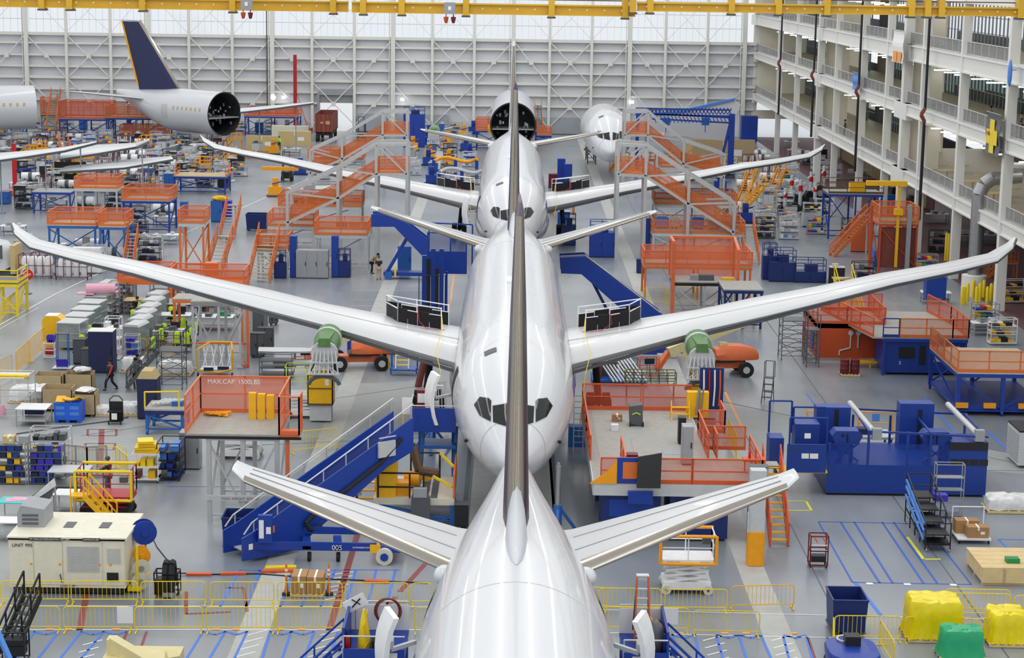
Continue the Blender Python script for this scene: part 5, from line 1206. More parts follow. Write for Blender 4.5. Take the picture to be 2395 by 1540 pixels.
# yellow padded column
p = G(1765,1320); t = thing('padded_post', 'grey steel post with a yellow padded foot under the right tailplane', 'post', p)
b = B(); b.box(-.33,.33,-.3,.3,0,4.2); b.make('post_shaft','greyl',t); b = B(); b.loft([[(.37*math.copysign(abs(math.cos(a))**.4,math.cos(a)), .37*math.copysign(abs(math.sin(a))**.4,math.sin(a)), z) for a in [2*PI*i/20 for i in range(20)]] for z in (0.02,.06,1.45,1.5)]); b.make('foam_pad','yelloworange',t); b = B(); b.bar((-.4,-.35,1.5),(-.4,-.35,2.4),.06); b.make('conduit','greyl',t)
# white scissor lift
p, w = PX(1546, 1668, 1392); t = scissor('white scissor lift with orange foam bumpers below the right tailplane', p+V((0,.7,0)), 2.15, 1.3, 1.3, pads='yelloworange', rh=1.05)
text('SKYJACK', .13, t, (-.85,-.68,1.3), m='black'); text('SJIII 3219', .09, t, (.5,-.68,1.32), m='black'); b = B(); b.box(.1,.25,-.665,-.65,1.22,1.38); b.make('decal','lime',t); b = B(); b.box(-.3,-.15,-.665,-.65,1.22,1.38); b.make('decal','yellowb',t)
# ================================================================ RIGHT ORANGE DECK COMPLEX
Z = 2.7; t = thing('work_platform', 'large orange railed work deck right of the nose, grey floor with hatches', 'platform', (0,0,0))
x0, x1, ya, yb_ = 3.9, 9.4, 82.2, 96.6
b = B(); b.box(x0,x1,ya,yb_,Z-.1,Z); b.box(x1,x1+1.9,ya,86.8,Z-.1,Z); b.make('deck_plate','deck',t)
b = B(); b.box(x0,x1+1.9,ya-.05,ya,Z-.55,Z); b.box(x0-.05,x0,ya,yb_,Z-.55,Z); b.box(x1,x1+.05,86.8,yb_,Z-.4,Z); b.make('edge_fascia','greyl',t)
rl = lambda p, q, **k: rail(t,(*p,Z),(*q,Z),1.15,'redor','redmesh',**k)
rl((x0+.3,ya),(x0+2.3,ya)); rl((x0+2.35,ya),(x1-1.2,ya)); rl((x1-1.15,ya),(x1+1.9,ya)); rl((x0,86.2),(x0,91.2)); rl((x0,91.2),(x0,yb_)); rl((x0+1.4,ya+.3),(x0+1.4,86.2)); rl((x0,yb_),(6.8,yb_),h=None) if 0 else None
rail(t,(x0,yb_,Z),(6.9,yb_,Z),1.35,'redor','redmesh'); rail(t,(7.0,yb_,Z),(x1+.1,yb_,Z),1.35,'redor','redmesh'); rl((x1,86.8),(x1,91.8)); rl((x1,91.8),(x1+1.3,91.8)); rl((x1,88.5),(x1+1.9,88.5)); rl((x1+1.9,ya),(x1+1.9,86.8)); rl((x1+1.3,91.8),(x1+1.3,94)); rl((x1+.4,86.8),(x1+.4,88.5))
b = B(); b.box(x0+1.0,x0+2.1,ya-.12,ya-.06,Z+.05,Z+1.2); b.make('blue_gate','blue',t)
b = B(); b.box(x0+1.25,x0+1.9,ya-.14,ya-.12,Z+.25,Z+1.0); b.make('gate_panel','orange',t)
b = B(); b.prism([(x0-.2,Z+.0),(x0+1.0,Z),(x0+1.0,Z+1.1),(x0+.5,Z+.5)],.06,'y',ya-.1); b.make('yellow_flap','yelloworange',t)
b = B(); b.box(x0+1.5,x0+2.6,ya-.3,ya,Z-.85,Z-.3); b.make('winch_box','blue',t)
for (x,y) in ((x0+.5,ya+.5),(x1+1.5,ya+.5),(x0+.5,yb_-.5),(x1-.3,yb_-.5),(x0+.5,89),(x1-.3,89)): b = B(); b.bar((x,y,0),(x,y,Z-.1),.22); b.make('leg','blued',t)
b = B(); b.box(6.0,6.02,86.5,90.6,Z,Z+.015); b.box(7.4,8.6,87.4,89.0,Z,Z+.012); b.make('hatch_outline','grey',t)
t1 = thing('stair_unit', 'yellow steps with orange rails at the right end of the orange deck', 'stairs', (x1+2.75,ya-.3,0)); stairs(t1,(0,0,0),(0,3.6,Z),.8,'redor','yellow',mesh='redmesh'); b = B(); b.box(-.4,.4,3.6,4.6,Z-.1,Z); b.make('top_plate','deck',t1)
for i,(xx,ww,dd) in enumerate([(5.6,2.6,'left'),(8.6,2.6,'right')]):
    t1 = thing('drive_unit', f'dark blue drive unit under the orange deck front, {dd} one', 'machine', (xx,ya+.3,0)); b = B(); b.box(-ww/2,ww/2,0,3,.12,2.05); b.make('housing','blued',t1); b = B(); b.box(-ww/2+.3,ww/2-.3,-.03,0,1.1,1.9); b.make('recess_panel','black' if i else 'blue',t1); b = B(); b.box(-.4,.4,.0,3,0,.12); b.make('skid','rubber',t1)
    text('HUSTEX', .2, t1, (-.6,-.02,.75), m='greyd')
# things on the deck
t1 = thing('hand_truck_bin', 'black wheeled bin with a lime arc tipped back on the orange deck', 'bin', G(1488,1000,Z)+V((0,.2,0))); b = B(); b.prism([(-.3,.1),(.35,.0),(.3,1.1),(-.35,1.0)],.7,'y',0); b.make('bin_body','greyd',t1); b = B(); b.path([(-.2,-.02,.6),(0,-.02,.7),(.2,-.02,.6)],.03,6); b.make('lime_arc','lime',t1)
for sx in (-.3,.35): b = B(); b.wheel((sx,-.05,.12),.12,.06); b.make('wheel','rubber',t1)
stepladder('low yellow two step stool at the back rail of the orange deck', G(1592,985,Z)+V((0,.1,0)), .9, 0, 'yellow', .9, False)
t1 = thing('bundle_rack', 'yellow stand holding slim steel tubes on the orange deck', 'rack', G(1628,975,Z)); b = B(); b.box(-.5,.6,-.2,.3,0,1.3); b.make('yellow_case','yellow',t1); b = B(); b.tube((0,-.25,.2),(.1,-.25,1.5),.08); b.tube((.2,-.25,.2),(.3,-.25,1.5),.05); b.make('tubes','steel',t1)
t1 = thing('hose_rack', 'blue rack with hanging red and blue hoses behind the orange deck', 'rack', G(1662,958,Z)+V((0,-.05,0))); b = B(); b.box(-.62,.62,0,.1,0,2.2); b.make('back_panel','blued',t1)
for k in range(4): b = B(); b.path([(-.42+k*.28,-.05,2.1),(-.4+k*.28,-.1,1.2),(-.44+k*.28,-.05,.2)],.045,6); b.make('hose',['paper','red','paper','redor'][k],t1)
cabinet('slim black cabinet standing on the right side of the orange deck', G(1594,1038,Z)+V((0,.1,0)), .35,.6,1.3,'black',1); cabinet('slim grey electrical cabinet beside the black one on the orange deck', G(1606,1085,Z)+V((0,.1,0)), .5,.8,1.8,'grey',1)
box('open brown box among papers at the left deck rail', G(1443,985,Z)+V((0,0,0)), .5,.4,.35); box('white bucket of tools near the left deck rail', G(1436,1000,Z)+V((0,-.6,0)), .35,.35,.3,'white',name='tool_bucket',cat='bucket',tapes=False)
t1 = thing('leaning_sheet', 'tilted black panel leaning inside the front deck rail', 'panel', G(1520,1150,Z)+V((0,.5,0))); b = B(); b.add([(-.55,0,0),(.5,0,0),(.55,.4,1.5),(-.5,.4,1.3),(-.55,.06,0),(.5,.06,0),(.55,.46,1.5),(-.5,.46,1.3)],[(0,1,2,3),(4,7,6,5),(0,4,5,1),(1,5,6,2),(2,6,7,3),(3,7,4,0)]); b.make('panel_sheet','black',t1); b = B(); b.bar((-.5,.5,0),(-.45,.3,1.1),.05); b.bar((.5,.5,0),(.45,.35,1.2),.05); b.make('prop','brown',t1)
box('maroon machine box behind the left corner of the front rail', G(1478,1120,Z)+V((0,.2,0)), .5,.5,1.1,'maroon',name='machine_box',cat='box',tapes=False)
t1 = thing('siren_table', 'orange side table with a red beacon at the right end of the deck', 'table', G(1762,1105,Z)); b = B(); b.box(-.5,.5,-.3,.3,.55,.65); b.make('table_top','redor',t1); b = B(); b.bar((-.4,0,0),(-.4,0,.55),.06); b.bar((.4,0,0),(.4,0,.55),.06); b.make('leg','redor',t1); b = B(); b.lathe((-.2,0,.65),[(.06,0),(.06,.3),(.03,.35)],8); b.make('beacon','redfire',t1)
cabinet('grey control cabinet with a dark top next to the deck steps', G(1778,1150,Z)+V((-.1,.1,0)), .8,.5,1.1,'grey',1,top='greyd')
# ================================================================ big blue machine
Y = 90.5; p = V((G(2120,1165).x, Y, 0)); t = thing('picking_machine', 'large dark blue order machine with railed bays standing alone at the right', 'machine', p)
w = G(2305,1165).x-G(1935,1165).x; W = w/2; D = 4.6
m_ = 'blue2'; mat('blue2', '#12398f', .42)
b = B(); b.prism([(-W,.12),(W,.12),(W,1.55),(-W,1.55)], D, 'y', 0); b.make('base_housing', m_, t); b = B(); b.box(-W+.1,W-.1,.1,D-.1,0,.12); b.make('skid', 'rubber', t)
text('HUSTEX', .22, t, (1.3,-.02,1.05), m='greyd'); text('X', .22, t, (2.08,-.025,1.05), m='redfire')
for x in (-W+.1, -1.9, -.0, 1.1, 2.0, W-.1):
    b = B(); b.bar((x,.1,1.55),(x,.1,3.2 if -2.3 < x < 1.9 else 2.6),.11); b.bar((x,D-.1,1.55),(x,D-.1,3.0),.11); b.make('bay_post', m_, t)
b = B(); b.bar((-1.9,.1,3.2),(W,.1,3.0),.09); b.bar((-1.9,D-.1,3.3),(W,D-.1,3.1),.09); b.bar((-1.9,.1,3.2),(-1.9,D-.1,3.3),.09); b.bar((1.1,.1,3.15),(1.1,D-.1,3.2),.09); b.bar((W-.1,.1,3.0),(W-.1,D-.1,3.1),.09); b.make('top_rail', m_, t)
b = B()
for a, c in ((-W+.1,-1.9),(-1.9,1.1),(1.1,2.0)): b.add([(a,.05,1.55),(c,.05,1.55),(c,.05,2.6),(a,.05,2.6)],[(0,1,2,3)])
b.make('mesh_screen', 'bluemesh', t)
for x in (-2.9, 1.45):
    b = B(); b.prism([(x-.55,2.5),(x+.55,2.5),(x+.75,2.9),(x+.55,3.15),(x-.55,3.15),(x-.75,2.9)], .9, 'y', .3); b.box(x-.35,x-.2,.6,.8,1.55,2.5); b.box(x+.2,x+.35,.6,.8,1.55,2.5); b.bar((x-.6,.5,1.6),(x+.6,.5,2.5),.08); b.bar((x+.6,.5,1.6),(x-.6,.5,2.5),.08); o = b.make('operator_station', m_, t); b = B(); b.box(x-.3,x-.15,.28,.3,2.85,3.0); b.tube((x,.25,2.6),(x,.25,3.0),.03); b.make('levers', 'black', o)
for x, y in ((-3.2, 3.2), (1.0, 3.4)):
    b = B(); b.box(x-.8,x+.9,y-.2,y+.7,1.5,3.9 if x > 0 else 3.7); b.make('lift_mast', m_, t); b = B(); b.box(x+.1,x+.3,y-.24,y-.2,1.6,3.6); b.make('mast_chain', 'black', t)
b = B(); b.box(2.0,W-.0,0,1.8,1.55,2.75); o = b.make('rear_cabinet', m_, t); b = B(); b.box(2.0,W-.02,-.03,0,2.35,2.75); b.make('black_panel', 'black', o); b = B()
for k in range(4): b.box(2.1+k*.47,2.5+k*.47,-.03,0,1.6,1.9)
b.make('openings', 'black', o)
for x in (-1.6, W-.5):
    b = B(); b.tube((x-.4,D+.4,3.5),(x+.0,.1,3.1),.14,10); b.make('roller_tube', 'greyl', t); b = B(); b.box(x-.15,x+.3,-.05,.3,2.8,3.35); b.make('tube_bracket', 'grey', t)
b = B(); b.box(-W-2.4,-W+.0,-.2,.9,1.15,1.25); b.make('side_step_deck', 'yellowb', t); b = B(); b.box(-W-2.0,-W-.1,-.28,-.2,1.2,2.6); o = b.make('side_panel', m_, t); text('HUSTEX', .16, o, (-W-1.9,-.3,2.35), m='greyd')
b = B(); b.box(-W-2.7,-W-2.0,.9,2.0,1.1,2.6); b.make('side_console', m_, t)
b = B(); b.box(-W-1.4,-W-.2,1.4,2.6,1.2,3.2); b.make('cabin_back', m_, t)
b = B()
for (xa,ya2,xb2,yb2,za,zb) in [(-W-2.6,2.1,-W-1.5,2.1,2.6,4.2),(-W-1.9,-.2,-W-.1,-.2,2.6,3.9),(-W-1.4,2.1,-W+.2,2.1,3.0,3.9)]: hbar(b,[(xa,ya2,za),(xa,ya2,zb),(xb2,yb2,zb),(xb2,yb2,za)],.05)
b.make('tall_rail_frame', m_, t); b = B(); b.box(-W-1.2,-W-.9,-.3,-.28,2.9,3.15); b.box(-W-1.3,-W-.95,-.3,-.28,1.9,2.15); b.box(-W-.9,-W-.5,-.3,-.28,1.9,2.15); b.make('notice_sheets','paper',t)
b = B(); b.box(-W-2.45,-W-2.05,.4,1.0,0,1.1); b.make('step_support', m_, t)
t1 = thing('roller_table', 'white roller table carrying dark navy long case behind the blue machine', 'table', (p.x-1.6,Y+D+1.4,0)); b = B(); b.box(-2.0,2.0,-.6,1.2,1.5,1.62); b.make('table_top','greyl',t1)
for x in (-1.9,1.9):
    for y in (-.5,1.1): b = B(); b.bar((x,y,0),(x,y,1.5),.1); b.make('leg','bluem',t1)
b = B(); b.box(-1.4,1.0,-.1,.5,0,.3); b.box(-1.42,1.02,-.12,.52,.22,.25); tag(b.make('long_case','navy',loc=(p.x-1.6,Y+D+1.4,1.62)), 'long navy case lying on the white roller table', 'case')
for i, x in enumerate((-1.2,1.5)):
    t2_ = thing('yellow_rail_gate', f'yellow padded rail gate with blue sheets behind the blue machine, {("left","right")[i]} one', 'gate', (p.x-1.6+x,Y+D+3.2,0)); b = B(); hbar(b,[(-.9,0,0),(-.9,0,2.4),(.9,0,2.4),(.9,0,0)],.04); hbar(b,[(-.9,0,1.8),(.9,0,1.8)],.03); b.make('gate_frame','yelloworange',t2_); b = B(); b.box(-.2,.2,-.03,0,1.9,2.3); b.make('blue_sheet','bluel',t2_)
# ================================================================ right side small things
t = thing('tube_cart', 'slim red tube cart with a black tray standing on the right floor', 'cart', G(1912,1325)); cage(t,.75,.55,.12,1.4,'maroon',1); b = B(); b.box(-.3,.3,-.22,.22,.25,.5); b.make('tray','black',t); b = B(); b.box(-.37,.37,-.3,-.27,.75,.8); b.box(-.37,.37,-.3,-.27,1.0,1.03); b.make('cross_bar','paper',t)
for x in (-.35,.35):
    for y in (-.25,.25): b = B(); b.wheel((x,y,.06),.06,.04,8); b.make('caster','rubber',t)
for x in (-.15,.2): b = B(); b.bar((x-.1,-.3,1.38),(x+.05,-.3,1.15),.07); b.make('orange_tag','orange',t)
t = thing('parts_cart', 'long black sloping parts cart with blue strips in front of the blue machine', 'cart', G(2192,1292)); n = 4
for k in range(n): b = B(); y0_ = k*1.15; cg = cage(t,1.0,.001,0,1) if 0 else None; b.box(-.5,.5,y0_,y0_+1.1,.3+k*.25,.36+k*.25); b.box(-.5,.5,y0_,y0_+1.1,.75+k*.25,.8+k*.25); b.make('tray','black',t)
b = B()
for k in range(5):
    y0_ = k*1.1
    for x in (-.55,.55): b.bar((x,y0_,.1),(x,y0_,1.3+k*.28),.05)
    b.bar((-.55,y0_,1.3+k*.28),(.55,y0_,1.3+k*.28),.04); b.bar((-.55,y0_,.4+k*.2),(.55,y0_,.4+k*.2),.04)
for x in (-.55,.55): b.bar((x,0,1.3),(x,4.4,2.4),.05); b.bar((x,0,.3),(x,4.4,.8),.05)
b.make('frame','black',t)
for z in (.5,.9,1.2): b = B(); b.bar((-.6,.2,z),(-.6,4.3,z+.9),.07,.12); b.make('blue_strip','bluel',t)
for x in (-.5,.5):
    for y in (0,4.4): b = B(); b.wheel((x,y,.08),.08,.05); b.make('caster','steel',t)
box('blue case on the black sloping parts cart', G(2192,1240)+V((.1,.2,1.35)), .6,.5,.3,'purple',name='parts_case',cat='case',tapes=False)
rack('tall wire shelf rack behind the black sloping parts cart', G(2203,1215)+V((.3,.3,0)), 1.3,.5,2.6,4,'steel',shelf='steel')
t = thing('platform_truck', 'white tubed platform truck loaded with two cardboard boxes at the right', 'cart', G(2277,1272)+V((0,.4,0))); b = B(); b.box(-.75,.75,-.55,.9,.18,.26); b.make('deck','white',t); b = B(); hbar(b,[(-.72,.85,.2),(-.72,.85,1.35),(.7,.85,1.35),(.7,.85,.2)],.03); b.make('push_frame','white',t)
for x in (-.65,.65):
    for y in (-.45,.8): b = B(); b.wheel((x,y,.09),.09,.05); b.make('caster','rubber',t)
box('front cardboard box on the white platform truck, plastic on top', G(2277,1272)+V((.18,.25,.26)), .95,.6,.5); box('rear cardboard box on the white platform truck', G(2277,1272)+V((-.15,.95,.26)), 1.05,.6,.6)
p = G(2345,1375); t = thing('wooden_crate', 'large pale wooden crate near the right edge with a green box on it', 'crate', p+V((.15,.2,0))); b = B(); b.box(-.95,2.3,0,2.9,.12,.75); b.make('crate_box','wood',t)
b = B()
for k in range(5): b.box(-1.0,2.3,k*.58,k*.58+.55,.75,.79)
b.make('lid_boards','wood',t); b = B()
for y in (.1,1.4,2.7): b.box(-.95,2.3,y,y+.12,0,.12)
b.make('skid','wood',t); b = B(); b.box(-.1,.0,-.02,0,.12,.75); b.box(1.6,1.7,-.02,0,.12,.75); b.make('batten','ply',t)
box('small green plastic box on the pale wooden crate', p+V((.6,1.0,.79)), .55,.4,.2,'green',name='green_box',tapes=False)
wrapped('white plastic wrapped load on a pallet right of the blue machine', G(2362,1198)+V((.1,.3,0)), 2.3,1.2,.75, seed=5)
p = G(2388,1100); t = thing('louvred_unit', 'grey louvred unit cut by the right edge past the blue machine', 'machine', p+V((.6,.3,0))); b = B(); b.box(-.7,1,0,2.4,.15,1.9); b.make('housing','greyl',t); b = B()
for k in range(10): b.box(-.72,-.7,.1,2.3,.3+k*.15,.37+k*.15)
b.make('louvres','grey',t); b = B(); b.box(-.7,1,0,2.4,1.9,2.0); b.make('top_cover','black',t)
# bottom right
bigbin('navy tilt bin with a hinged lid behind the blue vehicle, lower right', V((G(2010,1540).x,71.0,0)), 1.35,1.7,1.5,'blued',slots=False,flare=.1,wheels=True,name='tilt_bin')
def cover(label, p, w, d, h, m, seed, name='covered_load'):
    t = pallet(label, p, w+.15, d+.15); t.name = name; t['category'] = 'covered load'; rn = random.Random(seed); n = 36; rg = []
    for z, k in ((.15,1.08),(.4,1.0),(h*.6,.98),(h*.92,.97),(h,.9),(h+.02,.5)):
        r_ = []
        for i in range(n):
            a = 2*PI*i/n; q = max(abs(math.cos(a)),abs(math.sin(a))); f = 1+(.06 if i % 2 else -.04)*(1.2-z/h)+rn.uniform(-.02,.02); r_.append((math.cos(a)/q*w/2*k*f, math.sin(a)/q*d/2*k*f, z+rn.uniform(-.05,.05)*(z > .3)))
        rg.append(r_)
    b = B(); b.loft(rg); b.make('plastic_cover', m, t); return t
mat('greenplastic', '#22a870', .3, var=.1)
cover('load under a bright yellow plastic cover, larger one in the lower right', V((G(2225,1560).x,70.5,0)), 2.05,1.6,1.55,'yelplastic',2); cover('green plastic covered load in front of the yellow covered load', V((G(2285,1600).x,68.2,0)), 1.55,1.0,1.15,'greenplastic',3); cover('load under a yellow plastic cover cut by the right edge', V((G(2400,1570).x,70,0)), 1.4,1.4,1.25,'yelplastic',4)
p = V((G(1998,1600).x,66.0,0)); t = thing('tow_tractor', 'blue tow tractor with a round roof at the bottom edge, lower right', 'vehicle', p); b = B(); b.loft([[(.95*k*math.copysign(abs(math.cos(a))**.6,math.cos(a)), 1.2*k*math.copysign(abs(math.sin(a))**.6,math.sin(a)), z) for a in [2*PI*i/24 for i in range(24)]] for z, k in ((.3,.9),(1.0,1.0),(1.1,.95),(1.15,.6))]); b.make('body','blue',t)
for x in (-.75,.75):
    for y in (-.7,.7): b = B(); b.wheel((x,y,.28),.28,.2); b.make('wheel','rubber',t)
b = B(); b.box(-.25,.3,.0,.5,1.1,1.5); b.make('seat','black',t); b = B(); b.path([(.34*math.cos(a)-.1,.34*math.sin(a)+.7,1.2) for a in [2*PI*i/16 for i in range(17)]],.03,5); b.make('emblem_ring','paper',t)
# bottom left
t = thing('rolling_ladder', 'black rolling ladder with wire steps at the bottom left corner', 'ladder', G(38,1548)); stairs(t,(-.45,.2,.1),(.2,1.8,1.9),.7,'black','greyd',h=.9); cage(t,.8,.7,.1,1.2,'black',1); b = B(); b.box(-.35,.35,-.3,.3,.3,.9); b.make('tool_bin','black',t)
t = thing('tilted_rail', 'bright blue tilted rail crossing the bottom left corner', 'rail', G(18,1590)); b = B(); b.bar((-.6,.6,1.9),(.4,-.4,.4),.16); b.make('rail_bar','bluel',t); b = B(); b.bar((-.5,.5,0),(-.5,.5,1.8),.06); b.bar((.3,-.3,0),(.3,-.3,.6),.06); b.make('post','grey',t)
p = AY(252,1492,66); q = AY(450,1600,64.5); t = thing('lift_boom', 'cream boom arm with a red cylinder rising from the bottom left edge', 'boom', (p.x,p.y,0)); b = B(); b.bar(V((.1,0,p.z-.2)),V((q.x-p.x,q.y-p.y,q.z-.3)),.4,.55); b.make('arm','creamboom',t); b = B(); b.box(-.0,.3,-.25,.25,p.z-1.6,p.z); b.make('arm_head','creamboom',t); b = B(); b.tube(V((.5,-.25,p.z-.85)),V((q.x-p.x,q.y-p.y-.25,q.z-1.0)),.07); b.make('cylinder','redfire',t); b = B(); b.box(.45,.75,-.35,-.2,p.z-1.0,p.z-.75); b.make('pivot','black',t)
b = B(); b.box(-.1,2.6,-.6,.8,0,.5); b.bar((2.4,-.8,.4),(2.5,-1.0,.9),.4); b.make('boom_base','creamboom',t)
# rear door stands of the nearest airliner
def rear_stand(label, xa, xb, side):
    Y = 58.6; zf = 3.75; a = AY(xa,1540,Y).x; c = AY(xb,1540,Y).x; w = c-a
    t = thing('door_stand', label, 'platform', ((a+c)/2,Y,0)); b = B(); b.box(-w/2,w/2,-1.5,1.2,zf-.1,zf); b.make('deck_plate','blue',t)
    for x in (-w/2+.1,w/2-.1): b = B(); b.bar((x,-1.2,0),(x,-1.2,zf-.1),.16); b.bar((x,1.0,0),(x,1.0,zf-.1),.16); b.make('leg','blue',t)
    b = B(); b.box(-w/2,w/2,1.15,1.2,zf,zf+.85); b.make('rear_panel','paper',t); b = B(); hbar(b,[(-w/2,1.2,zf+.95),(w/2,1.2,zf+.95)],.03); hbar(b,[(-w/2,-1.45,zf+.7),(w/2,-1.45,zf+.7)],.03); hbar(b,[(-w/2,-1.45,zf),(-w/2,-1.45,zf+.7)],.03); b.make('hand_rail','alu',t); b = B(); b.box(-w/2,w/2,-1.5,-1.45,zf-.6,zf+.3); b.make('front_panel','blue',t); b = B(); s = -w/2 if side < 0 else w/2; b.box(s-.04,s+.04,-1.4,1.2,zf,zf+.95); b.make('side_panel','blue',t)
    stairs(t,(side*(w/2+2.8),-1.1,1.2),(side*w/2,-.6,zf),1.0,'blue','greyl',h=.8,name='stair_flight'); b = B(); b.bar((side*(w/2+2.8),-1.6,0),(side*(w/2+2.8),-1.6,1.2),.1); b.bar((side*(w/2+2.8),-.6,0),(side*(w/2+2.8),-.6,1.2),.1); b.make('stair_leg','blue',t)
    return t, w, zf
t, w, zf = rear_stand('blue stand with white panels at the left rear door of the nearest airliner', 812, 952, -1)
L0 = t.location
o = thing('hose_bundle','yellow braided hose bundle hanging on the left rear door stand','hose',L0+V((-.35,-.9,zf))); b = B(); b.loft([[(k*math.cos(a),k*math.sin(a),z) for a in [2*PI*i/10 for i in range(10)]] for z,k in ((0,.22),(.5,.2),(1.0,.12),(1.4,.04))]); b.make('hose_coil','yellowb',o); b = B(); b.path([(.1,.15,1.35),(.0,-.2,.9),(.15,-.2,.4),(0,-.25,.1)],.025,5); b.make('hose_end','yellow',o)
extinguisher('red fire extinguisher on the left rear door stand', L0+V((-.88,-1.1,zf)))
o = thing('hose_ring','coiled pink red hose on the left rear door stand','hose',L0+V((.25,1.0,zf+.7))); b = B()
for k in range(2): b.path([(.4*math.cos(a)+k*.06,-.05*k,.42*math.sin(a)) for a in [2*PI*i/20 for i in range(21)]],.03,6)
b.make('coil','container',o)
o = thing('tilted_board','tilted white board marked X at the left rear door stand','board',L0+V((-.75,.7,zf+.8))); b = B(); b.cb(0,0,.25,.75,.04,.4,0,0,-.5); b.make('board_panel','paper',o); b = B(); b.bar((-.1,-.03,.12),(.15,-.03,.42),.04); b.bar((-.12,-.03,.38),(.16,-.03,.22),.03); b.make('mark','black',o); b = B(); b.bar((0,.03,-.8),(0,.03,.2),.03); b.make('support','steel',o)
box('black fabric bundle on the left rear door stand', L0+V((.15,-1.0,zf)), .5,.4,.45,'blackfab',name='fabric_bundle',cat='bundle',tapes=False)
t, w, zf = rear_stand('blue stand at the right rear door of the nearest airliner', 1452, 1552, 1)
L0 = t.location
extinguisher('red fire extinguisher on the right rear door stand', L0+V((.55,.2,zf+.1)))
o = thing('fibreglass_ladder','orange sided step ladder beside the right rear door','ladder',L0+V((-.05,.3,zf))); b = B(); b.bar((-.2,-.1,0),(-.14,.3,2.1),.05,.08); b.bar((.3,-.1,0),(.22,.3,2.1),.05,.08); b.make('side_rails','redor',o); b = B()
for k in range(7): z=.2+k*.3; b.box(-.18,.26,-.1+z*.19,.02+z*.19,z-.02,z+.02)
b.box(-.16,.24,.25,.5,2.1,2.15); b.make('steps','alu',o); b = B(); b.bar((-.2,.9,0),(-.14,.35,2.1),.04); b.bar((.3,.9,0),(.22,.35,2.1),.04); b.make('rear_legs','greyd',o)
o = thing('draped_cover','dark grey draped cover beside the ladder at the right rear door','cover',L0+V((.35,-.6,zf))); b = B(); lump(b,(0,0,.45),.35,.4,.6,3,14,9,.06); b.make('cover_cloth','greyd',o)
o = thing('hose_bundle','yellow tangled hose at the right rear door stand','hose',L0+V((.2,.6,zf+.3))); b = B(); rn = random.Random(8); b.path([(rn.uniform(-.2,.3),rn.uniform(-.2,.2),rn.uniform(0,.5)) for k in range(16)],.035,5); b.make('hose_coil','yellow',o)
o = thing('tilted_board','tilted white board at the foot of the right rear door stand','board',L0+V((1.3,-1.2,zf-1.0))); b = B(); b.cb(0,0,.25,.45,.04,.8,0,0,-.4); b.make('board_panel','paper',o); b = B(); b.bar((0,.03,-2.6),(0,.03,.2),.04); b.make('support','steel',o)
# ================================================================ MID LEFT
t, W, D, z = plat('orange mesh cage platform marked MAX. CAP. 1500LBS on a steel frame', 483, 655, 1222, 1003, 4.3, '', leg='alu', deck='deck', nleg=3, legw=.2, fascia='alu', h=1.7)
x0 = -W-.9
b = B(); b.box(x0,-W,0,D,z-.1,z); b.make('deck_plate','deck',t); b = B(); b.bar((x0,-.05,z-.15),(W+1,-.05,z-.15),.08,.12); b.make('black_edge','black',t)
rail(t,(x0,0,z),(x0,D,z),1.75,'orangeboom','cagemesh' if mat('cagemesh','#e87a4c',.65,alpha=.62,var=0) else 0); rail(t,(x0,D,z),(W,D,z),1.75,'orangeboom','cagemesh'); rail(t,(W,0,z),(W,D,z),1.75,'orangeboom','cagemesh')
text('MAX.CAP. 1500LBS', .3, t, (x0+.35,D-.06,z+1.4), m='paper'); text('TOOL WEIGHT 3572 LBS', .16, t, (-1.0,-.02,1.05), m='maroon')
b = B(); b.box(-W,W,-.02,.06,1.0,1.25); b.make('lower_beam','greyl',t)
rail(t,(W,0,z),(W+.9,0,z),1.75,'orangeboom',None,n=1); rail(t,(W+.9,0,z),(W+.9,1.2,z),1.75,'orangeboom',None,n=2); b = B(); b.box(W,W+.9,0,1.2,z-.1,z); b.bar((W+.35,.2,0),(W+.35,.2,z-.1),.16); b.make('side_step','orangeboom',t)
for i in range(3): box(f'yellow perforated panel stack in the orange cage, {ORD[i]} from the left', t.location+V((W-1.6+i*.42,D-1.2,z)), .34,.3,1.25-.05*i,'yellow',name='panel_stack',cat='panel stack',tapes=False)
o = thing('strap_pile','pile of yellow straps on the cage floor','straps',t.location+V((x0+.9,D-.8,z))); b = B(); rn = random.Random(3); b.path([(rn.uniform(-.7,.7),rn.uniform(-.3,.3),rn.uniform(.03,.2)) for k in range(22)],.05,5); b.make('webbing','yelloworange',o)
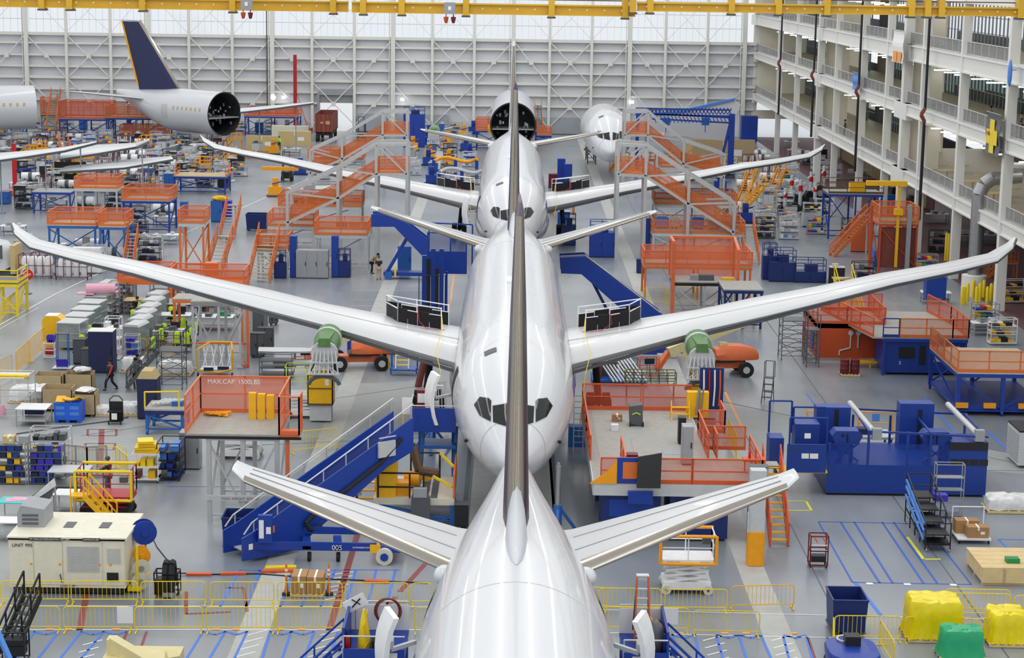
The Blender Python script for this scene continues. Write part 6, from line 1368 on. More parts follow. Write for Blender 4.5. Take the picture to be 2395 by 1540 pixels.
# lift carts below and beside it
p, w = PX(507, 610, 1075); scissor('white low scissor cart with a yellow band standing beneath the orange cage', p+V((0,.6,0)), w, 1.4, .9, m='white', rc='yellowb', rh=.5, wheelc='pale')
p, w = PX(668, 772, 978); scissor('white and blue scissor lift behind the orange cage', p+V((0,.4,0)), w, 1.4, 1.2, m='white', rc='lime', rh=1.6, wheelc='rubber')
def basket(label, p, w, d, z, h, cable):
    t = thing('hoist_basket', label, 'basket', p); b = B(); b.box(-w/2,w/2,0,d,z,z+.1); b.box(-w/2,w/2,0,.06,z,z+h); b.box(-w/2,w/2,d-.06,d,z,z+h); b.box(-w/2,-w/2+.06,0,d,z,z+h); b.box(w/2-.06,w/2,0,d,z,z+h); b.make('panel_box','yellow',t)
    b = B(); b.bar((-w/2,-.03,z+h*.55),(w/2,-.03,z+h*.55),.05); b.bar((-w/2,-.03,z+.05),(w/2,-.03,z+.05),.08); b.bar((-w/2,-.03,z+h),(w/2,-.03,z+h),.08); b.make('edge_band','brown',t)
    b = B(); b.box(w*.2,w*.35,-.02,0,z+h*.65,z+h*.85); b.make('notice','paper',t)
    b = B(); c = (0,d/2,z+h+cable)
    for x in (-w/2+.1,w/2-.1):
        for y in (.1,d-.1): b.bar((x,y,z+h),c,.05)
    b.make('sling','black',t)
    b = B(); b.box(-w/2+.1,w/2-.1,.1,d-.1,.1,z); b.make('support_frame','greyl',t); return t
basket('tall yellow basket slung below the left engine pylon', G(749,990), 1.4,1.2,1.0,1.75,1.3); basket('tall yellow basket slung below the right engine pylon', G(1648,985)+V((0,.2,0)), 1.6,1.2,1.1,1.6,1.7)
# boom lifts
def boom(label, p, rz, mir=1, arm=None):
    t = thing('boom_lift', label, 'boom lift', p, rz); s = mir
    b = B(); b.box(-1.3,1.3,-.45,.45,.45,.85); b.box(-1.5,-1.15,-1.05,1.05,.4,.7); b.box(1.15,1.5,-1.05,1.05,.4,.7); b.make('chassis','orangeboom',t)
    for x in (-1.32,1.32):
        for y in (-1.1,1.1): b = B(); b.wheel((x,y,.48),.48,.36,20,'y'); w_ = b.make('wheel','rubber',t); b = B(); b.wheel((x,y+(.12 if y>0 else -.12),.48),.22,.16,14,'y'); b.make('hub','greyl',w_)
    b = B(); b.loft([[(x,y*k,1.0+zz*k2) for y,zz in ((-.75,0),(.75,0),(.8,.45),(.5,.9),(-.5,.9),(-.8,.45))] for x,k,k2 in ((s*-.5,.9,.7),(s*.3,1,1.0),(s*1.3,1,.95),(s*2.1,.8,.7),(s*2.3,.5,.4))]); b.make('hood','orangeboom',t); b = B(); b.box(-.7,.7,-.7,.7,.85,1.02); b.lathe((0,0,.85),[(.7,0),(.7,.12)],18); b.make('turntable','black',t)
    if arm:
        b = B(); 
        for a, c, w_ in arm[0]: b.bar(a, c, w_, w_*1.25)
        b.make('boom_arm','creamboom',t)
        b = B()
        for a, c, w_ in arm[1]: b.bar(a, c, w_, w_)
        b.make('jib','orangeboom',t)
        e = V(arm[2]); b = B()
        for h in (0,.55,1.1): hbar(b,[e+V((-.6,-.4,h)),e+V((.6,-.4,h)),e+V((.6,.4,h)),e+V((-.6,.4,h)),e+V((-.6,-.4,h))],.03)
        for x in (-.6,0,.6):
            for y in (-.4,.4): b.bar(e+V((x,y,0)),e+V((x,y,1.1)),.05)
        b.make('basket','redor',t); b = B(); b.box(e.x-.3,e.x+.3,e.y-.45,e.y-.3,e.z+.8,e.z+1.15); b.make('console','black',t)
    return t
boom('orange boom lift under the left wing, cream boom folded forward', G(838,868)+V((0,1.0,0)), .15, 1, ([((.2,.3,1.2),(.3,.2,2.2),.45),((.6,.2,2.6),(-3.1,-.9,1.2),.42)],[((-3.1,-.9,1.2),(-3.3,-1.2,.4),.3)],(-3.5,-1.8,.5)))
boom('orange boom lift under the right wing, long cream boom raised both ways', G(1690,882)+V((0,.9,0)), .12, 1, ([((.1,.2,1.2),(.1,.3,2.0),.5),((1.5,.4,3.3),(-3.6,-.8,1.6),.46)],[((-3.6,-.8,1.6),(-4.4,-1.3,.6),.32)],(-5.0,-1.6,.3)))
t = thing('step_cart','blue cart carrying aluminium steps beside the left wing root','steps',G(940,880)); b = B(); b.box(-.7,.9,0,1.3,.3,.4); b.make('cart_bed','bluem',t); stairs(t,(.0,.1,.4),(.0,1.2,2.3),.8,'alu','yellowb',hr=False)
for x in (-.7,.9): b = B(); b.bar((x,1.2,.1),(x,1.2,1.4),.1); b.bar((x,.1,.1),(x,.1,.5),.1); b.make('corner_post','bluem',t)
b = B(); b.box(-.85,-.8,.0,.1,.3,1.3); b.make('orange_flag','yelloworange',t)
b = B(); q = G(978,905); b.tube(V((0,0,0)),V((.8,.6,3.6)),.22,12); tag(b.make('landing_gear_brace','container',loc=q), 'thick dull red brace leaning under the left wing root', 'brace')
b = B(); b.tube(V((0,0,0)),V((.0,.2,3.6)),.22,12); tag(b.make('landing_gear_brace','container',loc=G(1400,900)+V((0,.5,0))), 'thick dull red brace standing under the right wing root', 'brace')
t = thing('blue_skip','long royal blue low machine behind the left boom lift','machine',G(905,830)); b = B(); b.box(-2.6,2.2,0,2.0,.15,1.6); b.make('housing','blue',t); b = B(); b.box(-2.5,2.1,-.03,0,1.2,1.5); b.make('ledge','bluem',t)
t = thing('blue_skip','royal blue tall screen machine left of the right boom lift','machine',G(1555,845)+V((-.3,.6,0))); b = B(); b.box(-.6,1.5,0,1.0,.4,2.0); b.make('screen_panel','blue',t); b = B(); b.box(-2.9,-.2,-.3,.8,.35,.7); b.make('low_bed','blue',t); b = B(); b.bar((1.6,0,0),(1.6,0,2.0),.1); b.make('yellow_post','yellowb',t)
t = thing('pipe_rack','rack of slanting white ladders and tubes under the right wing','rack',G(1470,905)); 
for k in range(5): b = B(); x = -.9+k*.45; b.bar((x,0,.3),(x-1.3,3.2,1.7),.07,.1); b.bar((x+.22,0,.3),(x-1.08,3.2,1.7),.07,.1); b.make('white_rail','white',t)
b = B(); b.box(-2.2,1.2,.4,2.8,.15,.3); b.make('rack_bed','bluem',t); b = B(); b.box(-2.0,-.6,1.6,2.9,.3,1.2); b.box(-.4,.6,2,3,.3,1.0); b.make('black_frames','greyd',t)
t = thing('olive_gantry','olive green rail frame in front of the slanting white ladders','frame',G(1520,930)); cage(t,3.0,.9,.9,1.6,'oliv' if mat('oliv','#8a8a3c',.5) else 0,6); b = B(); b.bar((-1.4,0,0),(-1.4,0,.9),.08); b.bar((1.4,0,0),(1.4,0,.9),.08); b.make('leg','greyd',t)
stepladder('grey rolling step ladder alone on the open floor right of the boom lift', G(1795,945)+V((-.1,0,0)), 1.4, -.3, 'greyd', .55)
# white fairings, black cabinets, carts
t = rack('grey shelf rack holding long white fairings left of the left boom lift', G(645,885)+V((0,.6,0)), 2.0,1.2,1.5,3,'greyd',shelf='greyd')
for i,(dx,dz,l) in enumerate(((.1,1.5,2.9),(1.0,.75,2.4))):
    b = B(); b.loft([[(x,y*w_,zz) for y,zz in ((-.4,0),(.4,0),(.5,.12),(0,.3),(-.5,.12))] for x,w_ in ((-1.0,.8),(0,1),(l*.6,.7),(l,.1))]); tag(b.make('fairing','wing',loc=t.location+V((dx-.2,0,dz+.02))), ('upper','lower')[i]+' white pointed fairing on the grey shelf rack', 'fairing')
for i,(px,py,w_,h_,l) in enumerate([(604,835,.9,1.6,'black wheeled cabinet left of two near the yellow panels'),(622,818,1.0,1.5,'black open parts trolley right of two near the yellow panels'),(640,760,.6,.9,'small black cage trolley under the left wing')]): cabinet(l, G(px,py), w_,.8,h_,'black',2,wheels=True,panel='greyd')
# steel frame with orange members over desks
t, W, D, z = plat('grey steel gantry with an orange corner post over the vest covered desks', 447, 578, 858, 700, 3.2, '', leg='alu', deck='deck', nleg=3, legw=.16, fascia='steel')
b = B(); b.bar((W+.1,-.1,0),(W+.1,-.1,z+1.0),.16); b.bar((W+.1,-.1,.2),(W-.2,-.5,.2),.14); b.bar((-W,0,1.5),(W+.1,0,1.5),.1); b.make('orange_post','orangeboom',t)
plat('orange topped grey deck under the left wing with lime vests on it', 403, 572, 800, 697, 2.2, '', leg='orange', deck='deck', nleg=2, fascia='orange', brace=False)
t = thing('engine_stand','yellow and white truss stand on casters in front of the grey gantry','stand',G(500,882)+V((0,.9,0)))
b = B(); hbar(b,[(-1.0,-.9,.4),(-1.0,-.9,1.7),(-.4,.6,1.9),(.9,.6,1.9),(1.1,-.5,1.6),(1.1,-.5,.4)],.06); hbar(b,[(-1.0,-.9,.4),(.3,-1.0,.3),(1.1,-.5,.4)],.06); b.make('yellow_frame','yellow',t)
b = B()
for x in (-.8,-.3,.2,.7): b.bar((x,-.3,.3),(x+.3,.3,1.7),.05); b.bar((x+.3,-.3,.3),(x,.3,1.7),.05)
b.box(-.9,.9,-.6,.5,.2,.4); b.make('white_truss','white',t); b = B(); b.box(-.6,.0,-1.0,-.95,.4,.6); b.box(.2,.9,-.66,-.6,.4,.6); b.make('navy_plate','navy',t)
for x in (-1.0,1.1): b = B(); b.wheel((x,-.7,.12),.12,.08); b.make('caster','rubber',t)
for i,(px,py) in enumerate([(455,865),(562,862)]): b = B(); b.bar((0,0,.1),(0,0,2.6),.12); b.cb(0,0,.08,.35,.35,.12); tag(b.make('gantry_leg','greyl',loc=G(px,py)), f'grey square gantry leg with a small foot, {("left","right")[i]} of the yellow truss stand', 'post')
# rolling stair scaffold
t = scaffold('grey rolling stair tower beside the walking workers', G(393,912)+V((.1,.8,0)), 1.5,1.6,3.3,3,'greyd'); stairs(t,(-2.6,-.6,.1),(-.7,-.3,2.3),.8,'greyd','grey',h=.9)
bigbin('grey mesh trolley platform with a long pole on the floor', G(355,905)+V((-.3,-.6,0)), .6,.5,.3,'greyd',slots=False,name='trolley',wheels=True)
# navy cabinets, carts, tables
cabinet('tall navy blue curved side cabinet behind the walking worker', G(238,872)+V((0,.4,0)), 1.5,1.2,2.6,'navy',1,panel='navy',top='white')
t = cabinet('navy front locker with a tan slanted top, left of the orange cage', G(345,982)+V((0,.6,0)), 1.1,1.2,2.3,'navy',1,panel='navy'); b = B(); b.prism([(-.55,2.3),(.55,2.3),(.3,2.75),(-.3,2.75)],1.2,'y',-.6); b.make('slanted_top','tan',t)
for i,(px,py,w_,h_,l) in enumerate([(190,850,.8,1.6,'black cabinet left of two beside the navy curved cabinet'),(206,862,.7,1.3,'low dark cabinet right of two beside the navy curved cabinet')]): cabinet(l,G(px,py),w_,.9,h_,'black',1,panel='greyd')
t = rack('white open shelf unit against the navy curved cabinet', G(262,845)+V((0,.8,0)), .9,1.0,2.7,4,'white',load=['brown','card','white'],wheels=False,shelf='white',seed=4)
def plycart(label,p,w,d,h,rz=0):
    t = thing('plywood_cart',label,'cart',p,rz); b = B(); b.box(-w/2,w/2,-d/2,d/2,.12,.16); b.box(-w/2,-w/2+.04,-d/2,d/2,.12,h); b.box(w/2-.04,w/2,-d/2,d/2,.12,h); b.box(-w/2,w/2,-d/2,-d/2+.04,.12,h*.92); b.box(-w/2,w/2,d/2-.04,d/2,.12,h); b.box(-w/2,w/2,-.02,.02,.12,h*.8); b.make('panel_box','ply',t); b = B()
    for x in (-w*.25,w*.25): b.box(x-.02,x+.02,-d/2+.05,d/2-.05,.16,h*.75)
    b.make('divider','ply',t)
    for x in (-w/2+.1,w/2-.1): b = B(); b.wheel((x,-d/2+.1,.06),.06,.04); b.make('caster','rubber',t)
    return t
plycart('brown panelled cart with dividers, left rear of four', G(118,915),1.6,1.0,1.1); plycart('brown panelled cart with dividers, right rear of four', G(188,912),1.6,1.0,1.1); plycart('brown panelled cart behind the blue yellow filled bin', G(128,962)+V((.2,.3,0)),1.7,1.1,1.4); t = plycart('brown panelled cart topped with plastic, right of the blue bin', G(200,975)+V((0,.4,0)),1.2,1.2,1.4)
for p_,sd in ((t.location+V((0,0,1.4)),5),(G(188,912)+V((.1,.2,1.15)),6)): o = thing('plastic_heap','crumpled clear plastic on the '+('right front' if sd==5 else 'right rear')+' brown cart','plastic',p_); b = B(); lump(b,(0,0,.05),.55,.5,.16,sd,16,8,.3); b.make('film','wrap',o)
bigbin('bright blue slotted pallet bin heaped with yellow sheets', G(159,990)+V((0,.5,0)), 1.45,1.2,1.15,'blueb' if mat('blueb','#1f5fd6',.45) else 0)
for i in range(4): o = thing('yellow_sheet',f'folded yellow sheet in the blue slotted bin, {ORD[i]} from the left','sheet',G(159,990)+V((-.45+i*.3,.4+.1*(i%2),1.2))); b = B(); b.cb(0,0,.05,.5,.5,.06,.4*i,.5-.3*i,.4*(i%2)); b.make('foam_sheet','yellow',o)
table('white top steel table with a dark case beneath, near the left edge', G(72,1000)+V((0,.8,0)), 1.7,1.5,1.0,'white'); box('dark violet case under the white steel table', G(78,985)+V((0,.4,.32)), 1.0,.5,.3,'navy',name='long_case',cat='case',tapes=False); table('white table with a paper notice behind the dark case table', G(105,955)+V((0,.8,0)), 1.9,1.0,.9,'white')
t = thing('hand_trolley','black hand trolley with a looped handle and white papers','trolley',G(270,992)); b = B(); b.box(-.38,.38,-.25,.35,.15,.2); b.box(-.38,.38,-.25,.35,.7,.75); b.box(-.36,.36,.3,.34,.2,1.2); b.make('body','black',t); b = B(); hbar(b,[(-.36,.3,.1),(-.36,.3,1.3),(-.15,.35,1.5),(.15,.35,1.5),(.36,.3,1.3),(.36,.3,.1)],.03); b.make('handle_loop','black',t); b = B(); b.box(-.15,.15,-.27,-.25,.3,.65); b.make('paper_sheet','paper',t)
for x in (-.33,.33): b = B(); b.wheel((x,-.2,.08),.08,.05); b.make('wheel','rubber',t)
wrapped('low heap of clear wrapped parts behind the black hand trolley', G(245,975)+V((-.1,.4,0)),1.1,.9,.55,seed=7); wrapped('white wrapped pallet between the trolley and the navy locker', G(300,975)+V((0,.5,0)),1.2,.9,.7,seed=8); wrapped('wrapped white bundles under the rolling stair tower', G(405,880)+V((0,.6,0)),2.0,1.2,.8,seed=9); wrapped('wrapped white bundles between the workers and the yellow barrier', G(310,872)+V((0,.4,0)),1.4,1.0,.9,seed=10); wrapped('clear wrapped parts behind the aluminium frame at the left', G(70,945)+V((0,.8,0)),2.4,1.4,.9,seed=11)
t = thing('aluminium_frame','aluminium frame with a yellow padded top bar at the left edge','frame',G(28,978)+V((0,.6,0))); cage(t,2.0,1.6,.15,2.4,'alu',1); b = B(); b.tube((-1,-.85,2.45),(.9,-.85,2.45),.09,8); b.tube((.9,-.85,2.45),(.9,-.3,2.2),.09,8); b.make('foam_bar','yellowb',t); b = B(); b.box(-1,.8,-.8,.8,2.25,2.3); b.make('top_sheet','cream',t)
b = B(); b.loft([[(k*.28*math.cos(a),k*.2*math.sin(a),z) for a in [2*PI*i/10 for i in range(10)]] for z,k in ((0,.9),(.3,1.1),(.6,.6))]); tag(b.make('pink_bag','pink',loc=G(3,972)),'pink bag cut by the left edge of the view','bag')
b = B(); P = [G(38,1017),G(130,1003),G(255,987),G(300,978)]; b.path([q+V((0,0,.04)) for q in P],.035,6); tag(b.make('long_pole','greyd'),'long thin dark pole lying on the floor at the left','pole')
# red spool stand, blue tables by the yellow column
t = thing('column_guard','yellow column guard box at the end of the glass cabinet row','guard',G(122,812)+V((0,.3,0))); b = B(); b.prism([(-.7,0),(.7,0),(.7,1.7),(.3,2.0),(-.5,2.0),(-.7,1.7)],1.2,'y',0); b.make('guard_shell','yellow',t); b = B(); b.box(-.5,.3,.1,1.1,2.0,2.03); b.make('top_sheet','paper',t)
t = thing('spool_stand','white stand holding a red spool beside the yellow guard','stand',G(117,838)); cage(t,.7,.5,.1,1.0,'white',1); b = B(); b.tube((-.25,0,.45),(.25,0,.45),.22,14); b.make('red_spool','red',t); bigbin('small violet bin on the white spool stand', t.location+V((.1,0,1.05)), .5,.4,.45,'purple',slots=False)
t = thing('bar_table','tall blue tube stand with a violet plate at its foot','stand',G(148,862)); b = B(); 
for x in (-.35,.35): b.bar((x,-.2,.1),(x,-.2,2.2),.05); b.bar((x,.2,.1),(x,.2,2.2),.05)
b.make('tubes','bluem',t); b = B(); b.box(-.4,.4,-.25,.25,2.2,2.25); b.make('top_plate','greyd',t); b = B(); b.cb(0,-.3,.4,.7,.05,.6,0,.5); b.make('violet_plate','purple',t); b = B(); b.box(-.6,.6,-.5,.4,.06,.1); b.make('white_base','white',t)
# row of glass topped cabinets along the aisle
mat('cabglass','#8f9a9a',.25,.2,var=.2,scale=1.5)
for i in range(7):
    q = G(170+i*15.5, 815-i*16.5)+V((0,.2,0)); t = thing('glass_cabinet',f'grey glass fronted cabinet, {ORD[i]} from the yellow guard along the aisle','cabinet',q,-.12,'glass cabinets along the aisle'); b = B(); b.box(-.75,.75,-.9,.9,.15,1.75); b.make('body','cabglass',t); b = B(); b.box(-.78,.78,-.93,.93,1.75,1.82); b.make('top','greyl',t); b = B()
    for z in (.6,1.1): b.box(-.78,.78,-.93,.93,z,z+.03)
    for x in (-.77,.75): b.box(x,x+.03,-.93,-.9,.15,1.75)
    b.make('edge_trim','greyl',t)
for i in range(4):
    q = G(222+i*17, 752-i*15)+V((.6,.6,0)); rack(f'wire cage trolley with mixed parts, {ORD[i]} in the row by the aisle', q, 1.3,1.4,1.9,3,'steel',load=['card','pink','bluel','white','tan'],mesh='clear',seed=20+i,fill=.7,shelf='greyl')
o = thing('pink_roll','pink quilted roll on the wire cage trolleys','roll',G(235,688,1.9)); b = B(); b.tube((-1.0,0,.35),(1.0,.3,.35),.38,16); b.loft([[(x,y,zz) for y,zz in ((-.5,0),(.4,0),(.4,.08),(-.5,.1))] for x in (-1.6,-.4)]); b.make('quilt','pink',o)
t = table('blank pale wooden topped table standing by the aisle rack', G(325,735)+V((0,.6,0)), 2.2,1.6,1.0,'tan',wheels=False)
for i in range(6):
    q = G(302+i*10.5, 822-i*15.5)+V((.4,.4,0)); t = thing('glass_cabinet',f'silver glass cabinet, {ORD[i]} from the front in the slanting desk row','cabinet',q,-.2,'glass cabinets in the desk area'); b = B(); b.box(-.55,.55,-.9,.9,.15,1.7); b.make('body','cabglass',t); b = B(); b.prism([(-.58,1.7),(.58,1.7),(.45,1.85),(-.45,1.85)],1.84,'y',-.92); b.make('top','greyl',t)
rack('violet bin rack at the front of the slanting desk row', G(309,838)+V((0,.2,0)), .9,.6,1.5,3,'greyl',load=['purple','bluel'],seed=31)
# desks with lime vests
vest_px = [(190,795,0),(206,772,.3),(180,805,.5),(322,717,.2),(310,735,0),(341,712,.4),(399,728,0),(376,780,.3),(383,768,0),(413,788,.2),(436,790,0),(447,778,.5),(455,765,.2),(428,755,.1),(358,800,.2)]
for i,(px,py,rz) in enumerate(vest_px):
    z_ = 1.0; q = G(px,py,z_); t = thing('office_chair',f'dark office chair wearing a lime vest, {ORD[i]} one' if 0 else 'dark office chair under a lime vest '+['by the green sheet desk','behind the green sheet desk','left of the green sheet desk','by the pale wooden table','left of the far desks','behind the pale wooden table','at the far black bench','by the front monitor desk','behind the front monitor desk','at the left of the tall hanging vests','at the front hanging vest rail','second along the vest rail','third along the vest rail','at the far end of the vest rail','by the orange floor item'][i],'chair',(q.x,q.y,0)); b = B(); b.box(-.25,.25,-.25,.25,.45,.53); b.make('seat','black',t); b = B(); b.box(-.24,.24,.2,.27,.55,1.1); b.make('backrest','black',t); b = B(); b.tube((0,0,.08),(0,0,.45),.04); b.make('column','greyd',t); b = B()
    for k in range(5): a = k*2*PI/5; b.bar((0,0,.1),(.28*math.cos(a),.28*math.sin(a),.05),.05)
    b.make('foot_star','greyd',t)
    vest_on('lime safety vest hung on the chair '+['by the green sheet desk','behind the green sheet desk','left of the green sheet desk','by the pale wooden table','left of the far desks','behind the pale wooden table','at the far black bench','by the front monitor desk','behind the front monitor desk','at the left of the tall hanging vests','at the front hanging vest rail','second along the vest rail','third along the vest rail','at the far end of the vest rail','by the orange floor item'][i], V((q.x,q.y+.2,.55)), 'lime', rz, .75)
def desk(label,px,py,w,d,mon=True,items=('white','green','greyd')):
    q = G(px,py); table(label,q+V((0,d/2,0)),w,d,.95,'white','greyl',wheels=False,items=list(items),seed=px)
    if mon: t = thing('monitor','black monitor on the '+label,'monitor',q+V((w*.2,d*.6,.95))); b = B(); b.box(-.3,.3,-.02,.02,.12,.5); b.make('screen','black',t); b = B(); b.box(-.04,.04,-.02,.05,0,.2); b.box(-.15,.15,-.08,.1,0,.02); b.make('stand','greyd',t)
desk('desk with green sheets beside the navy curved cabinet',212,812,1.6,1.0,items=('green','tan','white')); desk('white desk in front of the slanting silver cabinets',252,802,2.0,1.4,items=('white','greyd')); desk('front monitor desk right of the silver cabinets',392,808,2.0,1.2); desk('long white desk behind the monitor desk',405,770,2.4,1.4,items=('white','greyl','black')); desk('far white desk under the left wing edge',410,742,2.6,1.4,items=('white','greyd','black')); desk('black bench with dark parts below the left wing',345,742,2.2,1.2,items=('black','greyd')); desk('white table inside the grey gantry',500,775,2.6,1.4,False); desk('rear white table inside the grey gantry',510,745,2.6,1.2,False,('white','greyl','red'))
rack('white drawer rack behind the grey gantry tables', G(535,742)+V((0,.4,0)), 1.4,.8,2.2,4,'white',load=['white','greyl','red'],seed=40); rack('grey rack left of the white drawer rack in the gantry', G(470,740)+V((0,.4,0)), 2.0,.8,1.8,3,'greyl',load=['greyd','white','black'],seed=41)
cabinet('blue and yellow topped dark cabinet right of the grey gantry', G(598,795)+V((0,.4,0)), 1.3,2.4,2.2,'greyd',1,top='bluem')
barrier(572,832,598,780,'yellow barrier slanting past the grey gantry orange post','yellow',H=1.4)
# foreground-left racks and workers' bench
for i,(xa,xb,lab) in enumerate([(-8,62,'left'),(66,148,'right')]):
    p, w = PX(xa,xb,1135); rack(f'wire rack of blue and violet bins near the left edge, {lab} one', p+V((0,.3,0)), w,.6,2.0,6,'steel',load=['purple','blue','blue','navy'] if i else ['blue','navy','yellow','blued'],seed=50+i,fill=.95,shelf='greyd',wheels=False)
box('tan carton on top of the left wire bin rack', G(22,1135,0)+V((0,.3,2.05)), .55,.5,.35,'tan'); box('grey foam block on top of the wire bin racks', G(52,1135,0)+V((.1,.3,2.05)), .45,.5,.35,'grey',name='foam_block',cat='foam block',tapes=False)
t = rack('black topped rack with long black trays behind the blue bin racks', G(115,1098)+V((0,.6,0)), 1.9,.8,2.0,3,'greyl',load=['black','greyd'],seed=53)
t = thing('wire_fence','grey wire mesh fence panel beside the seated worker','fence',G(205,1120)); rail(t,(-1.2,.4,0),(.0,0,0),1.6,'grey','wiremesh' if mat('wiremesh','#9aa0a4',.5,alpha=.35,var=0) else 0,n=2); rail(t,(0,0,0),(.9,.3,0),1.6,'grey','wiremesh',n=2)
table('teal topped drafting table with pink sheets at the left edge', G(35,1235)+V((0,.7,0)), 1.6,1.1,1.1,'teal'); o = thing('sheet_stack','pink and white paper sheets on the teal drafting table','paper',G(35,1235)+V((-.1,.7,1.1))); b = B(); b.cb(0,0,.01,.9,.6,.02,.2); b.cb(.15,.1,.03,.7,.5,.02,-.1); b.make('sheets','pink',o)
t = thing('tilted_board','grey tilted board draped with white plastic behind the test cart','board',G(108,1210)); b = B(); b.prism([(-.6,0),(.3,1.0),(.4,1.8),(-.6,1.0)],.05,'y',0); b.make('board_panel','greyd',t); b = B(); b.prism([(-.55,1.0),(.42,1.85),(.5,1.5),(.1,1.2),(-.5,.8)],.08,'y',-.05); b.make('plastic_drape','wrap',t); b = B(); b.bar((.45,0,0),(.45,0,1.6),.06); b.bar((-.55,.3,0),(-.55,.3,1.0),.06); b.make('support','grey',t)
table('long grey glass table beside the tilted board', G(160,1150)+V((.0,.5,0)), 1.9,1.4,1.0,'greyl'); table('white bench with a dark part under it behind the red lift', G(150,1205)+V((0,.7,0)), 1.1,1.1,.9,'white'); table('low white bench at the left edge behind the test cart', G(15,1270)+V((0,.5,0)), 1.2,1.0,.9,'white')
# yellow foam cart, blue tray rack, steel cabinet
p, w = PX(311,371,1130); t = rack('white cart stacked with yellow foam blocks near the small blue floor mark', p+V((0,.4,0)), w,1.0,1.45,2,'white',load=['yellow','maroon','yellowb'],seed=60,shelf='white')
for i in range(4): o = thing('foam_block',f'large yellow foam block on the white cart top, {ORD[i]} layer up','foam block',p+V((.05*(-1)**i,.4,1.5+i*.15))); b = B(); b.cb(0,0,.06,1.1-.12*i,.9,.13,.08*i); b.make('foam','yellowb' if i%2 else 'yellow',o)
rack('black sloping rack with blue trays right of the yellow foam cart', G(398,1122)+V((0,.4,0)), 1.1,1.6,1.9,4,'black',load=['blue','bluel','white'],seed=61,shelf='black'); cabinet('stainless steel cabinet with dark hoses below the blue work table', G(443,1100)+V((0,.5,0)), 1.0,.9,1.9,'steel',1)
t, W, D, z = plat('blue work stand with grey top and yellow tubing left of the orange cage', 338, 432, 1018, 955, 2.2, '', leg='bluem', deck='deck', nleg=2, fascia='blued', wheels=True); b = B(); hbar(b,[(-W,.2,z),(-W,.2,z+.9),(W-.3,.2,z+.95),(W-.3,.2,z)],.05); b.make('yellow_pipe_rail','yellowb',t); b = B()
for k in range(5): b.tube((-W+.3+k*.25,.6+.1*k,z+.12),(-W+1.0+k*.25,1.2,z+.3),.08,8)
b.make('tube_parts','greyl',t); box('blue tray on the blue work stand', t.location+V((W-.5,1.0,z)), .6,.5,.25,'bluem',name='parts_tray',cat='tray',tapes=False)
# wheeled small: yellow straps etc under nose right
# ================================================================ people
person('worker in black vest and red sleeves striding past the navy cabinet', G(259,913), 2.3+PI, 'walk', 'red', 'black', 'skin', vest='black', H=1.05)
person('worker in grey pushing the pole up the rolling stairs', G(318,910)+V((0,0,.0)), .3+PI, 'walk', 'greyd', 'black', 'skin', H=1.05, lean=.1)
person('second worker partly behind the grey clad worker by the rolling stairs', G(322,898), .6+PI, 'walk', 'greyd', 'black', 'skin', H=1.03)
person('bearded worker in black standing at the wire racks near the red lift', G(254,1158), -1.9, 'stand', 'black', 'greyd', 'skinl', hair='brown', arm='fwd', H=1.05)
person('worker in a black shirt and khaki trousers, back turned, at the blue mast', G(886,655), .15+PI, 'stand', 'black', 'ply', 'skinl', cap='greyd', arm='fwd', H=1.1)
person('worker in an olive jacket bending beside the khaki trousered worker', G(869,640), -1.6+PI, 'bend', 'oliv', 'black', 'skinl', lean=.7, H=1.08)
person('worker in a lime vest standing by the long tan panels far left', G(653,351), 0, 'stand', 'lime', 'black', 'skinl', vest='lime', H=1.05)
person('worker in dark clothes leaning over the desk by the slanting silver cabinets', G(312,752), 1, 'bend', 'blackfab', 'black', 'skinl', lean=.5, H=1.1)
# ================================================================ blue lift towers by the middle airliner
t = thing('lift_platform','blue lift tower with an inclined ramp and cabin left of the middle airliner','lift',G(1010,740)+V((0,.3,0)))
s = .0307
b = B()
for x in (-.75,-.1,.5): b.box(x,x+.32,0,.35,0,4.4+.5*(x>-.5))
b.box(.95,1.1,.3,.5,0,3.2); b.make('mast','blue',t); b = B(); b.box(-.42,-.12,-.05,0,.1,4.2); b.box(.22,.48,-.05,0,.1,3.5); b.make('mast_channel','black',t); b = B(); hbar(b,[(-.95,-.3,0),(-.95,-.3,3.0),(.95,-.3,3.0),(.95,-.3,0)],.035); b.make('guard_frame','blued',t)
Yc = t.location.y+4
c0 = AY(1000,640,Yc); c1 = AY(1090,640,Yc); lx = c0.x-t.location.x; rx = c1.x-t.location.x; zb = c0.z
b = B(); b.box(lx,rx,4,6.5,zb,zb+.15); b.box(lx,rx,3.95,4.05,zb,zb+1.6); b.box(lx-.05,lx+.05,4,6.5,zb,zb+2.6); b.make('cabin_wall','blue',t)
b = B(); hbar(b,[(lx,4,zb),(lx,4,zb+3.1),(rx,4,zb+2.9),(rx,4,zb)],.06); hbar(b,[(lx,6.4,zb),(lx,6.4,zb+3.5),(rx+.4,6.4,zb+3.4),(rx+.4,6.4,zb)],.06); hbar(b,[(lx+1.7,4,zb+1.5),(lx+1.7,4,zb+3.0)],.06); hbar(b,[(lx,4,zb+1.65),(rx,4,zb+1.65)],.05); b.make('cabin_frame','blue',t); b = B(); b.add([(lx,4,zb+1.6),(rx,4,zb+1.6),(rx,4,zb+2.9),(lx,4,zb+3.0)],[(0,1,2,3)]); b.make('mesh_screen','bluemesh',t)
t = thing('access_ramp','blue access ramp stepping down toward the lift tower at the middle airliner','ramp',G(905,655)); Y = t.location.y; q = lambda px,py,dy=0: AY(px,py,Y)-V((t.location.x,Y,0))
P = [q(868,502),q(925,502),q(1000,560),q(1000,612),q(922,531),q(868,531)]
for dy,n in ((0,'side_panel'),(2.0,'side_panel')): b = B(); b.prism([(v_.x,v_.z) for v_ in P],.08,'y',dy); b.make(n,'blue',t)
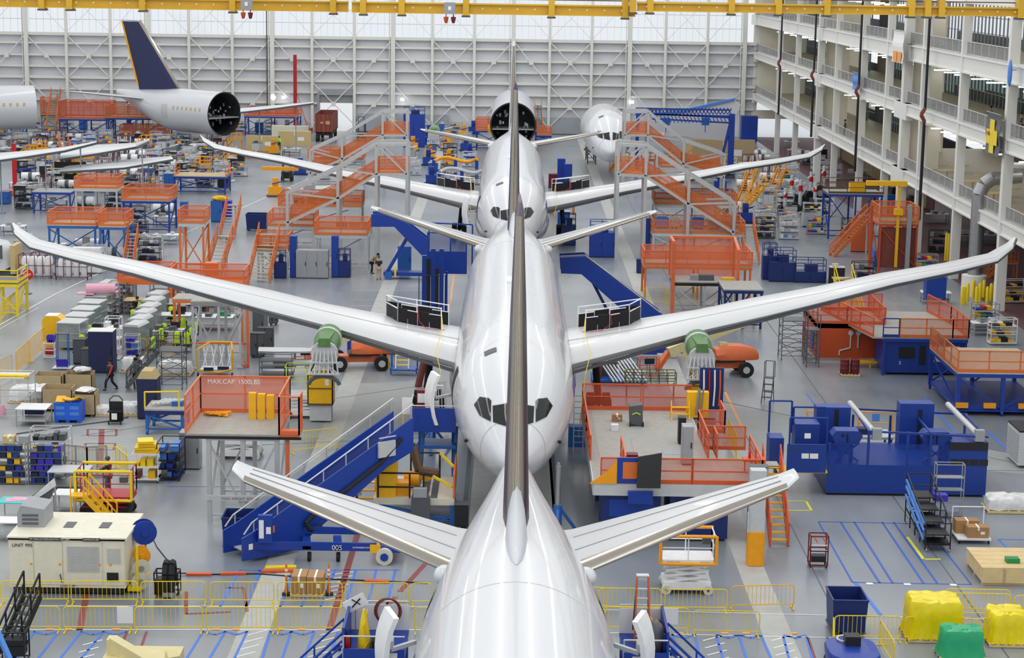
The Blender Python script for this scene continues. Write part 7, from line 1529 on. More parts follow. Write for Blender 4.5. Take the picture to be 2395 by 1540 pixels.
b = B(); b.add([(P[5].x,0,P[5].z+.3),(P[4].x,0,P[4].z+.3),(P[4].x,2,P[4].z+.3),(P[5].x,2,P[5].z+.3),(P[3].x,0,P[3].z+.3),(P[3].x,2,P[3].z+.3)],[(0,1,2,3),(1,4,5,2)]); b.make('tread_deck','greyl',t); b = B(); hbar(b,[(P[0].x,0,P[0].z+.3),(P[1].x,0,P[1].z+.3),(P[2].x,0,P[2].z+.3)],.04); b.make('handrail','alu',t)
b = B(); b.bar((1.6,.5,3.4),(-.1,.3,.4),.25); b.bar((1.6,1.6,3.4),(-.1,1.5,.4),.25); b.make('leg','blue',t); b = B(); b.box(-.3,3.6,.2,1.4,.3,.6); b.make('base_beam','blue',t); b = B(); b.wheel((.1,.1,.33),.33,.2,16,'y'); b.make('wheel','bluem',t); b = B(); b.box(.6,.75,-.1,0,.3,1.1); b.make('lime_post','yellowb',t)
cabinet('mid blue electric cabinet between the blue ramp legs', G(945,640)+V((0,.6,0)),1.1,.7,2.2,'bluem',1)
t = thing('access_ramp','blue access ramp descending from the right side of the middle airliner','ramp',G(1560,790)+V((-1.5,.5,0))); Y = t.location.y+1.5; L0 = t.location
q = lambda px,py: AY(px,py,Y)-V((L0.x,Y,0))
P = [q(1310,603),q(1368,600),q(1400,628),q(1545,735),q(1590,800),q(1540,800),q(1360,642),q(1312,640)]
for dy in (1.5,3.5): b = B(); b.prism([(v_.x,v_.z) for v_ in P],.1,'y',dy); b.make('side_panel','blue',t)
b = B(); b.add([(P[7].x,1.5,P[7].z+.5),(P[6].x,1.5,P[6].z+.5),(P[6].x,3.5,P[6].z+.5),(P[7].x,3.5,P[7].z+.5),(P[5].x,1.5,P[5].z+.3),(P[5].x,3.5,P[5].z+.3)],[(0,1,2,3),(1,4,5,2)]); b.make('tread_deck','greyl',t)
b = B(); hbar(b,[(P[0].x,1.5,P[0].z+.1),(P[1].x,1.5,P[1].z+.1),(P[3].x,1.5,P[3].z+.1)],.05); b.make('handrail','alu',t); b = B(); b.bar((P[5].x-.6,2.4,0),(P[5].x-.8,2.4,P[5].z+.6),.3); b.bar((P[7].x+2,2.4,P[7].z-.2),(P[5].x-3,2.4,.2),.2); b.make('leg','blued',t)
# ================================================================ grey truss stair towers
def truss_tower(label, pxs, Y, mir=1, deck=True):
    """pxs: pixel outline of lower rail end, knee, top corner; built at distance Y"""
    o = V((AY(pxs[0][0],pxs[0][1],Y).x,Y,0)); t = thing('stair_tower',label,'stair tower',o)
    P = [AY(x,y,Y)-o for x,y in pxs]; n = len(P); W_ = 3.0
    for dy in (0,W_):
        b = B()
        for a,c in zip(P,P[1:]): b.bar(a+V((0,dy,0)),c+V((0,dy,0)),.28)
        lo = [v_-V((0,0,2.6)) for v_ in P]
        for a,c in zip(lo,lo[1:]): b.bar(a+V((0,dy,0)),c+V((0,dy,0)),.24)
        for a,c in zip(P,lo): b.bar(a+V((0,dy,0)),c+V((0,dy,0)),.24)
        for k in range(n-1): 
            a,c,e,f = P[k],P[k+1],lo[k],lo[k+1]; m = max(1,int((c-a).length/3.0))
            for j in range(m):
                u,v_ = j/m,(j+1)/m; b.bar(a.lerp(c,u)+V((0,dy,0)),e.lerp(f,v_)+V((0,dy,0)),.14); b.bar(a.lerp(c,v_)+V((0,dy,0)),e.lerp(f,v_)+V((0,dy,0)),.16)
        b.make('truss_side','alu',t)
    lo = [v_-V((0,0,2.6)) for v_ in P]
    for k in range(n-1):
        a,c = lo[k],lo[k+1]
        if abs(a.z-c.z) > .8: stairs(t,a+V((0,W_/2,.1)),c+V((0,W_/2,.1)),W_-.7,'orange','greyd',mesh='orangemesh',h=1.1) if a.z < c.z else stairs(t,c+V((0,W_/2,.1)),a+V((0,W_/2,.1)),W_-.7,'orange','greyd',mesh='orangemesh',h=1.1)
        else:
            b = B(); b.box(min(a.x,c.x),max(a.x,c.x),.1,W_-.1,a.z,a.z+.1); b.make('landing','greyl',t); rail(t,a+V((0,.15,.1)),c+V((0,.15,.1)),1.2,'orange','orangemesh'); rail(t,a+V((0,W_-.15,.1)),c+V((0,W_-.15,.1)),1.2,'orange','orangemesh')
    for v_ in lo:
        for dy in (0,W_): b = B(); b.bar(V((v_.x,dy,0)),V((v_.x,dy,v_.z)),.26); b.make('leg','alu',t)
    return t
truss_tower('grey and orange truss stair tower, farther one left of the far airliner',[(725,352),(800,318),(895,262),(952,262)],214)
truss_tower('grey and orange truss stair tower, nearer one left of the far airliner',[(672,452),(790,395),(880,338),(952,338)],166)
truss_tower('grey and orange truss stair tower, farther one right of the far airliner',[(1695,362),(1600,330),(1517,262),(1462,262)],214)
truss_tower('grey and orange truss stair tower, nearer one right of the far airliner',[(1718,475),(1612,408),(1512,342),(1447,338)],166)
# ================================================================ orange platforms around the wings
PL = [ # label, xl, xr, ybase, ydeck, depth, kwargs
('orange railed platform left of the stair tower foot, dark bins on top',625,735,590,528,4,dict(leg='greyl',fascia='greyl')),
('orange railed platform joined to the blue ramp, white bins behind it',735,860,640,548,3.5,dict(leg='greyl',fascia='greyl')),
('orange mesh landing above the yellow steps left of the blue posts',600,675,650,580,3.0,dict(leg='greyl',fascia='greyl')),
('upper orange deck below the left stair tower with black boxes',650,845,560,482,4,dict(leg='greyl')),
('orange fenced deck behind the far left wing root',720,850,440,372,4,dict(leg='greyl')),
('long orange red walkway under the middle of the left wing',396,573,740,665,3,dict(leg='orange',deck='orange',col='orangeboom',fascia='orange',brace=False,nleg=3)),
('low orange red walkway end below the left wing with ribbons',275,400,720,655,2.2,dict(leg='orange',deck='orange',col='orangeboom',fascia='orange',brace=False)),
('orange deck with plywood floor on blue legs at the left wing',112,228,615,525,3.5,dict(leg='bluem',deck='deckw')),
('orange deck end over the blue legged bench at the left wing',232,296,625,528,3.5,dict(leg='bluem',deck='deckw')),
('upper small orange platform with a yellow gate far left',175,278,530,440,3,dict(leg='greyl',deck='deckw',brace=False)),
('stepped orange walkway with blue trusses right of the small upper platform',285,400,545,468,4,dict(leg='blue',fascia='blue')),
('orange machine deck between the blue lockers',418,480,640,520,3,dict(leg='orange',fascia='greyl',panel=1)),
('blue topped bench stand below the black curtain',75,168,500,448,3,dict(rails='',leg='blue',deck='greyl')),
('blue frame bench loaded with parts left of the aisle',405,530,455,412,4,dict(rails='lr',leg='blue',deck='ply',mesh=None)),
('orange two storey dock platform, left half below the navy fin',136,258,322,278,5,dict(rails='fblr',leg='blue',col='redor',mesh='redmesh',h=2.4,nleg=3)),
('orange dock platform with a stair, right half below the navy fin',245,392,328,276,5,dict(rails='fblr',leg='blue',h=1.6,nleg=3)),
('low orange dock gallery beneath the right half dock',278,390,330,318,3,dict(leg='blue',h=1.5)),
('red orange dock platform behind the open aft section tail',296,400,300,232,4,dict(rails='fb',leg='blue',col='redor',mesh='redmesh',h=1.4)),
('blue topped high orange platform beside the navy fin base',395,486,300,202,4,dict(rails='fblr',leg='blue',col='redor',mesh='redmesh',h=1.8)),
('small orange platform with blue stairs at the far left barrel',8,50,318,292,4,dict(leg='blue')),
('orange scaffold platform right of the far left barrel',95,133,300,268,4,dict(leg='greyd',h=2.6)),
('orange and blue dock row behind the red mast, left part',570,700,318,272,4,dict(rails='fb',leg='blue',col='redor',mesh='redmesh',nleg=3)),
('orange and blue dock row behind the red mast, right part',640,732,300,262,4,dict(rails='fb',leg='blue',h=1.6,nleg=3)),
('orange work dock with yellow drums below the open fuselage section',1112,1255,352,306,4,dict(rails='fblr',leg='blue',mesh='cagemesh',h=1.6,nleg=3)),
('small orange and blue dock step right of the open fuselage section',1252,1290,330,316,3,dict(leg='blue')),
('narrow orange dock left of the right nose section',1372,1395,385,350,6,dict(leg='greyd',h=1.6)),
('orange railed platform with clear crates behind, right of the tailplane tip',1525,1738,612,545,4,dict(leg='greyl',fascia='greyl',nleg=3)),
('wide orange red platform with angled ends right of the blue ramp',1505,1755,700,620,3.5,dict(leg='orange',col='orangeboom',mesh='cagemesh',fascia='orange',nleg=3,brace=False)),
('orange deck at the foot of the right nearer stair tower',1530,1720,560,478,4,dict(leg='greyl',fascia='greyl',nleg=3)),
('orange deck below the right far stair tower with plywood screens',1545,1690,430,392,4,dict(leg='greyl')),
('tall orange container platform at the right with round gauges',1908,2065,845,755,6,dict(rails='flr',leg='redor',fascia='redor',col='redor',mesh='redmesh',brace=False)),
('grey topped low table behind the right wing with blue skirts',1690,1782,770,675,4,dict(rails='',leg='blued',deck='deck',nleg=3)),
]
PT = {}
for l,a,c,yb,yd,dp,kw in PL:
    kw.pop('panel',None); t_,W_,D_,z_ = plat(l,a,c,yb,yd,dp,**kw); PT[l[:24]] = (t_,W_,D_,z_)
# orange frame gantry right of the blue ramp
t, W, D, z = plat('tall orange square frame around a grey deck right of the blue ramp',1572,1722,740,658,3.0,'',leg='alu',deck='deck',nleg=3,fascia='black')
zt = z+2.9; b = B(); b.bar((-W,0,0),(-W,0,zt),.26); b.bar((-W,D,z),(-W,D,zt),.2); b.bar((W,0,z),(W,0,zt-.6),.2); b.bar((W,D,z),(W,D,zt),.2); b.bar((-W,D,zt),(W,D,zt),.2); b.bar((-W,0,zt),(-W,D,zt),.2); b.bar((W,0,zt-.6),(W,D,zt),.2); b.make('orange_frame','orangeboom',t)
for s_,x in (('left',-W),('right',W)): b = B(); b.add([(x,0,z),(x,D,z),(x,D,zt-.2),(x,0,zt-.4)],[(0,1,2,3)]); b.make('mesh_wing','cagemesh',t)
b = B(); b.add([(-W,D,z),(W,D,z),(W,D,zt),(-W,D,zt)],[(0,1,2,3)]); b.make('mesh_back','cagemesh',t)
for i,(x,w_,m_,l) in enumerate([(-.9,.6,'steel','steel fitting on the orange framed grey deck'),(.2,1.1,'greyd','dark valve block with white bolts on the orange framed deck'),(2.2,.9,'yellow','yellow strap pile on the orange framed deck')]): box(l,t.location+V((x*.8,1.0,z)),w_,.6,.4 if i<2 else .2,m_,name=['steel_fitting','valve_block','strap_pile'][i],cat=['fitting','valve block','straps'][i],tapes=False)
# stairs attached on the floor
for l,xa,ya,dx,dy,h_,w_,c_,tr in [
 ('orange sided wide steps with cream treads left of the grey cabinets',605,662,.5,3.2,3.4,1.7,'orange','deckw'),
 ('orange railed steps beside the blue lockers, upper flight',530,560,.3,3.0,2.8,1.3,'orange','deckw'),
 ('orange railed steps beside the blue lockers, lower flight',500,640,.5,3.2,2.6,1.3,'orange','deckw'),
 ('small orange steps under the left wing tip deck',300,632,0,2.5,2.6,.8,'orange','deckw'),
 ('orange steps at the right end of the clear crate platform',1760,620,-.3,3.0,3.0,1.2,'orange','deckw'),
 ('yellow steps between the two right orange decks',2005,775,-.6,3.5,3.2,1.3,'yellowb','yellow'),
 ('orange steps beside the far left barrel',118,306,-.2,5,5.2,1.4,'orange','deckw'),
 ('yellow zigzag stairs, left one behind the right stair tower',1735,470,1.5,2,3.4,1.0,'yelloworange','yelloworange'),
 ('yellow zigzag stairs, right one behind the right stair tower',1800,470,1.5,2,3.4,1.0,'yelloworange','yelloworange'),
 ('yellow folding stairs nearest the stair tower on the right',1730,500,2.6,1,3.0,1.0,'yelloworange','yellow'),
 ('orange diagonal steps left of the tall blue tool',1945,600,3.4,1,3.6,1.0,'orange','ply'),
 ('orange steps rising right of the open fuselage section',1262,322,-.3,2,4.6,1.0,'orange','black'),
 ('small yellow work steps among the parts tables far left',520,390,1.5,1,1.6,1.2,'yelloworange','yellow'),
 ('orange steps below the upturned left wing tip',165,392,-1.2,1.5,3,1.2,'orange','deckw'),
 ('blue and orange steps in front of the right stair tower deck',1690,560,1.2,2,2,1.0,'orange','grey')]:
    t_ = thing('stair_unit',l,'stairs',G(xa,ya)); stairs(t_,(0,0,0),(dx,dy,h_),w_,c_,tr,mesh='orangemesh' if c_ == 'orange' else None); b = B(); b.box(dx-w_/2,dx+w_/2,dy,dy+.9,h_-.1,h_); b.make('top_plate','deck',t_); b = B(); b.bar((dx,dy+.8,0),(dx,dy+.8,h_-.1),.14); b.make('support_post','greyl',t_)
# cabinets etc in the mid band
for l,px,py,w_,d_,h_,m_,n_ in [
 ('wide pale grey cabinet with three doors under the orange landing',730,652,2.6,.9,2.3,'grey',3),('blue post locker left of the three door grey cabinet',686,650,.55,.8,3.4,'blue',1),('blue post locker right of the three door grey cabinet',783,650,.55,.8,3.4,'blue',1),
 ('low navy machine left of the three door grey cabinet',655,652,1.0,.8,1.3,'blued',1),('low navy machine right of the three door grey cabinet',805,650,1.0,.9,1.3,'blued',1),
 ('bright blue locker on the orange machine deck, left of two',430,520,.7,.8,2.0,'bluem',1),('bright blue locker on the orange machine deck, right of two',505,520,1.0,.8,2.1,'bluem',1),('deep blue bin locker beyond the yellow cloth',530,510,.9,.9,1.7,'purple',1),
 ('navy blue machine with orange flags right of the far airliner nose',1408,603,2.2,1.6,2.2,'blue',2),('small navy jack unit left of the orange flag machine',1330,575,1.3,1.0,1.9,'blued',1),('tall blue post unit at the left end of the clear crate platform',1510,600,.7,.7,3.4,'blue',1),('blue cylinder unit at the foot of the right stair platform',1500,640,.8,.6,1.2,'blued',1),
 ('tall blue jack column, left of a pair beside the far airliner',1312,445,.9,.9,3.6,'blue',1),('tall blue jack column, right of a pair beside the far airliner',1328,450,.9,.9,3.2,'blue',1),('maroon rail box beside the tall blue jack pair',1298,440,1.5,1.2,1.6,'maroon',1),
 ('blue machine column left of the grey wall door',1040,300,1.3,1.2,4.0,'blue',1),('blue machine cluster right of the left stair towers',968,345,3.0,2,4.6,'blue',2),('blue twin column near the left far stair tower',915,300,1.4,1,3.8,'blued',1),
 ('big royal blue tool cabinet beside the right blue truss',1752,332,2.4,2,3.8,'blue',1),('tall royal blue screen on the right dark tool tower',2078,515,1.7,.6,2.6,'bluem',1),('blue base machine of the right dark tool tower',2093,625,3.6,2.0,1.4,'bluem',2),
 ('navy railed drive unit right of the orange framed deck',1830,660,2.2,2,1.6,'blued',2),('navy round machine among rails behind the right wing',1800,655,1.2,1,2.0,'blued',1),('long navy drive bed behind the right wing',1895,662,2.6,1.5,.9,'blued',2),
 ('grey electric cabinet between plywood screens right',1700,520,.8,.6,1.8,'grey',1),('pale grey steel cabinet near the right stair tower',1790,470,.8,.6,1.9,'grey',1),('white locker atop the right clear crate platform',1722,500,1.0,.6,1.2,'white',1),('white cabinet left of the bottle racks in the dark bench area',203,640,2.3,.8,2.1,'white',2),('grey cabinet by the left stair tower foot',720,470,.9,.6,1.7,'grey',1),('pale cabinet behind the left stair tower foot',756,420,1.6,.7,1.8,'greyl',2),
 ('blue white topped bin at the left edge of the aisle',5,478,1.4,1.2,1.3,'bluem',1),('orange cabinet beside the blue lockers stair',495,708,.9,.7,3.0,'orangeboom',1),('orange square panel cabinet on the right dark tool tower',2012,590,1.8,.4,2.8,'orangeboom',1)]:
    t = cabinet(l,G(px,py)+V((0,d_/2,0)),w_,d_,h_,m_,n_)
    if m_ in ('blue','blued') and 'machine' in l or 'drive' in l:
        b = B(); w2 = w_/2-.05; d2 = d_/2-.05
        for zz in (h_+.5,h_+1.0): hbar(b,[(-w2,-d2,zz),(w2,-d2,zz),(w2,d2,zz),(-w2,d2,zz),(-w2,-d2,zz)],.035)
        for x in (-w2,0,w2): b.bar((x,-d2,h_),(x,-d2,h_+1.0),.05); b.bar((x,d2,h_),(x,d2,h_+1.0),.05)
        b.make('top_rail',m_,t); b = B(); b.box(-w2*.3,w2*.5,-d2*.6,d2*.6,h_,h_+.6); b.make('control_unit','blued',t)
# big tool tower on the right
t, W, D, z = plat('tall dark tool tower with an orange cage and blue screen by the galleries',2052,2142,640,520,4,'fblr',leg='orangedark',deck='deck',h=1.4,nleg=2)
b = B(); b.box(-W,W,.2,.3,.5,z-.4); b.make('brown_screen','container',t); b = B(); b.bar((W-.9,-.3,.3),(W-.9,-.3,z+1.6),.35); b.make('grey_mast','grey',t); b = B(); b.bar((-.2,-.35,.6),(-.2,-.35,z+3.4),.22); b.box(-3,.4,-.6,-.1,z+3.2,z+3.6); b.cb(-.2,-.35,z+1.0,.7,.6,.5); b.make('yellow_jib','yellow',t); b = B(); b.bar((-W-.7,0,0),(-W-.7,0,z+1.5),.22); b.make('side_post','orangedark',t)
t, W, D, z = plat('blue trussed work deck with yellow machines beside the tool tower',1935,2060,560,452,4,'fb',leg='blue',mesh=None,col='brown',deck='deck',nleg=3)
box('yellow gear machine on the blue trussed deck', t.location+V((.2,1.0,z)),1.4,1.0,1.0,'yellow',name='gear_machine',cat='machine',tapes=False)
# right mid: decks at the wing tip
t, W, D, z = plat('long orange railed grey deck on a navy drive unit at the right',2062,2258,880,787,9.5,'',leg='blue',deck='deck',nleg=2,brace=False,fascia='blue')
for a_,c_,k_ in (((-W,0),(-W+1.0,0),'blue'),((-W+1.05,0),(W-1.0,0),'orange'),((W-1.0,0),(W,0),'redor')): rail(t,(*a_,z),(*c_,z),1.2,k_,None if k_=='blue' else 'orangemesh')
b = B(); b.prism([(-W-.6,0),(-W,0),(-W,9.5),(-W-2.4,9.5)],.1,'z',z-.1); b.make('deck_wing','deck',t); rail(t,(-W-.6,.1,z),(-W-1.5,4.6,z),1.2,'redor','redmesh'); rail(t,(-W-1.5,4.6,z),(-W-2.4,9.4,z),1.2,'redor','redmesh'); rail(t,(W,0,z),(W,5,z),1.2,'redor','redmesh'); rail(t,(W,5,z),(W-.6,9.5,z),1.2,'redor','redmesh'); rail(t,(-W-2.4,9.5,z),(-1,9.5,z),1.2,'redor','redmesh')
L0 = t.location; b = B(); b.box(-W+.2,W-.2,.2,3.5,.15,z-.35); t2 = thing('drive_unit','navy blue drive unit with a pale screen below the long right deck','machine',L0); b.make('housing','blue2',t2); b = B(); b.box(.6,2.2,.15,.2,.9,1.9); b.make('pale_screen','greyl',t2); b = B(); b.box(-1.6,-.6,.15,.2,1.1,1.8); b.box(-.3,.1,.15,.2,.7,1.9); b.make('dark_recess','black',t2); text('3',.3,t2,(-1.6,.14,.7),m='paper')
bigbin('blue bin standing on the long right orange deck', G(2185,700,z)+V((0,0,0)),1.4,1.0,1.6,'blue',slots=False)
t2 = thing('tow_bar','yellow tow bar lying between the orange container and navy unit','tow bar',G(2020,860)); b = B(); b.bar((-.8,.5,.35),(1.0,0,.35),.14); b.bar((-.8,-.1,.35),(1.0,0,.35),.14); b.bar((-.8,-.1,.35),(-.8,.5,.35),.12); b.bar((.4,0,0),(.4,0,.35),.1); b.make('bar_frame','yellow',t2)
t2 = PT['tall orange container pl'][0]; W2,D2,z2 = PT['tall orange container pl'][1:]
b = B(); b.box(-W2,W2,0.0,.05,.2,z2); b.box(-W2,-W2+.05,0,D2,.2,z2); b.make('orange_sheeting','orangedark',t2); b = B(); b.tube((.0,-.1,z2-.6),(0,0,z2-.6),.16,14); b.tube((.5,-.1,z2-.6),(.5,0,z2-.6),.16,14); b.path([(0,-.08,z2-.7),(0,-.08,.9),(-.7,-.08,.7),(-.7,-.08,.4)],.05,6); b.path([(.5,-.08,z2-.7),(.5,-.08,.9)],.05,6); b.make('gauges','greyl',t2)
b = B(); b.box(-W2-.08,-W2,1.0,2.4,.6,1.7); b.make('side_cabinet','bluem',t2)
p = G(1989,882); pallet('small pallet under the two maroon drums',p+V((0,.4,0)),1.2,.9); drum('maroon steel drum, left of two on the small pallet',p+V((-.32,.4,.145))); drum('maroon steel drum, right of two on the small pallet',p+V((.32,.4,.145)))
t, W, D, z = plat('blue scissor table with an orange railed tan deck at the right edge',2235,2450,975,868,7.5,'fl',leg='blue',deck='deckw',nleg=3,wheels=True,legw=.22,fascia='blue',h=1.25)
rail(t,(-W,3.5,z),(-W+.0,7.4,z),1.25,'orange','orangemesh'); 
for x in (-W-.0,-W+1.6,-W+3.6): b = B(); b.box(x,x+.7,-.12,0,.5,.8); b.make('yellow_pad','yelloworange',t)
b = B(); b.box(-W+.1,W,.2,D-.2,.3,.55); b.make('lower_frame','blue',t)
scaffold('dark green and grey scaffold tower left of the orange container', G(1855,842)+V((0,.6,0)),1.6,1.6,3.6,4,'greyd'); scaffold('slim scaffold ladder leaning by the dark scaffold tower', G(1872,850)+V((.6,-.6,0)),.8,1.2,3.4,4,'greyd')
# red mast, container truck, forklift
t = thing('red_mast','tall red mast on a red foot near the shipping container','mast',G(691,308)); b = B(); b.bar((0,0,.2),(0,0,11.6),.5); b.make('mast_column','red',t); b = B(); b.box(-.9,2.6,-.8,.8,.1,.6); b.make('foot','red',t); b = B(); b.bar((.1,0,6.2),(1.9,0,.6),.07); b.make('stay','red',t)
t = thing('red_mast','short thick red mast at the left edge of the hall','mast',G(36,456)); b = B(); b.bar((0,0,.2),(0,0,5.6),.42); b.make('mast_column','redfire',t); b = B(); b.box(-1.4,1.2,-.8,.8,.05,.5); b.make('foot','redor',t); b = B(); b.bar((-.2,0,2.6),(2.4,0,3.0),.2); b.make('jib_arm','blue',t)
t = thing('shipping_container','open brown shipping container on a truck by the roller door','container',G(757,332)); b = B(); b.box(-1.25,1.25,0,.08,1.3,3.95); b.box(-1.25,-1.19,0,9,1.3,3.95); b.box(1.19,1.25,0,9,1.3,3.95); b.box(-1.25,1.25,0,9,1.3,1.4); b.box(-1.25,1.25,8.9,9,1.3,3.95); b.make('walls','container',t)
b = B()
for x in (-1.2,-.62,-.05,.05,.62,1.2): b.box(x-.04,x+.04,-.05,0,1.35,3.9)
b.make('door_bars','orangedark',t); b = B(); b.box(-.45,-.1,-.06,-.04,2.6,2.9); b.box(.3,.9,-.06,-.04,2.5,3.0); b.make('stencil_marks','ply',t); b = B(); b.box(-1.1,1.1,.2,9,.9,1.3); b.make('chassis','black',t)
for x in (-.95,.95):
    for y in (.5,1.7,8): b = B(); b.wheel((x,y,.5),.5,.4,16); b.make('wheel','rubber',t)
def forklift(label,p,rz=0,m='black',load=None):
    t = thing('forklift',label,'forklift',p,rz); b = B(); b.box(-.6,.6,0,1.9,.35,1.1); b.make('body',m,t); b = B(); hbar(b,[(-.5,.2,1.0),(-.5,.2,2.4),(-.5,1.5,2.4),(-.5,1.6,1.0)],.05); hbar(b,[(.5,.2,1.0),(.5,.2,2.4),(.5,1.5,2.4),(.5,1.6,1.0)],.05); b.box(-.5,.5,.2,1.5,2.38,2.44); b.make('overhead_guard','black',t); b = B(); b.bar((-.4,-.15,.1),(-.4,-.15,3.6),.1); b.bar((.4,-.15,.1),(.4,-.15,3.6),.1); b.bar((-.4,-.15,3.5),(.4,-.15,3.5),.1); b.make('mast','greyd',t); b = B(); b.box(-.4,-.28,-1.2,-.1,.1,.15); b.box(.28,.4,-1.2,-.1,.1,.15); b.make('forks','steel',t)
    for x in (-.55,.55):
        for y in (.3,1.5): b = B(); b.wheel((x,y,.3),.3,.2,14); b.make('wheel','rubber',t)
    return t
forklift('black forklift standing at the roller door',G(845,330)); t = forklift('black forklift carrying long yellow beams in the aisle',G(670,425)); box('long yellow beam pack on the aisle forklift',t.location+V((-.6,-.8,1.4)),4.2,.6,.4,'yelloworange',name='beam_pack',cat='beam pack',tapes=False)
# tan panels near the lime vest worker
for l,px,py,w_,d_,h_,m_ in [('long tan panel crate leaning in the far aisle, front one',613,352,4.2,.8,2.0,'tan'),('long tan panel crate behind the lime vest worker',690,340,4.5,1.2,2.0,'tan'),('pale long crate behind both tan panel crates',680,325,5.4,1.4,1.9,'cream'),('plywood screen wall, wide one at the right below the blue truss',1690,385,8.2,.3,3.3,'ply'),('tan carton stack by the far parts tables',600,370,3,1,1,'card')]: box(l,G(px,py),w_,d_,h_,m_,name='panel_crate',cat='crate')
# blue truss and white tail panel at the right back
t = thing('truss_beam','blue lattice crane beam before the white fin at the right back','truss',(0,236,0)); Y = 236
b = B()
for (xa,ya,xb_,yb2) in [(1487,253,1710,258),(1487,267,1710,272),(1525,266,1716,276),(1525,278,1716,288)]: b.bar(AY(xa,ya,Y)-V((0,Y,0)),AY(xb_,yb2,Y)-V((0,Y,0)),.18)
for k in range(26): x = 1487+k*8.6; b.bar(AY(x,253,Y)-V((0,Y,0)),AY(x+8.6,268,Y)-V((0,Y,0)),.1); b.bar(AY(x+8.6,253,Y)-V((0,Y,0)),AY(x,268,Y)-V((0,Y,0)),.1)
for k in range(22): x = 1525+k*8.6; b.bar(AY(x,268,Y)-V((0,Y+1,0))+V((0,0,0)),AY(x+8.6,286,Y)-V((0,Y+1,0)),.1)
b.make('lattice','blue',t); b = B(); e = AY(1712,272,Y); b.bar((e.x,0,0),(e.x,0,e.z+.3),.7); b.bar((e.x-1.5,.5,0),(e.x,0,e.z),.3); e2 = AY(1492,260,Y); b.bar((e2.x,0,0),(e2.x,0,e2.z),.4); b.make('end_tower','blue',t)
for px in (1558,1650): e = AY(px,285,Y); b = B(); b.box(e.x-.45,e.x+.45,-.4,.4,e.z-.4,e.z+.5); b.bar((e.x,0,e.z-.4),(e.x,0,e.z-1.3),.1); b.make('trolley_hoist','bluem',t)
Y = 240; P = [AY(1485,268,Y),AY(1585,262,Y),AY(1718,232,Y),AY(1732,245,Y),AY(1700,330,Y),AY(1620,322,Y),AY(1500,300,Y)]; t = thing('tail_panel','large white tail surface lying in the blue truss jig at the right','tail surface',(P[0].x,Y,0)); b = B(); b.prism([(q.x-P[0].x,q.z) for q in P],.5,'y',0); b.make('skin','wing',t); b = B(); b.bar(P[0]-V((P[0].x,Y+.1,0)),P[1]-V((P[0].x,Y+.1,0)),.25); b.bar(P[1]-V((P[0].x,Y+.1,0)),P[2]-V((P[0].x,Y+.1,0)),.3); b.make('edge_strip','bluel',t); b = B(); b.bar((6,.3,0),(6,.3,2.5),.3); b.bar((11,.3,0),(11,.3,2),.3); b.make('jig_leg','blue',t)
# black curtain with lime squares
p = G(128,432); q = G(205,432); t = thing('work_curtain','black curtain with three lime squares in the left work area','curtain',((p.x+q.x)/2,p.y,0)); W = (q.x-p.x)/2; b = B(); b.box(-W,W,0,.1,.4,2.6); b.make('curtain_cloth','blackfab',t)
for k in (-.35,.0,.45):
    b = B(); s_ = .28; x = k*W*1.2
    for a_,c_ in (((-s_,-s_),(s_,-s_)),((s_,-s_),(s_,s_)),((s_,s_),(-s_,s_)),((-s_,s_),(-s_,-s_))): b.bar((x+a_[0],-.04,1.6+a_[1]),(x+c_[0],-.04,1.6+c_[1]),.09)
    b.make('lime_square','lime',t)
for x in (-W,W): b = B(); b.bar((x,.05,0),(x,.05,2.7),.1); b.make('post','greyl',t)
# white bottle racks
for i,(xa,xb_,yb) in enumerate([(44,120,652),(130,205,655)]):
    p, w = PX(xa,xb_,yb); t = thing('bottle_rack',f'maroon wheeled rack of white cylinders under the left wing tip, {("left","right")[i]} one','rack',p+V((0,.8,0))); cage(t,w,1.6,.2,1.9,'maroon',4)
    for k in range(4):
        for r_ in range(1 if i else 2): b = B(); b.lathe((-w*.36+k*w*.24,-.35+r_*.9,.25),[(.22,0),(.25,.05),(.25,1.2),(.15,1.4),(.08,1.5)],12); o = b.make('gas_cylinder','white',loc=(t.location.x,t.location.y,0)); tag(o,f'white cylinder standing in the {("left","right")[i]} maroon rack','cylinder',f'white cylinders in the {("left","right")[i]} maroon rack')
    for x in (-w/2,w/2): b = B(); b.wheel((x,-.7,.1),.1,.06); b.wheel((x,.7,.1),.1,.06); b.make('caster','rubber',t)
# cut nose piece at left edge with grey cone, stop sign, yellow railed table
t = thing('nose_fairing','big grey white fuselage shell cut by the left edge under the wing tip','fairing',G(10,640)); b = B(); b.loft([[(x,y*k,1.2+zz*k) for y,zz in ((-1.8,-.9),(-1.2,1.4),(0,2.0),(1.4,1.2),(1.8,-.6),(0,-1.4))] for x,k in ((-4,1.0),(-1.5,.95),(.4,.75),(1.2,.3))]); b.make('shell','planegrey',t); b = B(); b.cb(-.1,-1.7,2.0,.9,.1,1.1); b.make('dark_window','greyd',t); b = B(); b.box(.9,1.3,-1.5,.8,.2,2.5); b.make('tan_board','tan',t); b = B(); b.box(-4,1,-1,1,0,.3); b.make('cradle','greyd',t)
t = thing('stop_sign','round red sign on a thin stand at the left aisle','sign',G(63,690)+V((0,.4,0))); b = B(); b.bar((0,0,0),(0,0,1.4),.04); b.cb(0,0,.03,.5,.5,.05); b.make('stand','greyd',t); b = B(); b.tube((0,-.04,1.5),(0,0,1.5),.42,20); b.make('sign_disc','redfire',t); text('STOP',.26,t,(-.34,-.05,1.42),m='paper')
t, W, D, z = plat('bright yellow railed work table at the left edge',-20,45,742,660,3,'fr',col='yellowb',mesh=None,leg='yellowb',deck='greyd',h=.9)
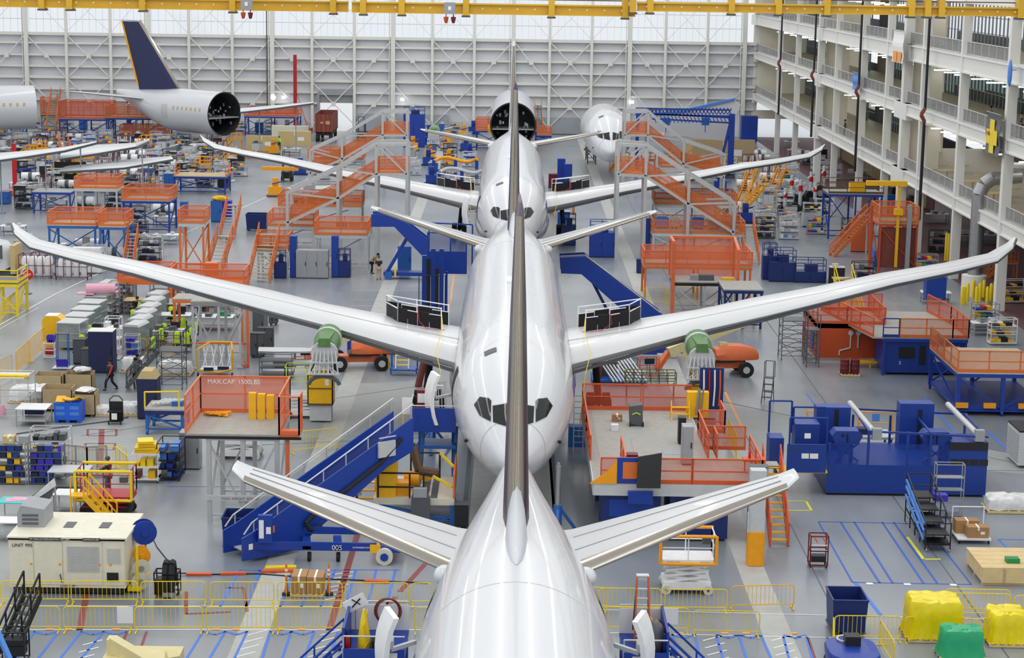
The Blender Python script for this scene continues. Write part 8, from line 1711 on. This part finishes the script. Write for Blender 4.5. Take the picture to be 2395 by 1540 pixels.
for i,(a_,c_) in enumerate([((0,755),(25,733)),((26,732),(52,712))]): barrier(a_[0],a_[1],c_[0],c_[1],f'yellow low barrier below the yellow work table, {("near","far")[i]} one','yellowb',H=1.3)
# white robot / buggy
t = thing('robot_cart','white four wheeled robot cart in front of the dark bench area','robot',G(345,605)+V((0,.3,0))); b = B(); b.box(-1.0,1.0,-.5,.5,.3,.75); b.box(-1.3,-.7,-.7,-.2,.1,.7); b.box(.7,1.3,-.7,-.2,.1,.7); b.make('base','white',t); b = B(); b.bar((0,0,.7),(.3,.1,1.7),.3); b.bar((.3,.1,1.7),(-.3,-.2,2.2),.22); b.make('arm','white',t)
for x in (-1.0,1.0): b = B(); b.wheel((x,-.5,.15),.15,.2); b.make('wheel','rubber',t)
o = thing('red_bag','crumpled red and yellow sack beside the white robot cart','sack',G(302,598)); b = B(); lump(b,(0,0,.7),.5,.4,.8,4,12,8,.15); b.make('sack_cloth','redor',o)
# landing gears on the right
for i,(px,py,s_) in enumerate([(1870,500,1),(1850,480,.9),(1895,470,.9),(1925,462,1.0),(1835,505,.8),(1905,490,.8)]):
    t = thing('landing_gear',f'landing gear leg with dark tyres in the right storage, {ORD[i]} one',  'landing gear',G(px,py),.3*i,'landing gear legs in the right storage'); t['label'] = 'landing gear leg in the right storage, '+['front tallest one','one left of the tallest','one behind the tallest','rightmost one near the wheel','leftmost short one','short one right of the tallest'][i]
    b = B(); b.tube((0,0,.6),(0,0,3.6*s_),.2,10); b.bar((0,0,1.6),(.7,.3,2.8*s_),.12); b.bar((-.5,0,2.8*s_),(.5,0,3.3*s_),.18); b.make('strut','greyl',t); b = B(); b.tube((0,0,2.4*s_),(0,0,3.0*s_),.23,10); b.make('red_collar','redfire',t); b = B(); b.bar((-.7,0,.6),(.7,0,.6),.2); b.make('bogie','grey',t)
    for x in (-.6,.6):
        for y in (-.35,.35): b = B(); b.wheel((x,y,.6),.6,.35,16,'y'); b.make('tyre','rubber',t)
t = thing('spare_wheel','large black wheel with a silver hub beside the landing gear','wheel',G(1914,470)+V((0,-1,0))); b = B(); b.wheel((0,0,1.0),.85,.5,24,'y'); b.make('tyre','rubber',t); b = B(); b.wheel((0,-.1,1.0),.35,.4,16,'y'); b.make('hub','steel',t); b = B(); b.box(-.5,.5,-.3,.3,0,.2); b.make('chock','blue',t)
# blue tilt bins at aisle
bigbin('dark navy tilt bins pair beside the left stair platforms',G(600,540)+V((0,.5,0)),2.0,1.6,1.6,'blued',slots=False,flare=.1,name='tilt_bin',wheels=True)
# bins on platforms
L = PT['orange railed platform j'][0].location; z = PT['orange railed platform j'][3]
for i,m_ in enumerate(('bluel','pink','greyl')): bigbin(f'clear sided tub with {("blue","pink","grey")[i]} contents behind the orange landing',L+V((-.3+i*1.1,4.2,z-.4)),.9,.8,.9,m_,slots=False)
L = PT['upper orange deck below '][0].location; z = PT['upper orange deck below '][3]
for i in range(4): box(f'black equipment box on the upper orange deck, {ORD[i]} from the left',L+V((-2.0+i*1.2,1.2,z)),.9,.7,.6+.15*(i%2),'black',name='equipment_box',tapes=False)
L = PT['orange work dock with ye'][0].location; z = PT['orange work dock with ye'][3]
for i,x in enumerate((-2.2,-1.2,2.2,3.2)): b = B(); b.lathe((0,0,0),[(.38,0),(.4,.05),(.4,1.0),(.36,1.05)],14); tag(b.make('yellow_drum','yelloworange',loc=L+V((x,-.5,z+.0-.2))),f'orange yellow drum on the dock below the open section, {ORD[i]} from the left','drum')
L = PT['orange railed platform w'][0].location; z = PT['orange railed platform w'][3]
for i,x in enumerate((-3,-1.9,.2,1.6,3.0)): bigbin(f'clear plastic crate behind the right orange platform, {ORD[i]} from the left',L+V((x,3.2,z)),1.0,.8,1.0,'greyl' if i%2 else 'bluel',slots=False)
for i,(px,py,z_,l) in enumerate([(512,465,2.2,'yellow folded cloth heap above the blue lockers'),]): o = thing('cloth_heap',l,'cloth',G(509,520)+V((.2,.5,2.15))); b = B(); lump(b,(0,0,.15),.8,.5,.28,5,14,8,.18); b.make('cloth','yellow',o)
person('worker leaning on the lowest gallery rail far back in dark clothes',V((XB+.6,F*37.8/(1980-1200),FZ[0]+.02)),-PI/2+PI*0,'stand','black','black','skin',H=1.05)
person('worker at the middle gallery rail above the yellow cross banner',V((XB+.6,F*37.8/(2318-1200),FZ[1]+.02)),-PI/2,'stand','black','greyd','skin',H=1.05,arm='fwd')
person('worker in grey standing right of the banner on the middle gallery',V((XB+1.2,F*38.4/(2390-1200),FZ[1]+.02)),-PI/2,'stand','greyd','greyd','skinl',H=1.05)
# ================================================================ small equipment in the work areas
bpy.context.view_layer.update()
FP = []
for o in ALL:
    if o['category'] in ('airplane', 'crane', 'hoist', 'wing', 'banner', 'railing', 'ceiling light', 'light', 'stair tower', 'tail surface', 'truss', 'pipe'): continue
    pts = [c.matrix_world @ V(v) for c in [o]+kids(o) if c.type == 'MESH' for v in c.bound_box]
    if o['category'] == 'platform' and o.location.y > 105 and max(p.z for p in pts) > 3.2: continue
    if pts and min(p.z for p in pts) < 1.0: FP.append((min(p.x for p in pts), max(p.x for p in pts), min(p.y for p in pts), max(p.y for p in pts)))
for c in [o for o in bpy.data.objects if o.name.startswith('leg') and o.parent and 'tower' in o.parent.name]:
    q = c.matrix_world @ V(c.bound_box[0]); FP.append((q.x-.3, q.x+.5, q.y-.3, q.y+.5))
def free(x, y, w, d):
    if any(a < x+w/2 and b_ > x-w/2 and c < y+d/2 and e > y-d/2 for a, b_, c, e in FP): return False
    return not (abs(x) < 5 and (12 < y < 215 or y > 245)) and not (37.2-.8 < x+w/2 and x-w/2 < 38.0)
PR = []
def proto(name, cat, desc, w, d, f):
    t = bpy.data.objects.new(name, None); C.objects.link(t); f(t); t['category'] = cat; PR.append([t, desc, w, d, False])
def mk(t, nm, m, *bx):
    b = B()
    for x in bx: b.box(*x)
    return b.make(nm, m, t)
def f_rack(frame, loads, w, h, n, seed):
    def f(t):
        cage(t, w, .8, .1, h, frame, 1); rn = random.Random(seed)
        for k in range(n):
            z = .15+(h-.1)*k/n; mk(t, 'shelf', frame, (-w/2,w/2,-.4,.4,z,z+.04)); x = -w/2+.05
            while x < w/2-.3:
                bw = rn.uniform(.3,.6); bh = rn.uniform(.15,.7)*(h/n)*.8
                if x+bw < w/2: mk(t, 'boxed_part', rn.choice(loads), (x,x+bw-.04,-.34,.34,z+.05,z+.05+bh))
                x += bw
    return f
def f_table(top, loads, w, seed, pipes=None):
    def f(t):
        mk(t, 'table_top', top, (-w/2,w/2,-.6,.6,.85,.9)); rn = random.Random(seed)
        for x in (-w/2+.1,w/2-.1):
            for y in (-.5,.5): mk(t, 'leg', 'grey', (x-.04,x+.04,y-.04,y+.04,0,.85))
        mk(t, 'lower_shelf', 'greyd', (-w/2+.1,w/2-.1,-.5,.5,.3,.34))
        for k in range(4): x = rn.uniform(-w/2+.3,w/2-.3); y = rn.uniform(-.3,.3); b = B(); b.cb(x,y,.9+.12,rn.uniform(.2,.8),rn.uniform(.2,.5),rn.uniform(.08,.35),rn.uniform(0,3)); b.make('machined_part', rn.choice(loads), t)
        if pipes:
            for k in range(3): b = B(); b.tube((-w/2,-.3+k*.3,1.0+.1*k),(w/2+.4,-.2+k*.25,1.1+.1*k),.07,8); b.make('pipe_part', pipes, t)
    return f
def f_hang(frame, m):
    def f(t):
        cage(t, 2.0, .9, .1, 1.8, frame, 4)
        for k in range(7): b = B(); x = -.85+k*.28; b.tube((x,-.1,.4),(x+.05,.1,1.6),.09,8); b.make('hung_duct', m[k % len(m)], t)
    return f
def f_mach(m1, m2):
    def f(t):
        mk(t, 'machine_body', m1, (-.7,.7,-.5,.5,.2,1.1)); mk(t, 'column', m1, (-.3,.3,0,.5,1.1,2.0)); mk(t, 'base_frame', m2, (-.9,.9,-.6,.6,.05,.2)); b = B(); b.bar((-.3,-.3,1.4),(.9,-.2,1.7),.14); b.make('arm', m2, t)
    return f
def f_cyl(m1, m2):
    def f(t):
        b = B(); b.tube((-1.0,0,.9),(1.0,0,.9),.45,16); b.make('duct_shell', m1, t); b = B(); b.tube((-.2,0,.9),(.2,0,.9),.5,16); b.make('duct_band', m2, t); mk(t, 'cradle', 'greyd', (-.8,.8,-.35,.35,0,.4)); mk(t, 'cradle_arm', 'greyd', (-.7,-.6,-.4,.4,.4,.8), (.6,.7,-.4,.4,.4,.8))
    return f
def f_step(m):
    def f(t):
        stairs(t, (-1.2,0,0), (0,0,1.3), .8, m, 'greyd'); mk(t, 'deck_plate', 'deck', (0,1.3,-.5,.5,1.2,1.3)); rail(t, (0,-.45,1.3),(1.3,-.45,1.3),1.0,m,None,n=2); rail(t, (0,.45,1.3),(1.3,.45,1.3),1.0,m,None,n=2); mk(t, 'support', m, (1.2,1.3,-.5,-.4,0,1.2), (1.2,1.3,.4,.5,0,1.2))
    return f
def f_cab(m, m2):
    def f(t):
        mk(t, 'body', m, (-.6,.6,-.4,.4,.1,1.5)); mk(t, 'door', m, (-.58,-.01,-.43,-.4,.15,1.45)); mk(t, 'door', m, (.01,.58,-.43,-.4,.15,1.45)); mk(t, 'top_tray', m2, (-.62,.62,-.42,.42,1.5,1.56)); mk(t, 'plinth', 'black', (-.5,.5,-.3,.3,0,.1)); mk(t, 'stored_part', m2, (-.4,.1,-.2,.2,1.56,1.8))
    return f
proto('parts_rack','rack','grey rack of white boxes',1.9,.8,f_rack('greyl',['white','greyl','paper','bluel'],1.8,1.9,3,1))
proto('parts_rack','rack','black rack of dark cases',1.9,.8,f_rack('black',['black','greyd','navy','grey'],1.8,2.0,3,2))
proto('parts_rack','rack','steel rack of mixed bright bins',1.9,.8,f_rack('grey',['card','green','red','yellow','blue','white'],1.8,1.7,3,3))
proto('parts_table','table','white bench with machined parts',2.4,1.2,f_table('white',['greyl','greyd','steel','red'],2.3,4))
proto('parts_table','table','grey bench with green primed parts',2.6,1.2,f_table('greyl',['greenpr','greyl','black'],2.4,5,'white'))
proto('duct_trolley','trolley','maroon trolley of hanging white ducts',2.2,1.0,f_hang('maroon',['white','paper','greyd']))
proto('machine','machine','royal blue machine on a base',1.9,1.2,f_mach('blue','blued'))
proto('machine','machine','yellow tooling machine on grey base',1.9,1.2,f_mach('yelloworange','greyd'))
proto('duct_section','duct section','white duct section on a cradle',2.1,1.0,f_cyl('white','greyd'))
proto('work_steps','steps','small orange work steps',2.6,1.0,f_step('orange'))
proto('work_steps','steps','small yellow work steps',2.6,1.0,f_step('yelloworange'))
proto('cabinet','cabinet','black cabinet with a pale tray',1.3,.9,f_cab('black','greyl'))
proto('cabinet','cabinet','blue cabinet with parts on top',1.3,.9,f_cab('bluem','greyl'))
proto('cabinet','cabinet','pale grey cabinet with a dark tray',1.3,.9,f_cab('greyl','greyd'))
proto('parts_table','table','tan topped bench with long tubes',2.6,1.2,f_table('tan',['card','greyl','black'],2.4,6,'greyl'))
proto('parts_rack','rack','white rack of yellow and black parts',1.9,.8,f_rack('white',['yellow','black','yellowb','greyd'],1.8,1.8,3,7))
proto('machine','machine','grey machine with a white arm',1.9,1.2,f_mach('grey','white'))
ZN = [('far left area',[324,333,342,352,362,372,382,393,405,418,432,447],[(0,130),(0,520),(0,560),(0,560),(0,600),(40,590),(60,590),(60,580),(40,580),(60,570),(60,575),(40,570)],[0,2,3,4,5,8,12,14,0,3,1,2,11,16,10,13],1.9),
 ('left bench area',[468,487,506,528,548,570,592,612],[(40,110),(60,410),(320,420),(310,420),(30,110),(320,410),(50,300),(100,420)],[1,3,11,0,13,1,14,16,3,8],2.3),
 ('back wall dock zone',[292,301,310],[(100,560),(0,560),(560,730)],[6,5,2,12,0,16,3],2.2),
 ('far aisle side',[360,385,410,460],[(600,690),(780,860),(700,780),(640,860)],[3,11,4,13,6,7],2.4),
 ('central jig area',[312,324,338,352,370,388,408,430],[(955,1110),(1000,1110),(960,1105),(960,1100),(960,1110),(1000,1110),(960,1090),(1000,1110)],[6,7,0,12,2,6,16,7,1],2.3),
 ('far airliner lane',[330,470,500,530],[(1275,1300),(1300,1345),(1300,1340),(1310,1360)],[6,9,12,7],2.4),
 ('right parts store',[364,374,384,394,404,416,430,446,458],[(1765,1880),(1765,1900),(1740,1930),(1700,1935),(1700,1935),(1700,1960),(1740,1850),(1740,1850),(1770,1850)],[0,3,8,2,15,4,5,0],2.1),
 ('right bin store',[474,488,502,516,530,544,560],[(1790,1850),(1790,1930),(1785,1925),(1785,1925),(1780,1925),(1780,1925),(1790,1900)],[0,15,1,0,2,13],2.1),
 ('gallery undercroft',[345,375,420,470,520,570,610,650,690],[(1850,1900),(1900,1960),(1980,2060),(2090,2160),(2180,2260),(2230,2330),(2180,2200),(2340,2400),(2360,2400)],[1,2,9,14,3,11,8],2.6),
 ('right edge yard',[708,724,742,762,784,806],[(2180,2400),(2290,2400),(2300,2400),(2290,2400),(2300,2400),(2330,2400)],[4,15,14,2,8,10,5,3],2.1),
 ('left wing zone',[600,625,690,712],[(350,420),(215,300),(380,420),(430,560)],[3,16,11,0,13],2.5),
 ('right wing tip zone',[560,590,640,668],[(1990,2030),(2170,2210),(2150,2210),(1950,2020)],[2,11,1,12],2.4),
 ('right stair tower lane',[520,445,400,372],[(1740,1800),(1560,1690),(1440,1520),(1560,1740)],[9,6,12,2,10],2.4)]
rn = random.Random(12); cnt = 0
for zn, rows, rng_, kinds, step in ZN:
    seen = {}
    for r, (py, (xa, xb_)) in enumerate(zip(rows, rng_)):
        a = G(xa, py); c = G(xb_, py); x = a.x+rn.uniform(0, .5); j = 0; kk = rn.randrange(len(kinds))
        while x < c.x:
            k = kinds[kk % len(kinds)]; kk += 1+(rn.random() < .3); P_ = PR[k]; y = a.y+rn.uniform(-.7,.7); w, d = P_[2], P_[3]
            if not free(x, y, w+.2, d+.2): x += .6; continue
            i = seen[k] = seen.get(k, 0)+1
            lab = f'{P_[1]}, {ORD[min(i,49)-1]} from the back in the {zn}'
            g = f'{P_[1]}s in the {zn}'
            if not P_[4]:
                o = P_[0]; o.location = (x, y, 0); o.rotation_euler = (0,0,rn.uniform(-.15,.15)); o['label'] = lab; o['group'] = g; P_[4] = True; ALL.append(o)
            else: o = dup(P_[0], (x, y, 0), rn.uniform(-.15,.15), lab, g)
            FP.append((x-w/2, x+w/2, y-d/2, y+d/2)); x += w+step-1.85+rn.uniform(0,.35); cnt += 1
for P_ in PR:
    if not P_[4]:
        for c in kids(P_[0]):
            for e in kids(c): bpy.data.objects.remove(e)
            bpy.data.objects.remove(c)
        bpy.data.objects.remove(P_[0])
print('CLUTTER', cnt)
# curved jigs left of the far airliner
for l, px, py, m1 in (('yellow curved assembly jig on blue feet left of the far airliner',1065,412,'yelloworange'),('grey curved assembly jig behind the left wing root of the far airliner',1080,440,'greyl')):
    t = thing('curved_jig', l, 'jig', G(px,py)); b = B(); b.path([(2.6*math.cos(a), 1.2*math.sin(a)-1, 2.0+.25*math.cos(3*a)) for a in [PI*i/14 for i in range(15)]], .22, 8); b.make('jig_arch', m1, t)
    for x in (-2.6,2.6,0): b = B(); b.bar((x,-1 if x else .2,0),(x,-1 if x else .2,2.0),.4); b.make('jig_foot', 'blue', t)
bad = {}
for o in ALL:
    n = len(o['label'].split()); 
    if not 4 <= n <= 16: print('WORDS', n, o['label'])
    if 'group' not in o or o['category'] not in ('bin','box','block','case','cylinder','vest'):
        if o['label'] in bad: print('DUPLABEL', o['label'])
        bad[o['label']] = 1
